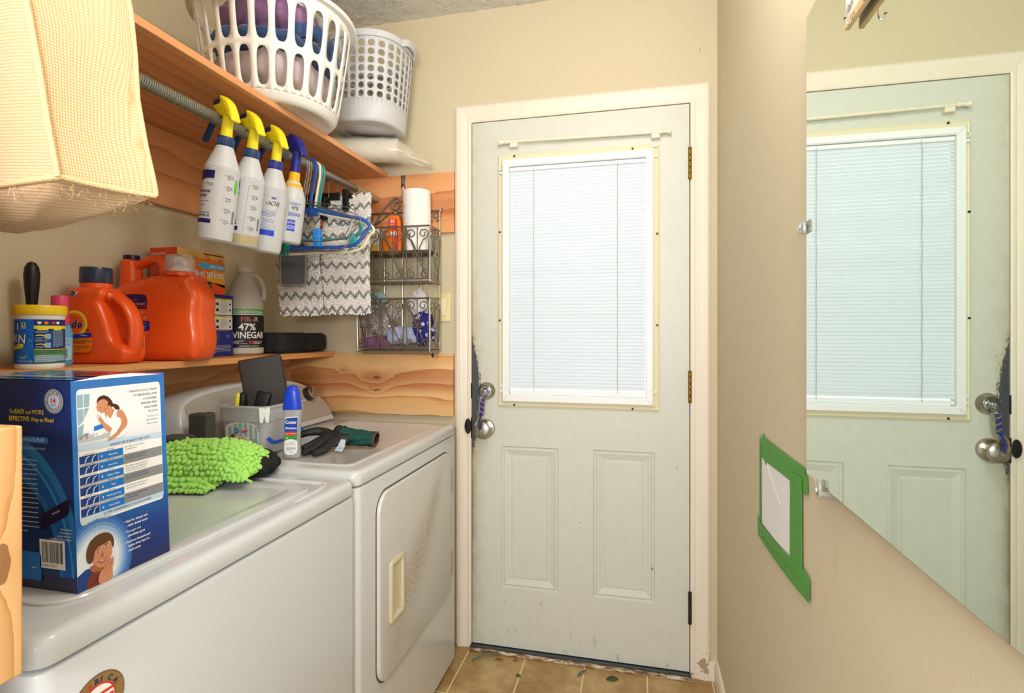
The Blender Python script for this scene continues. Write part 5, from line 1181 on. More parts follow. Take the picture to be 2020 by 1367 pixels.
def bottle_print(t, style, rr=.0407):
    # u runs right along the surface seen from the room, 0 = toward the camera
    y = t.location.y; phi = math.atan2(-y, 1.013)
    f = lambda u, v, d: Vector(((rr+d)*math.cos(phi+u/rr), (rr+d)*math.sin(phi+u/rr), v))
    pr = Print(f, gap=.0003, du=.005)
    if style in (0, 1):
        s_ = 0 if style == 0 else -.004
        pr.lay(1).rect(-.060, -.122, -.014+s_, -.092, I_navy).lay(2).poly([(-.055, -.1225), (-.050, -.1185), (-.040, -.1145), (-.030, -.1125), (-.020, -.1120), (-.014+s_, -.1125), (-.014+s_, -.1225)], mat('print_bottle', (222, 224, 230), .35)).ring(-.022, -.160, .0455, .0008, I_navy, a0=82, a1=130)
        pr.lay(1).text('READY-TO-USE', -.0155, -.126, .0022, I_navy, align='r', sx=.8).text('REFILLABLE', -.0155, -.1295, .0022, I_navy, align='r', sx=.8)
        pr.text('Professional', -.020, -.147, .0085, I_navy, align='r', bold=.03, sx=.85).text('Sprayer', -.027, -.1575, .0085, I_navy, align='r', bold=.03, sx=.85)
        pr.text('for use with all the liquids', -.021, -.169, .0025, I_black, align='r', bold=.02, sx=.8).text('chemical resistant', -.030, -.179, .0025, I_black, align='r', bold=.02, sx=.8)
        pr.text('32 FL OZ (946 mL)', -.0165, -.198, .0035, I_navy, align='r', bold=.03, sx=.8).text('contenu de 946 mL', -.0155, -.206, .0062, I_navy, align='r', bold=.03, sx=.75)
        pr.rect(-.060, -.2215, -.012, -.211, I_navy)
        for k in range(5):
            v = -.100-k*.0275; n_ = (25, 20, 15, 10, 5)[k]
            pr.rect(.0075, v-.0003, .0125, v+.0003, I_black).text('%d fl. oz.' % n_, .0145, v-.0015, .0038, I_black, bold=.04, sx=.82).text('(%d ounce liquides)' % n_, .0145, v-.0052, .0019, I_black, sx=.8, bold=.02).text('(%d mL)' % (n_*30), .0155, v-.0085, .0019, I_black, sx=.8, bold=.02)
        pr.barcode(.037, -.214, .008, .032, I_navy, 5, True)
        if style == 0:
            pr.lay(2).poly(smooth2([(.036, -.108), (.042, -.106), (.046, -.112), (.045, -.132), (.040, -.141), (.036, -.130)], 2), mat('green_sticker', (110, 205, 60), .5)); pr.ring(.043, -.118, .0115, .0005, I_black, n=4, a0=45, a1=405, ky=1.8)
        else:
            for k in range(34): pr.lay(1).rect(.0035-k*.0001, -.104-k*.0037, .0042-k*.0001, -.1015-k*.0037, I_black)
    if style == 2:
        B_ = mat('print_mid_blue', (60, 90, 200), .4)
        pr.lay(1).rect(-.03, -.1045, .018, -.104, B_).rect(.018, -.145, .0185, -.104, B_).rect(-.03, -.1455, .0185, -.145, B_).rect(-.03, -.145, -.0295, -.104, B_).rect(.001, -.112, .013, -.107, B_)
        pr.text('ck', -.012, -.129, .012, I_black, shear=.2).text('OR', .000, -.130, .013, I_black, shear=.35); pr.lines(-.02, -.150, .036, 4, .004, B_, .0012, 4).lines(-.015, -.170, .028, 4, .004, B_, .0012, 5)
        pr.rect(-.022, -.2145, .018, -.199, mat('print_strong_blue', (36, 70, 215), .4)).rect(-.022, -.197, .019, -.1965, B_).rect(.0185, -.197, .019, -.186, B_).rect(-.022, -.1865, .019, -.186, B_).text('32 fl oz', -.002, -.194, .0045, B_, align='c')
    if style == 3:
        B_ = mat('print_mid_blue', (60, 90, 200), .4)
        pr.lay(1).rect(-.004, -.105, .032, -.1046, B_).rect(-.004, -.134, -.0036, -.105, B_).rect(-.004, -.134, .032, -.1336, B_); pr.lines(-.001, -.108, .03, 3, .0025, B_, .001, 4)
        pr.text('47%', .003, -.127, .0105, I_black, shear=.2, sx=.8, bold=.01); pr.lines(-.004, -.138, .036, 4, .003, B_, .0016, 5)
        pr.rect(-.004, -.192, .018, -.157, mat('print_strong_blue', (70, 105, 215), .4)).lay(2); [pr.rect(-.003, -.160-k*.004, .017, -.1585-k*.004, mat('print_bottle', (222, 224, 230), .35)) for k in (1, 2, 4, 5, 6, 8)]
        pr.lay(1).rect(-.040, -.145, -.0385, -.106, I_black)
    return pr.build('printing', t, world=False)
sb = sprayer('spray bottle with yellow head nearest the camera with a green sticker', 1.163, 1.724, M_yel, M_slate, M_slate); bottle_print(sb, 0)
sb = sprayer('spray bottle with yellow head, second along, holding amber liquid', 1.257, 1.724, M_yel, M_slate, M_slate); bottle_print(sb, 1)
M_amber = mat('amber_liquid', (226, 206, 160), .2, trans=.2, alpha=.8)
MB().use(M_amber, True).lathe([(.0395, -.2565), (.04085, -.245), (.04085, -.2265), (.0, -.2265)], seg=44).build('liquid', sb, world=False)
sb = sprayer('yellow-headed spray bottle with black handwriting, third along', 1.3546, 1.722, M_yel, M_navyp, M_navyp); bottle_print(sb, 2)
sb = sprayer('navy-headed spray bottle with golden collar marked 47%', 1.445, 1.728, M_navyp, M_gold_c, M_navyp, kind=1); bottle_print(sb, 3, .0402)

# ================================================================== HANGERS
XRD, ZRD = -1.043, 1.775
def hanger_path(hw, drop, neck, r_c=.03, hookr=.0195, low=None):
    """closed triangle in local x-z (x toward the room), hook over the rod at the origin"""
    low = low if low is not None else drop+.062
    body = [(0, 0, -neck), (hw*.30, 0, -neck-.014), (hw*.82, 0, -neck-drop*.62), (hw*.97, 0, -neck-drop*.85), (hw, 0, -neck-drop*1.12), (hw*.93, 0, -neck-drop*1.32), (hw*.72, 0, -neck-low),
            (0, 0, -neck-low-.004), (-hw*.72, 0, -neck-low), (-hw*.93, 0, -neck-drop*1.32), (-hw, 0, -neck-drop*1.12), (-hw*.97, 0, -neck-drop*.85), (-hw*.82, 0, -neck-drop*.62), (-hw*.30, 0, -neck-.014)]
    hook = [(-hookr*math.cos(a)*-1 if False else hookr*math.cos(a), 0, hookr*math.sin(a)) for a in [math.radians(d) for d in range(195, -1, -20)]]
    hook += [(hookr, 0, -.015), (hookr*.9, 0, -.035), (.004, 0, -neck*.7), (0, 0, -neck)]
    return hook, body
def hanger(label, y, hw, drop, neck, r, m, rz=0, tw=0, name='clothes_hanger', fl=None, low=None, group='empty hangers on the rod'):
    t = thing(name, label, 'hanger', (XRD, y, ZRD), rot=(tw, 0, rz), group=group)
    hook, body = hanger_path(hw, drop, neck, hookr=.0148+r, low=low)
    MB().use(m, True).tube(catmull(hook, 3), r, 10, flat=fl).build('hook', t, world=False)
    MB().use(m, True).tube(catmull(body, 5, closed=True), r, 10, closed=True, flat=fl).build('hanger_frame', t, world=False)
    return t
M_hblue = mat('hanger_blue', (44, 92, 176), .3); M_hcream = mat('hanger_cream', (238, 232, 204), .35); M_hwire = mat('hanger_wire', (150, 146, 140), .3, .9); M_hteal = mat('hanger_teal', (90, 190, 190), .2, trans=.45, alpha=.85)
t = hanger('thick blue plastic tubular hanger', 1.566, .205, .060, .140, .0048, M_hblue, fl=(1.25, .8), rz=.05)
for s_ in (-1, 1): MB().use(M_hblue, True).tube(catmull([(s_*.105, 0, -.176), (s_*.105, 0, -.193), (s_*.112, 0, -.198), (s_*.120, 0, -.194), (s_*.121, 0, -.188)], 3), .0018, 8).build('strap_notch', t, world=False)
MB().use(M_hblue, True).rbox((-.012, -.003, -.165), (.03, .003, -.138), .003).build('neck_web', t, world=False)
hanger('cream plastic tubular hanger just behind the blue one', 1.592, .212, .062, .148, .0044, M_hcream, rz=.0, low=.128)
hanger('thin grey wire hanger nearest the spray bottles', 1.527, .198, .055, .120, .0014, M_hwire, rz=-.10, low=.13)
hanger('thin grey wire hanger sagging lowest of the wires', 1.538, .176, .068, .130, .0014, M_hwire, rz=.12, low=.145)
hanger('thin grey wire hanger against the blue hanger', 1.549, .186, .058, .125, .0014, M_hwire, rz=.02, low=.118)
def clip(mb, c, s=1.0, M=None):
    for q in (-1, 1):
        mb.rbox((c[0]-.009*s, c[1]+q*.0045*s-.003*s, c[2]-.024*s), (c[0]+.009*s, c[1]+q*.0045*s+.003*s, c[2]+.018*s), .002*s, 2)
    mb.rbox((c[0]-.010*s, c[1]-.009*s, c[2]-.006*s), (c[0]+.010*s, c[1]+.009*s, c[2]+.002*s), .002*s, 2); return mb
for k, (y, hw, lb, rz) in enumerate(((1.604, .150, 'clear teal plastic hanger with clips, nearer the blue one', .10), (1.618, .160, 'clear teal plastic hanger with clips, farther along', -.04))):
    t = hanger(lb, y, hw, .066, .130, .0038, M_hteal, rz=rz, low=.10)
    for s_ in (-1, 1): clip(MB().use(mat('clip_teal', (60, 180, 176), .35), True), (s_*(hw-.03), 0, -.236)).build('clip', t, world=False)
t = hanger('grey wire trouser hanger with bright blue clip', 1.532, .170, .062, .128, .0014, M_hwire, rz=.16, low=.150)
MB().use(mat('clip_blue', (44, 140, 226), .35), True)
clip(MB().use(mat('clip_blue', (44, 140, 226), .35), True), (.045, 0, -.236), 1.35).build('clip', t, world=False)
# teal clip hanging under the last spray bottle
t = thing('teal_clip', 'teal plastic clip below the navy-headed spray bottle', 'clip', (-1.130, 1.552, 1.50))
clip(MB().use(mat('clip_teal_dark', (20, 140, 140), .4), True), (-1.130, 1.552, 1.522), 1.5).build('clip_jaws', t)
MB().use(M_hwire, True).tube(catmull([(-1.130, 1.552, 1.545), (-1.118, 1.555, 1.62), (-1.075, 1.556, 1.70), (-1.030, 1.556, 1.765), (-1.030, 1.556, 1.785), (-1.043, 1.556, 1.7905), (-1.0575, 1.556, 1.780)], 4), .0013, 8).build('wire', t)

# ================================================================== MOP PADS
M_pad = mat('mop_pad', (250, 248, 244), .95, sheen=.3, sss=.15); g = G(M_pad)
tc = g.n('ShaderNodeTexCoord').outputs['Object']; sp = g.n('ShaderNodeSeparateXYZ'); g.l(tc, sp.inputs[0]); ox, oz = sp.outputs[0], sp.outputs[2]
nzv = g.noise(tc, 130, 2); nz2 = g.noise(tc, 420, 2)
tri = g.math('ABSOLUTE', g.math('SUBTRACT', g.math('FRACT', g.math('DIVIDE', ox, .034)), .5))
v_ = g.math('ADD', g.math('ADD', oz, g.math('MULTIPLY', tri, .040)), g.math('MULTIPLY', nzv, .012))
ln = g.math('ABSOLUTE', g.math('SUBTRACT', g.math('FRACT', g.math('DIVIDE', v_, .052)), .5))
band = g.math('LESS_THAN', g.math('ADD', ln, g.math('MULTIPLY', nz2, .08)), .17)
g.color(g.mix(g.math('MULTIPLY', band, .85), g.mix(g.noise(tc, 9, 3), srgb(254, 252, 250), srgb(236, 226, 220)), srgb(112, 112, 110)))
def mop_pad(label, x0, x1, y, z0, z1, seed, wave=.008):
    t = thing('mop_pad', label, 'mop pad', ((x0+x1)/2, y, z0), group='chevron mop pads hanging past the hangers')
    R2 = random.Random(seed); w = x1-x0; h = z1-z0
    f = lambda u, v: Vector((u*w/2, wave*math.sin(v*5+seed)+wave*.7*math.sin(u*2.4+v*2), v*h))
    back = MB().use(mat('pad_backing', (250, 248, 244), .95), True)
    nu, nv = 12, 26
    vs = [f(-1+2*i/nu, j/nv)+Vector((0, s_*.004, 0)) for s_ in (-1, 1) for j in range(nv+1) for i in range(nu+1)]; L = (nu+1)*(nv+1)
    fs = [(s_*L+j*(nu+1)+i, s_*L+j*(nu+1)+i+1, s_*L+(j+1)*(nu+1)+i+1, s_*L+(j+1)*(nu+1)+i) for s_ in (0, 1) for j in range(nv) for i in range(nu)]
    back.add(vs, fs); back.build('backing', t, world=False, fix=False)
    mb = MB().use(M_pad, True)                 # tufts of yarn on the camera side and round the edges
    n_u, n_v = int(w/.0050), int(h/.0050)
    for j in range(n_v+1):
        for i in range(n_u+1):
            u = -1+2*i/n_u+R2.uniform(-.02, .02); v = j/n_v+R2.uniform(-.008, .008); p = f(u, v)
            e = 1 if (i in (0, n_u) or j in (0, n_v)) else 0
            d = Vector((R2.uniform(-.5, .5)+(u*1.1 if e and i in (0, n_u) else 0), -1+(.5 if e else 0), R2.uniform(-.9, .3)+((-1.0 if j == 0 else 1.0) if e and j in (0, n_v) else 0))).normalized()
            q = p+Vector((0, -.004, 0)); l = R2.uniform(.005, .0075)
            mb.tube([q, q+d*l*.55, q+d*l+Vector((0, 0, -.001))], [.0024, .0033, .0020], 5)
    mb.build('yarn_pile', t, world=False, fix=False); return t
mop_pad('right-hand white chevron mop pad clipped by a black hanger clip', -1.100, -.925, 1.745, 1.305, 1.722, 3)
mop_pad('left-hand white chevron mop pad behind the grey felt pad', -1.240, -1.085, 1.690, 1.300, 1.655, 8, .010)
t = MB().use(mat('grey_felt', (104, 104, 106), .95, bump=.6, bscale=700), True)
puff(t, rrect(-1.192, 1.392, -1.096, 1.538, .016, 5), lambda u, v, d: Vector((u, 1.625+d+.05*(u+1.15), v)), .012, .005, n=3)
o = t.build('felt_pad'); tag(o, 'dark grey felt pad with rounded corners below the spray bottles', 'pad')
MB().use(mat('felt_binding', (128, 128, 128), .9), True).tube([(u, 1.618+.05*(u+1.15), v) for u, v in rrect(-1.191, 1.393, -1.097, 1.537, .016, 5)], .004, 8, closed=True).build('binding', o)
# black clip hangers that carry the pads
def clip_hanger(label, y, bar0, bar1, zb, clips, rz=0):
    t = thing('clip_hanger', label, 'hanger', (XRD, y, ZRD), rot=(0, 0, rz))
    MB().use(M_hwire, True).tube(catmull([(.0175, 0, .002), (.012, 0, .0125), (0, 0, .0165), (-.012, 0, .0115), (-.0165, 0, 0), (-.012, 0, -.018), (-.01, 0, zb+.02)], 4), .0016, 8).build('hook', t, world=False)
    MB().use(M_black, True).rbox((bar0, -.004, zb-.014), (bar1, .004, zb+.014), .002).build('bar', t, world=False)
    for cx in clips: 
        mb = MB().use(M_black, True); 
        for q in (-1, 1): mb.rbox((cx-.0105, q*.007-.004, zb-.058), (cx+.0105, q*.007+.004, zb+.022), .002)
        mb.tube([(cx+.010, 0, zb), (cx+.022, 0, zb)], .010, 14); mb.build('clip', t, world=False)
    return t
clip_hanger('black bar hanger whose clip grips the right-hand mop pad', 1.745, -.150, .0, -.055, (.026, -.152), 0)
clip_hanger('black bar hanger holding the left-hand mop pad', 1.690, -.16, -.02, -.092, (-.03, -.155), 0)

# ================================================================== WIRE WALL RACK
M_wire = mat('antique_wire', (150, 143, 132), .3, .8)
rack = thing('wire_rack', 'antique grey wrought wire wall rack with two scrolled baskets', 'rack', (-.92, 2.0, 1.16))
def spiral(c, r0, turns, a0, cw=1, n=26, sx=1, sz=1):
    return [(c[0]+sx*r0*(1-.78*i/n)*math.cos(a0+cw*turns*2*PI*i/n), c[1]+sz*r0*(1-.78*i/n)*math.sin(a0+cw*turns*2*PI*i/n)) for i in range(n+1)]
RX0, RX1, RYB = -1.085, -.768, 2.018
mb = MB().use(M_wire, True)
for x in (RX0, RX1): mb.tube([(x, RYB, 1.166), (x, RYB, 1.715), (x+(.012 if x == RX1 else -.012), RYB, 1.722)], .0034, 8)
for z in (1.166, 1.368, 1.428, 1.64, 1.715): mb.tube([(RX0, RYB, z), (RX1, RYB, z)], .0030, 8)
for k in range(1, 4): mb.tube([(RX0+(RX1-RX0)*k/4, RYB, 1.166), (RX0+(RX1-RX0)*k/4, RYB, 1.64)], .0026, 8)
mb.build('back_frame', rack)
# crest: twisted C-scrolls meeting at the hook
M_rope = mat('twisted_wire', (140, 132, 122), .4, .8, bump=.5, bscale=500)
mb = MB().use(M_rope, True); cxm = -.925
for s_ in (-1, 1):
    up = catmull([(cxm+s_*.012, RYB, 1.757), (cxm+s_*.022, RYB, 1.772), (cxm+s_*.045, RYB, 1.770), (cxm+s_*.062, RYB, 1.752), (cxm+s_*.085, RYB, 1.728), (cxm+s_*.112, RYB, 1.690), (cxm+s_*.125, RYB, 1.672)], 4); mb.tube(up, .0034, 8)
    mb.tube([(a, RYB, b) for a, b in spiral((cxm+s_*.030, 1.745), .026, 1.35, PI/2, -s_)], .0034, 8)
    mb.tube([(a, RYB, b) for a, b in spiral((cxm+s_*.142, 1.695), .020, 1.3, -PI/2, s_)], .0032, 8)
    mb.tube(catmull([(cxm+s_*.125, RYB, 1.672), (cxm+s_*.090, RYB, 1.690), (cxm+s_*.060, RYB, 1.712), (cxm+s_*.030, RYB, 1.716), (cxm+s_*.012, RYB, 1.700), (cxm+s_*.018, RYB, 1.686)], 4), .0032, 8)
mb.build('scroll_crest', rack)
for x in (RX1+.004, cxm-.03, RX0-.004): MB().use(M_chrome, True).lathe([(.0, -.006), (.005, -.003), (.006, 0), (.005, .003), (0, .006)], (x, RYB-.006, 1.713), 14).build('ball_finial', rack)
MB().use(M_chrome, True).rbox((cxm-.0105, 2.0215, 1.815), (cxm+.0105, 2.0245, 1.865), .001).tube([(cxm, 2.019, 1.818), (cxm, 2.014, 1.765), (cxm, 2.010, 1.757)], .004, 8).build('hanging_strap', rack)
def wire_basket(nm, zt, zb, yf, yfb, bow=.0):
    """open scroll basket: rim at zt, floor at zb, front plane y from yf (rim) to yfb (floor)"""
    part = MB().use(M_wire, True)
    x0, x1 = RX0+.020, RX1+.004
    xb0, xb1 = x0+.006, x1+.0
    rim = [(RX0, RYB, zt), (x0, yf, zt), (x1, yf, zt), (RX1, RYB, zt)]; part.tube(rim, .0034, 8)
    flo = [(RX0, RYB, zb), (xb0, yfb, zb), (xb1, yfb, zb), (RX1, RYB, zb)]; part.tube(flo, .0036, 8); part.tube([(a, b-.001, c+.012) for a, b, c in flo], .0022, 8)
    for k in range(1, 8): x = RX0+(RX1-RX0)*k/8; part.tube([(x, RYB, zb), (x+.006, yfb, zb)], .002, 6)
    h = zt-zb
    part.tube([(x0, yf, zt), (xb0, yfb, zb)], .003, 8); part.tube([(x1, yf, zt), (xb1, yfb, zb)], .003, 8)
    F = lambda u, v: Vector((x0+(x1-x0)*u, yf+(yfb-yf)*(1-v), zb+.012*(1-v)+(h-.012*(1-v))*v))
    Sx = lambda u, v: Vector((x1+(RX1-x1)*u, (yf+(yfb-yf)*(1-v))+(RYB-(yf+(yfb-yf)*(1-v)))*u, zb+.012*(1-v)+(h-.012*(1-v))*v))
    Sl = lambda u, v: Vector((x0+(RX0-x0)*u, (yf+(yfb-yf)*(1-v))+(RYB-(yf+(yfb-yf)*(1-v)))*u, zb+.012*(1-v)+(h-.012*(1-v))*v))
    part.build(nm, rack) 
    def panel(Fm, n, W_, nm2):
        mb = MB().use(M_wire, True)
        line = lambda a, b, c, d, r=.0024: mb.tube([Fm(a, b), Fm((a+c)/2, (b+d)/2), Fm(c, d)], r, 6)
        asp = W_/h
        def sp(c, r, a0, cw, turns=1.4): mb.tube([Fm(max(0, min(1, a)), b) for a, b in [(c[0]+(p[0])/asp, c[1]+p[1]) for p in spiral((0, 0), r, turns, a0, cw)]], .0022, 6)
        s = 1/n
        for k in range(n):
            a = k*s; m_ = a+s/2
            line(a, 1, a+s*.10, 0); line(a+s, 1, a+s*.90, 0)
            line(a+s*.5, 1, a+s*.5, 0, .002)
            line(a+s*.02, .98, a+s*.86, .04); 
            for q in (-1, 1):
                sp((m_+q*s*.24, .86), .105, -PI/2, q); sp((m_+q*s*.26, .10), .095, PI/2, -q); sp((m_+q*s*.12, .47+.06*(k % 2)), .055, PI/2 if 1 else 0, q, 1.2)
                mb.tube([Fm(m_+q*s*.24+(.0), .755), Fm(m_+q*s*.10, .62), Fm(m_+q*s*.05, .50)], .002, 6)
        mb.build(nm2, rack)
    panel(F, 3, x1-x0, nm.split('_')[0]+'_front_scrollwork'); panel(Sx, 1, RYB-yf, nm.split('_')[0]+'_side_scrollwork'); panel(Sl, 1, RYB-yf, nm.split('_')[0]+'_side_scrollwork')
wire_basket('upper_basket', 1.634, 1.424, 1.902, 1.904)
wire_basket('lower_basket', 1.362, 1.162, 1.902, 1.902)
MB().use(mat('dark_tray', (84, 62, 44), .6), True).rings([[Vector((p[0], p[1], z)) for p in rrect(RX0+.02, 1.909, RX1, 2.012, .02, 4)] for z in (1.534, 1.545)]).build('inner_tray', rack)
MB().use(mat('glass_bead', (40, 40, 80), .1), True).lathe([(0, -.014), (.005, -.006), (.006, 0), (.003, .004), (0, .008)], (-.752, 1.901, 1.152), 10).build('hanging_bead', rack)
# rack contents
t = thing('paper_towel_roll', 'white paper towel roll standing in the upper wire basket', 'paper towel', (-.842, 1.960, 1.5455))
Mt = tilt_M((-.838, 1.962, 1.5456), ry=-.02)
MB().use(mat('paper_white', (246, 244, 240), .9), True).lathe([(.0, 0), (.0535, 0), (.0535, .232), (.052, .234), (.018, .234), (.018, .2), (0, .2)], seg=48, M=Mt, cap0=False, cap1=False).build('roll', t)
pr = Print(lambda u, v, d: Mt @ Vector(((.0537+d)*math.cos(-1.9+u/.0537), (.0537+d)*math.sin(-1.9+u/.0537), v)), gap=.0003, du=.004); pr.lay(1).rect(-.028, .178, -.026, .180, I_black).rect(-.022, .166, -.008, .178, mat('faint_tan', (226, 212, 180), .9)).rect(-.02, .12, -.012, .13, mat('faint_grey', (230, 228, 224), .9)).rect(-.018, .05, -.004, .085, mat('faint_pink', (240, 226, 216), .9)); pr.build('wrap_print', t)
t = thing('treat_pouch', 'orange and red pouch with 60 and a paw print in the upper basket', 'pouch', (-.935, 1.965, 1.5455))
mb = MB().use(I_orange, True)
puff(mb, [(-.985, 1.546), (-.902, 1.546), (-.898, 1.60), (-.908, 1.672), (-.915, 1.690), (-.955, 1.690), (-.960, 1.64), (-.985, 1.60)], lambda u, v, d: Vector((u, 1.960+d, v)), .030, .012, n=3); mb.build('pouch_body', t)
pr = Print(lambda u, v, d: Vector((u, 1.9448-d, v)), gap=.0004); pr.lay(0).poly([(-.955, 1.632), (-.912, 1.628), (-.915, 1.676), (-.95, 1.676)], mat('pouch_red', (226, 70, 50), .4)).poly([(-.927, 1.555), (-.912, 1.555), (-.912, 1.63), (-.927, 1.61)], mat('pouch_red', (226, 70, 50), .4))
pr.lay(1).text('60', -.944, 1.660, .013, I_white, bold=.04).text('DUTY', -.945, 1.650, .005, I_white).text('x 240', -.947, 1.638, .005, I_white, bold=.03).disc(-.942, 1.617, .010, I_white, ry=.007).disc(-.925, 1.617, .009, I_white, ry=.008)
pr.disc(-.935, 1.578, .0035, I_black, ry=.003); [pr.disc(-.935+.0042*math.cos(a), 1.579+.0055*math.sin(a), .0014, I_black, n=8) for a in (.5, 1.2, 1.95, 2.65)]; pr.build('pouch_print', t)
o = MB().use(mat('box_cream', (240, 234, 214), .5)).rbox((-1.048, 1.940, 1.5455), (-.992, 1.99, 1.640), .002).build('small_carton'); tag(o, 'small cream and yellow carton in the upper basket', 'carton')
pr = Print(lambda u, v, d: Vector((u, 1.9398-d, v)), gap=.0004); pr.lay(0).rect(-1.046, 1.548, -.994, 1.575, mat('carton_amber', (245, 196, 70), .5)).rect(-1.046, 1.5475, -.994, 1.552, I_red).lines(-1.043, 1.625, .045, 4, .008, I_grey, .002, 3); pr.build('carton_print', o)
zf = 1.1655
def bag(name, label, cat, c, r, amp, k, m, seed, fold=None, sq=2.4, rz=0):
    o = lump(MB().use(m, True), c, r, amp, k, seed, 5, sq, Matrix.Rotation(rz, 4, 'Z'), zf+.002, fold).build(name); return tag(o, label, cat)
M_zip = mat('crinkled_clear_bag', (196, 192, 188), .2, .25, alpha=.75)
bag('zip_bag', 'crinkled grey clear bag filling the left of the lower basket', 'bag', (-1.000, 1.970, 1.285), (.072, .026, .058), .012, 40, M_zip, 3, ((.6, 0, .8), .008, .03, 190))
bag('purple_bag', 'purple edged bag low at the left of the lower basket', 'bag', (-1.005, 1.970, 1.195), (.066, .026, .022), .006, 30, mat('purple_film', (150, 90, 150), .3, alpha=.85), 5, ((.3, 0, .9), .004, .02, 160))
M_floral = mat('navy_floral', (40, 38, 130), .8); g = G(M_floral); tcx = g.n('ShaderNodeTexCoord').outputs['Object']
vo = g.n('ShaderNodeTexVoronoi', i_Scale=44.0); g.l(tcx, vo.inputs['Vector']); g.color(g.mix(g.math('LESS_THAN', vo.outputs['Distance'], .36), srgb(40, 38, 130), g.mix(g.noise(tcx, 60, 1), srgb(240, 240, 250), srgb(150, 175, 220))))
bag('floral_pouch', 'navy fabric with white petals at the right of the lower basket', 'fabric', (-.815, 1.970, 1.250), (.044, .026, .066), .008, 26, M_floral, 7, ((.5, 0, .8), .004, .02, 90))
bag('floral_cloth', 'pale blue and white patterned cloth low in the lower basket', 'fabric', (-.900, 1.958, 1.222), (.062, .022, .034), .008, 30, mat('pale_floral', (186, 196, 226), .8, var=.4, vscale=40), 9, ((.9, 0, .4), .005, .02, 120), rz=.1)
bag('white_bag', 'thin white plastic bag peaking above the lower basket rim', 'bag', (-.848, 1.992, 1.345), (.040, .018, .062), .010, 22, mat('thin_white_film', (240, 238, 242), .4, alpha=.8), 11, ((.7, 0, .7), .005, .02, 100), 1.6)
bag('teal_cloth', 'white and teal patterned cloth poking over the lower basket left end', 'fabric', (-1.025, 1.995, 1.372), (.040, .016, .022), .010, 34, mat('teal_pattern', (170, 214, 214), .8, var=.6, vscale=60), 13, ((.6, 0, .8), .005, .02, 130))
bag('olive_bag', 'dark olive bag on the floor of the lower basket', 'bag', (-.885, 1.985, 1.181), (.055, .020, .012), .004, 36, mat('olive_film', (110, 112, 84), .3), 15)
# wall switch behind the rack
t = thing('switch_plate', 'ivory wall switch plate half hidden by the wire rack', 'switch', (-.768, YB, 1.278))
M_iv = mat('ivory_plastic', (228, 214, 158), .4)
mb = MB().use(M_iv, True); mb.rings([[Vector((p[0], y_, p[1])) for p in rrect(-.803+i, 1.276+i, -.733-i, 1.392-i, .004, 3)] for y_, i in ((YB-.0002, 0), (YB-.005, .0005), (YB-.0065, .003))]); mb.build('plate', t)
MB().use(mat('ivory_rocker', (236, 226, 184), .35), True).rbox((-.785, YB-.010, 1.300), (-.752, YB-.005, 1.368), .002).build('rocker', t)
# ================================================================== LAUNDRY BASKET, HAMPER, CUP ROLL, TOTE
def perforated(mb, f, n_th, v0, v1, holes, nb=5, outer=None):
    """ring wall around a vertical axis: f(theta, v)->3-D; each cell carries stadium or round holes (vc, half_width_u, half_height_v) in cell units"""
    for k in range(n_th):
        t0, t1 = 2*PI*k/n_th, 2*PI*(k+1)/n_th
        # split every cell into horizontal strips with one hole each
        for (a, b, h) in holes:
            if h is None:
                n = 4; vs = [f(t0+(t1-t0)*i/n, a+(b-a)*j/2) for j in range(3) for i in range(n+1)]
                mb.add(vs, [(j*(n+1)+i, j*(n+1)+i+1, (j+1)*(n+1)+i+1, (j+1)*(n+1)+i) for j in range(2) for i in range(n)]); continue
            vc, hu, hv = h; out = []
            m = 6
            for i in range(m): out.append((i/m, 0))
            for i in range(m): out.append((1, i/m))
            for i in range(m): out.append((1-i/m, 1))
            for i in range(m): out.append((0, 1-i/m))
            # stadium hole, with as many points as the outline
            N = len(out); hp = []
            W_, H_ = hu, hv
            for (x, y) in out:
                ang = math.atan2((y-.5)*2, (x-.5)*2)
                c_, s_ = math.cos(ang), math.sin(ang)
                asp = holes_asp
                # superellipse that reads as a rounded slot
                p = 3.2 if H_*asp > W_*1.6 else 2.0
                rr = (abs(c_/W_)**p+abs(s_/H_)**p)**(-1/p)
                hp.append((.5+c_*rr, .5+s_*rr))
            vs = [f(t0+(t1-t0)*x, a+(b-a)*y) for x, y in out]+[f(t0+(t1-t0)*x, a+(b-a)*y) for x, y in hp]
            mb.add(vs, [(i, (i+1) % N, N+(i+1) % N, N+i) for i in range(N)])
def solidify(o, th, off=0):
    md = o.modifiers.new('thickness', 'SOLIDIFY'); md.thickness = th; md.offset = off; return o
M_bsk = mat('basket_white', (244, 242, 238), .35, coat=.2)
BKC = Vector((-1.092, 1.462, 1.8845)); BH = .298
def bk_r(v):   # radius factor along the height 0..1
    return .172+(.219-.172)*(v**.8) if v > .06 else .172*(.90+.10*math.sin(v/.06*PI/2))
def bk(th, v, dr=0): 
    r = bk_r(v)+dr; sx = 1.0
    return BKC+Vector((r*.99*math.cos(th), r*1.03*math.sin(th), BH*v))
t = thing('laundry_basket', 'white slotted plastic laundry basket full of clothes on the high shelf', 'laundry basket', tuple(BKC))
mb = MB().use(M_bsk, True); holes_asp = 3
perforated(mb, bk, 26, 0, 1, [(.0, .04, None), (.04, .08, None), (.08, .47, (.5, .32, .43)), (.47, .93, (.5, .33, .43)), (.93, 1.0, None)])
mb.add([bk(2*PI*i/52, 0) for i in range(52)]+[BKC.copy()], [(i, (i+1) % 52, 52) for i in range(52)])
solidify(mb.build('basket_wall', t), .0032, 1)
mb = MB().use(M_bsk, True)
rims = []
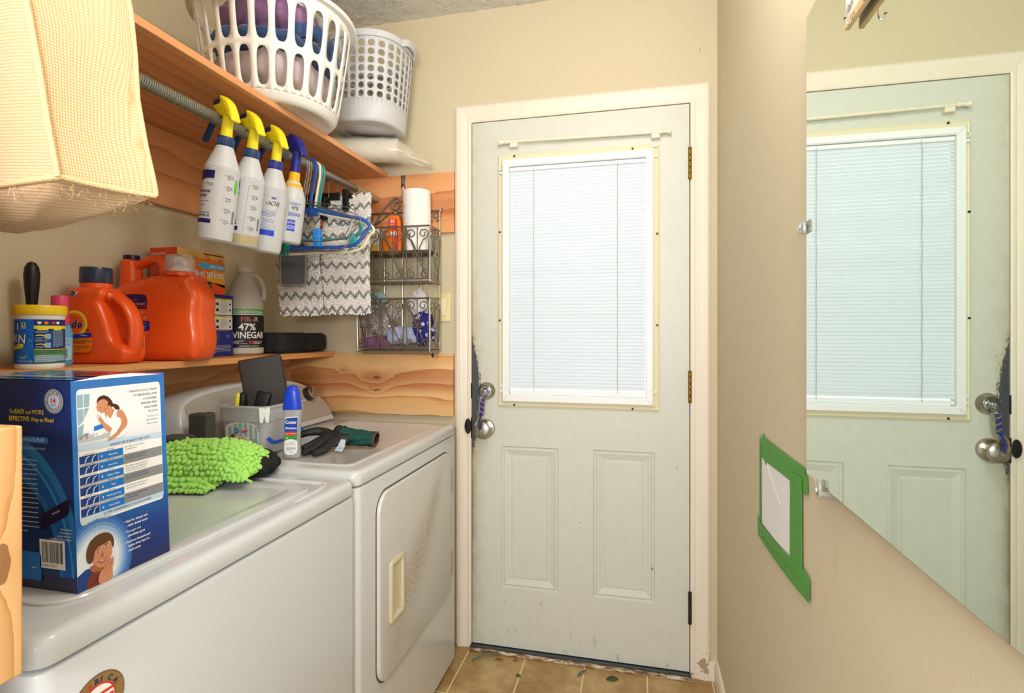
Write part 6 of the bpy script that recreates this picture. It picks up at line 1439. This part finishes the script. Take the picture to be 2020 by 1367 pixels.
for i in range(72):
    th = 2*PI*i/72; dip = .0
    rims.append([bk(th, 1.0, a)+Vector((0, 0, b)) for a, b in ((-.001, -.004), (-.001, .004), (.004, .009), (.014, .009), (.020, .004), (.0205, -.006), (.018, -.008), (.016, -.002), (.006, -.001))])
rims.append(rims[0]); mb.rings(rims, False, False); mb.build('rolled_rim', t)
for s_ in (-1, 1):      # grip loops at the two ends
    mb = MB().use(M_bsk, True); a0 = PI/2*s_+(.0 if s_ < 0 else 0)
    rs = []
    for i in range(13):
        f_ = i/12; th = a0-.34+.68*f_; e = math.sin(PI*f_)
        rs.append([bk(th, .985, a*1.0+.018*e**.5)+Vector((0, 0, b-.040*e**.5)) for a, b in ((.0, .012), (.008, .013), (.0095, -.014), (.005, -.024), (-.001, -.014))])
    mb.rings(rs, True, True, closed=True); mb.build('grip_handle', t)
# the laundry: each piece its own
M_tow = lambda n, c, b=.5: mat(n, c, .95, bump=b, bscale=420, sheen=.5)
def cloth(name, label, cat, c, r, amp, k, m, seed, fold=None, sq=2.6, rz=0, fl=None, sub=5):
    o = lump(MB().use(m, True), c, r, amp, k, seed, sub, sq, Matrix.Rotation(rz, 4, 'Z'), fl, fold).build(name); return tag(o, label, cat, 'laundry in the white basket')
bx, by, bz = BKC
cloth('bath_towel', 'lavender grey towel bulging through the lower slots of the basket', 'towel', (bx, by, bz+.108), (.155, .165, .058), .010, 12, M_tow('lavender_terry', (206, 188, 192)), 21, ((.5, .6, .2), .009, .05, 45))
cloth('yellow_cloth', 'pale yellow cloth at the bottom of the laundry basket', 'cloth', (bx+.012, by+.012, bz+.036), (.146, .150, .026), .008, 20, M_tow('pale_yellow_cotton', (240, 234, 186), .2), 23, ((.5, .6, .3), .005, .03, 70), fl=bz+.002)
cloth('denim_shirt', 'blue denim shirt folded over the towel in the basket', 'shirt', (bx-.01, by+.01, bz+.198), (.160, .168, .028), .010, 13, M_tow('denim_blue', (58, 92, 142), .3), 25, ((.3, .7, .5), .011, .05, 60))
o = MB().use(M_tow('denim_blue', (58, 92, 142), .3), True)
o.tube(catmull([(bx+.12, by-.10, bz+.222), (bx+.150, by-.05, bz+.238), (bx+.158, by+.0, bz+.236), (bx+.150, by+.06, bz+.228), (bx+.13, by+.11, bz+.215)], 6), [.012]+[.020+.003*math.sin(i*.9) for i in range(23)]+[.012], 14, flat=(1.1, .9)); tag(o.build('rolled_sleeve'), 'rolled blue denim sleeve behind the upper slots of the basket', 'sleeve', 'laundry in the white basket')
cloth('purple_towel', 'mauve purple terry towel heaped on top of the basket', 'towel', (bx+.02, by-.065, bz+.268), (.135, .100, .045), .016, 15, M_tow('mauve_terry', (164, 118, 166)), 27, ((.6, .5, .4), .012, .06, 50))
cloth('purple_towel', 'thin mauve towel fold at the far side of the basket top', 'towel', (bx+.03, by+.10, bz+.245), (.100, .060, .016), .008, 18, M_tow('mauve_terry', (164, 118, 166)), 31, ((.6, .5, .4), .007, .06, 70))
cloth('white_garment', 'small white garment tucked between the purple towel and denim', 'garment', (bx+.115, by-.02, bz+.290), (.045, .05, .024), .012, 22, M_tow('white_cotton', (236, 232, 226), .2), 33, ((.6, .5, .4), .007, .04, 80), sub=4)

# grey round-hole hamper standing on the cup roll and shelf edge
M_ham = mat('hamper_grey', (206, 208, 212), .4)
t = thing('laundry_hamper', 'light grey round-holed laundry hamper leaning beside the white basket', 'hamper', (-.992, 1.868, 1.984))
HMx = Matrix.Translation((-.992, 1.868, 1.986)) @ Matrix.Rotation(.03, 4, Vector((.2, 1, 0)))
HH = .305
def hm(th, v, dr=0):
    r = .122+(.142-.122)*v
    if v < .05: r *= .93+.07*math.sin(v/.05*PI/2)
    p = 2.6; c_, s_ = math.cos(th), math.sin(th); k = (abs(c_)**p+abs(s_)**p)**(-1/p)
    return HMx @ Vector(((r+dr)*c_*k, (r+dr)*s_*k, HH*v))
mb = MB().use(M_ham, True); holes_asp = 1
perforated(mb, hm, 26, 0, 1, [(.0, .05, None), (.05, .26, None)]+[(.26+.094*k, .354+.094*k, (.5, .315, .385)) for k in range(7)]+[(.918, 1.0, None)])
solidify(mb.build('hamper_wall', t), .003, 1)
mb = MB().use(M_ham, True); N = 60
mb.rings([[hm(2*PI*i/N, 0)-HMx.to_3x3() @ Vector((0, 0, 0)) for i in range(N)], [HMx @ Vector((.100*math.cos(2*PI*i/N), .100*math.sin(2*PI*i/N), -.001)) for i in range(N)], [HMx @ Vector((.095*math.cos(2*PI*i/N), .095*math.sin(2*PI*i/N), .004)) for i in range(N)],
          [HMx @ Vector((.066*math.cos(2*PI*i/N), .066*math.sin(2*PI*i/N), .004)) for i in range(N)], [HMx @ Vector((.062*math.cos(2*PI*i/N), .062*math.sin(2*PI*i/N), .0015)) for i in range(N)]], False, True); mb.build('hamper_base', t)
mb = MB().use(M_ham, True); rs = [[hm(2*PI*i/60, 1.0, a)+HMx.to_3x3() @ Vector((0, 0, b)) for a, b in ((-.002, -.004), (-.002, .004), (.003, .007), (.008, .004), (.008, -.018), (.005, -.018))] for i in range(60)]; rs.append(rs[0]); mb.rings(rs, False, False); mb.build('rim', t)
for s_ in (0, PI):
    mb = MB().use(M_ham, True); rs = []
    for i in range(11):
        f_ = i/10; th = s_-.32+.64*f_; e = math.sin(PI*f_)**.6
        rs.append([hm(th, 1.0, .008+a+.012*e)+HMx.to_3x3() @ Vector((0, 0, b+.012*e)) for a, b in ((0, -.02), (.004, -.02), (.006, .004), (0, .006))])
    mb.rings(rs); mb.build('lift_handle', t)

# sleeve of foam cups in its crinkled bag
t = thing('cup_sleeve', 'roll of white foam cups in clear crinkled bag under the grey hamper', 'cup sleeve', (-1.0, 1.915, 1.8845))
ca_, cb_ = Vector((-1.20, 1.840, 1.9335)), Vector((-.905, 1.932, 1.9335)); ax = (cb_-ca_).normalized()
mb = MB().use(mat('foam_cup_white', (244, 240, 236), .6), True); n = 46; pts = [ca_.lerp(cb_, i/n) for i in range(n+1)]
mb.tube(pts, [.0435+.0012*(i % 3 == 0) for i in range(n+1)], 32); mb.build('stacked_cups', t)
M_film = mat('clear_film', (236, 226, 206), .15, alpha=.42)
mb = MB().use(M_film, True); rs = []; s1 = ax.cross(Vector((0, 0, 1))).normalized()
L_ = (cb_-ca_).length
for i in range(46):
    f_ = i/45; d = f_*(L_+.125); c = ca_+ax*d; k = max(0, (d-L_)/.125)
    w = .0475*(1-.45*k); h = .0475*(1-.86*k**.8); c = c+Vector((0, 0, -.056*k**.9)); ring = []
    for j in range(40):
        a = 2*PI*j/40; q = .0035*nz((math.cos(a)*2, math.sin(a)*2, d*30), 1.0, 3)*(1+2*k)
        p = c+s1*(w+q)*math.cos(a)+Vector((0, 0, (h+q)*math.sin(a))); p.z = max(p.z, (1.8848 if p.x < -.985 else 1.868)+.0004*(j % 3)); ring.append(p)
    rs.append(ring)
mb.rings(rs, True, True); mb.build('bag_film', t)

# burlap tote hanging close to the camera
M_bur = mat('burlap', (226, 190, 142), .95, sheen=.3); g = G(M_bur); src, o = g.xyz(True)
hu = g.math('ADD', g.math('MULTIPLY', o[0], .95), g.math('MULTIPLY', o[1], -1.05)); n_ = g.noise(src, 60, 3)
wv = lambda c, k: g.math('ADD', g.math('MULTIPLY', g.math('SINE', g.math('ADD', g.math('MULTIPLY', c, k), g.math('MULTIPLY', n_, 2.2))), .5), .5)
zu = g.math('ADD', o[2], g.math('MULTIPLY', hu, .10))
wa, wb = wv(hu, 2350), wv(zu, 1950); wm = g.math('MULTIPLY', g.math('POWER', wa, .6), g.math('POWER', wb, .6))
c = g.ramp(wm, [(0, srgb(190, 146, 102)), (.4, srgb(218, 180, 134)), (1, srgb(236, 206, 164))]); c = g.mix(g.math('MULTIPLY', g.noise(src, 18, 4), .35), c, srgb(214, 172, 122)); g.color(c); g.bump(wm, .55, .0012)
t = thing('tote_bag', 'large pale burlap tote bag hanging at the upper left foreground', 'tote bag', (-.75, .52, 1.385))
A, B_, C_, D_ = Vector((-.574, .431, 0)), Vector((-.546, .520, 0)), Vector((-.935, .640, 0)), Vector((-.955, .500, 0))
def tote_ring(z, k, inset=0):
    sh_ = Vector((-.085*(z-1.387), -.12*(z-1.387), 0)); ctr = (A+B_+C_+D_)/4; out = []
    cs = [p+sh_ for p in (A, B_, C_, D_)]; cc = ctr+sh_
    for e in range(4):
        p, q_ = cs[e], cs[(e+1) % 4]; nn = (4, 12, 4, 14)[e] if 0 else (8, 20, 8, 22)[e]
        for i in range(nn):
            f_ = i/nn; x = p.lerp(q_, f_); d = (q_-p).normalized(); nrm = Vector((d.y, -d.x, 0))
            belly = (.010 if e != 0 else -.006)*math.sin(PI*f_)*k+.011*nz((x.x*7, x.y*7, z*6), 1, 4)*min(1, max(0, (z-1.40)*14))
            x = x+nrm*belly; x = cc+(x-cc)*(1-inset); x.z = z; out.append(x)
    return out
zsb = [1.393, 1.397, 1.403, 1.415, 1.45, 1.5, 1.55, 1.6, 1.65, 1.7, 1.75, 1.80, 1.84]
rings_ = []
for i, z in enumerate(zsb): rings_.append(tote_ring(z, 1, .006 if i == 0 else 0))
# the lower corner of the gusset is pulled out, the underside sags
for i in range(len(rings_[0])): pass
mb = MB().use(M_bur, True); mb.rings(rings_, False, False)
n0 = len(rings_[0]); base = rings_[0]; c0 = sum(base, Vector())/n0; prev = base; und = [base]
for k, (f_, dz) in enumerate(((.93, -.003), (.8, -.010), (.6, -.018), (.35, -.024), (.12, -.026))):
    und.append([c0+(p-c0)*f_+Vector((0, 0, dz+.005*nz((p.x*12*f_, p.y*12*f_, 0), 1, 8))) for p in base])
mb.rings(und, False, True)
solidify(mb.build('bag_body', t), .002, -1)
seam = mat('burlap_seam', (222, 188, 140), .95, bump=.5, bscale=500)
for idx, (r_, nm) in enumerate(((.0028, 'corner_seam'), (.0024, 'corner_seam'))):
    j = 0 if idx == 0 else 8
    MB().use(seam, True).tube([rg[j]+Vector((.001, -.0012, 0)) for rg in rings_], r_, 8).build(nm, t)
mb = MB().use(seam, True); mb.tube([p+Vector((0, 0, .0005)) for p in base[:9]], .0028, 8); mb.tube([base[i % n0] for i in range(n0-22, n0+1)], .0032, 8); mb.build('base_hem', t)
# loose fibres on the lower hem
R2 = random.Random(5); mb = MB().use(mat('burlap_fibre', (206, 168, 116), .9))
for k in range(420):
    i = R2.randrange(n0); f_ = R2.uniform(.75, 1.0); p = c0+(base[i]-c0)*f_+Vector((R2.uniform(-.01, .01), R2.uniform(-.01, .01), -.004*R2.random()-(1-f_)*.03))
    d = Vector((R2.uniform(-1, 1), R2.uniform(-1, 1), R2.uniform(-1.3, .1))).normalized(); l = R2.uniform(.004, .011)
    mb.tube([p, p+d*l*.5, p+d*l+Vector((R2.uniform(-.003, .003), 0, 0))], .00022, 3)
o = mb.build('loose_fibres', t, fix=False); o['kind'] = 'stuff'
top = rings_[-1]
for y_ in (0, 1):
    a, b = (top[8+24], top[8+34]) if False else (top[38] if y_ == 0 else top[12], top[50] if y_ == 0 else top[24]); hk = Vector((-.82, .378, 2.14))
    MB().use(seam, True).tube(catmull([a+Vector((0, 0, -.02)), a+Vector((0, 0, .03)), a.lerp(hk, .6)+Vector((.01, 0, .02)), hk+Vector((0, .004, .006)), b.lerp(hk, .6)+Vector((-.01, 0, .02)), b+Vector((0, 0, .03)), b+Vector((0, 0, -.02))], 6), .008, 8, flat=(1.4, .35)).build('strap', t)
tag(MB().use(M_zinc, True).tube([(-.82, .3635, 2.135), (-.82, .392, 2.135), (-.82, .396, 2.15)], .003, 8).build('coat_hook'), 'metal hook holding up the burlap tote straps', 'hook')

# ================================================================== RIGHT WALL
M_mir = mat('mirror_silver', (226, 238, 230), .0, 1.0); M_mir.node_tree.nodes['Principled BSDF'].inputs['Roughness'].default_value = .012
t = thing('wall_mirror', 'frameless rectangular mirror on the right wall reflecting the door', 'mirror', (.2545, .35, 1.017))
MB().use(mat('mirror_edge', (64, 84, 76), .15, coat=.5)).box((.2505, -.25, 1.0175), (.2560, .9185, 1.7195)).build('glass_edge', t)
MB().use(M_mir).box((.2496, -.249, 1.0185), (.2504, .9175, 1.7185)).build('mirror_face', t)
MB().use(mat('mirror_back', (70, 66, 60), .8)).box((.2562, -.24, 1.03), (.2675, .905, 1.705)).build('backing_board', t)
for (y, z, lb) in ((.921, 1.398, 'clear plastic clip on the left edge of the mirror'), (.845, 1.0165, 'clear plastic clip under the bottom edge of the mirror')):
    c = thing('mirror_clip', lb, 'clip', (XR, y, z), group='mirror clips')
    M_ac = mat('clear_acrylic', (245, 245, 242), .06, trans=.85, ior=1.49)
    vert = z < 1.1
    mb = MB().use(M_ac, True)
    if vert: mb.rbox((.2425, y-.010, z-.012), (.2478, y+.010, z+.010), .003, 3); mb.rbox((.2425, y-.010, z-.014), (.2678, y+.010, z-.0035), .003, 3)
    else: mb.rbox((.2425, y-.010, z-.010), (.2478, y+.012, z+.010), .003, 3); mb.rbox((.2425, y+.0035, z-.010), (.2678, y+.014, z+.010), .003, 3)
    mb.build('clip_body', c)
    MB().use(M_chrome, True).lathe([(.0045, 0), (.004, .0015), (0, .002)], M=Matrix.Translation((.2425, y+(.0 if vert else .004), z-(.005 if vert else 0))) @ Matrix.Rotation(-PI/2, 4, 'Y'), seg=14).build('screw', c)
# wooden hook sign in front of the mirror top
t = thing('hook_sign', 'whitewashed wooden key sign with cursive words hanging over the mirror top', 'sign', (.236, .45, 1.583))
M_ww = mat('whitewashed_board', (238, 228, 222), .7); g = G(M_ww); src, o = g.xyz(True)
n_ = g.noise(g.comb(g.math('MULTIPLY', o[0], 60), g.math('MULTIPLY', o[1], 5), g.math('MULTIPLY', o[2], 70)), 1.4, 4); g.color(g.ramp(n_, [(.3, srgb(222, 196, 170)), (.5, srgb(240, 232, 226)), (1, srgb(248, 242, 240))]))
MB().use(M_ww).rbox((.2405, .10, 1.606), (.2445, .7265, 1.76), .0008, 1).build('sign_board', t)
MB().use(mat('raw_pine', (232, 196, 146), .7, var=.2, vscale=30)).rbox((.2390, .10, 1.5965), (.2450, .7262, 1.607), .0008, 1).build('lower_rail', t)
for y in (.694, .648, .60, .55, .50, .45, .40):
    mb = MB().use(M_chrome, True); mb.tube(catmull([(.2395, y, 1.6015), (.2365, y, 1.600), (.2360, y, 1.594), (.2340, y, 1.589), (.2305, y, 1.590), (.2290, y, 1.594)], 4), .0010, 8); mb.lathe([(0, -.002), (.0022, 0), (0, .002)], (.2290, y, 1.5955), 10); mb.build('cup_hook', t)
pr = Print(lambda u, v, d: Vector((.2403-d, .7265-u, 1.5965+v)), gap=.0004)
pr.lay(1).text('jan  feb  mar  apr  may  jun', .004, .0165, .0115, I_black, shear=.25, sx=1.05).text('Birthdays', .03, .09, .035, I_black, shear=.25); pr.build('lettering', t)
for (y0, z0) in ((.12, 1.759), (.70, 1.759)): MB().use(mat('twine', (170, 140, 100), .9), True).tube([(.2425, y0, z0-.002), (.2425, .41, 1.90)], .0015, 6).build('twine', t)
tag(MB().use(M_zinc, True).tube([(XR-.0005, .41, 1.898), (.241, .41, 1.898), (.239, .41, 1.904)], .0015, 8).build('nail'), 'nail in the right wall holding the wooden sign', 'nail')
# taped sheet of paper
t = thing('taped_paper', 'white paper patch framed with green painter tape on the right wall', 'paper', (XR, 1.155, .80))
def wall_sheet(mb, pts, d): mb.prism(pts, lambda u, v, dd: Vector((XR-.0004-d-dd, u, v)), 0, .0006); return mb
mb = MB().use(mat('paper_sheet', (240, 238, 236), .7)); wall_sheet(mb, [(1.318, .955), (1.312, .957), (1.270, .950), (1.262, .957), (1.200, .960), (1.072, .963), (1.066, .826), (1.12, .820), (1.20, .813), (1.318, .806)], .0004); mb.build('paper_sheet', t)
M_tape = mat('painter_tape_green', (70, 150, 42), .55, bump=.15, bscale=60); M_tape2 = mat('painter_tape_green_overlap', (58, 128, 38), .55, bump=.2, bscale=60)
for nm, pts, d, m_ in (('tape_strip', [(1.335, 1.002), (1.330, .985), (1.322, 1.005), (1.312, .990), (1.296, 1.013), (1.282, 1.004), (1.05, 1.008), (.980, 1.010), (.985, 1.0), (.972, .998), (.969, .971), (.985, .966), (1.04, .968), (1.20, .958), (1.262, .955), (1.268, .947), (1.30, .955), (1.335, .955)], .0012, M_tape),
                       ('tape_strip', [(1.332, .985), (1.316, .985), (1.314, .80), (1.332, .80)], .0020, M_tape2), ('tape_strip', [(1.072, .985), (1.000, .990), (.998, .84), (1.002, .815), (1.074, .81)], .0026, M_tape),
                       ('tape_strip', [(1.343, .818), (1.347, .800), (1.343, .770), (1.20, .775), (1.05, .787), (.958, .7995), (.956, .838), (.985, .842), (1.06, .829), (1.20, .812), (1.32, .806)], .0032, M_tape)):
    wall_sheet(MB().use(m_), pts, d).build(nm, t)
MB().use(M_tape2, True).tube(catmull([(XR-.004, 1.30, .783), (XR-.0045, 1.20, .792), (XR-.004, 1.10, .806), (XR-.0045, 1.04, .812), (XR-.004, .985, .815)], 4), .0011, 6).build('tape_wrinkle', t)
MB().use(mat('paper_crease', (214, 210, 206), .7), True).tube(catmull([(XR-.0016, 1.262, .952), (XR-.0018, 1.215, .925), (XR-.0016, 1.18, .91), (XR-.0018, 1.15, .898)], 4), .0007, 5).build('paper_crease', t)

# ================================================================== ON THE DOOR AND FLOOR
t = thing('curtain_rod', 'thin cream tension curtain rod across the top of the door', 'curtain rod', (-.21, SY-.02, 1.955))
M_cr = mat('rod_cream', (236, 228, 208), .35); yr = SY-.020
zr = lambda x: 1.9620-.0135*(x+.515)*0+(-.009)*((x+.515)/.61)
P2 = lambda x, dz=0: (x, yr, zr(x)+dz)
MB().use(M_cr, True).tube([P2(-.325), P2(.085)], .0062, 16).build('outer_tube', t)
MB().use(M_cr, True).tube([P2(-.50), P2(-.32)], .0048, 16).build('inner_tube', t)
for s_, x in ((-1, -.500), (1, .082)):
    mb = MB().use(M_cr, True); Mx_ = Matrix.Translation(P2(x)) @ Matrix.Rotation(s_*PI/2, 4, 'Y')
    mb.lathe([(.0075, -.014), (.0085, -.012), (.0085, -.002), (.0065, 0), (.0068, .010), (.0105, .020), (.0110, .024), (.009, .027), (0, .028)], M=Mx_, seg=24); mb.build('finial', t)
    xb = -.468 if s_ < 0 else .055
    mb = MB().use(M_cr); mb.rbox((xb-.015, SY-.0235, zr(xb)-.021), (xb+.015, SY, zr(xb)-.004), .002); mb.build('bracket', t)
# keys and braided lanyard hanging from the deadbolt
t = thing('key_lanyard', 'blue and tan braided key lanyard hanging from the deadbolt', 'lanyard', (-.586, SY-.03, .905))
kx_, ky_, kz_ = -.586, SY-.034, .986
MB().use(M_chrome, True).rbox((-.5815, SY-.044, .995), (-.5785, SY-.0262, 1.012), .001).build('key', t)
MB().use(M_chrome, True).tube([(-.582+.011*math.cos(a*PI/10), SY-.040, .990+.014*math.sin(a*PI/10)) for a in range(20)], .0011, 6, closed=True).build('key_ring', t)
M_bb = mat('braid_blue', (34, 58, 140), .8); M_bt = mat('braid_tan', (150, 118, 80), .8)
for k, (m_, nm) in enumerate(((M_bb, 'blue_cord'), (M_bt, 'tan_cord'), (M_bb, 'blue_cord'))):
    ph_ = 2*PI*k/3
    MB().use(m_, True).tube([(-.585+.0048*math.cos(i*.55+ph_)-.0001*i, SY-.046+.004*math.sin(i*.55+ph_)-.022*max(0, (i-30)/16), .978-.0017*i) for i in range(36)], .0036, 8).build(nm, t)
yk = SY-.070
MB().use(M_bt, True).tube([(-.5935, SY-.052, .918), (-.597, yk-.004, .900), (-.598, yk-.004, .868)], .0030, 8).build('tan_tassel', t)
MB().use(M_bb, True).tube([(-.588, SY-.053, .918), (-.588, yk-.005, .900), (-.586, yk-.005, .866)], .0042, 8, flat=(1.4, .7)).build('blue_tassel', t)
MB().use(mat('tag_cream', (226, 220, 190), .6), True).tube([(-.596, SY-.052, .905), (-.606, SY-.055, .892), (-.611, SY-.056, .876)], .0020, 6).build('cord_end', t)
# leaves and crumbs blown in under the door
M_leaf = mat('leaf_green', (74, 84, 52), .8); M_leafb = mat('leaf_brown', (140, 92, 48), .8); M_leafg = mat('leaf_grey', (112, 116, 100), .8)
def leaf(label, x, y, L, w, rz, m, curl=.004, group=None):
    mb = MB().use(m, True); n = 8; rs = []
    for i in range(n+1):
        f_ = i/n; ww = w*math.sin(PI*min(1, f_*1.02+.01))**.7; z = .0016+curl*math.sin(PI*f_)
        rs.append([Vector((x, y, 0))+Matrix.Rotation(rz, 3, 'Z') @ Vector((L*(f_-.5), s_*ww, z+abs(s_)*curl*.5)) for s_ in (-1, 0, 1)])
    mb.rings(rs, False, False, closed=False); o = mb.build('leaf'); solidify(o, .0005, 0); return tag(o, label, 'leaf', group)
leaf('long dry grey-green leaf crossing the threshold at the lock side', -.565, 1.975, .11, .007, .55, M_leafg, .012)
leaf('dark green leaf on the tile before the middle of the threshold', -.095, 1.957, .045, .013, .3, M_leaf, .003)
leaf('pale narrow leaf on the second tile joint from the right', -.205, 1.965, .055, .006, 1.0, M_leafg, .003)
leaf('small orange-brown leaf beside the threshold on the left', -.455, 1.985, .018, .005, .2, M_leafb, .002)
leaf('brown leaf scrap near the left of the threshold', -.515, 1.975, .035, .006, .1, M_leafb, .003)
leaf('small dark leaf scrap on the tile left of the first joint', -.425, 1.90, .022, .006, -.4, M_leaf, .002)
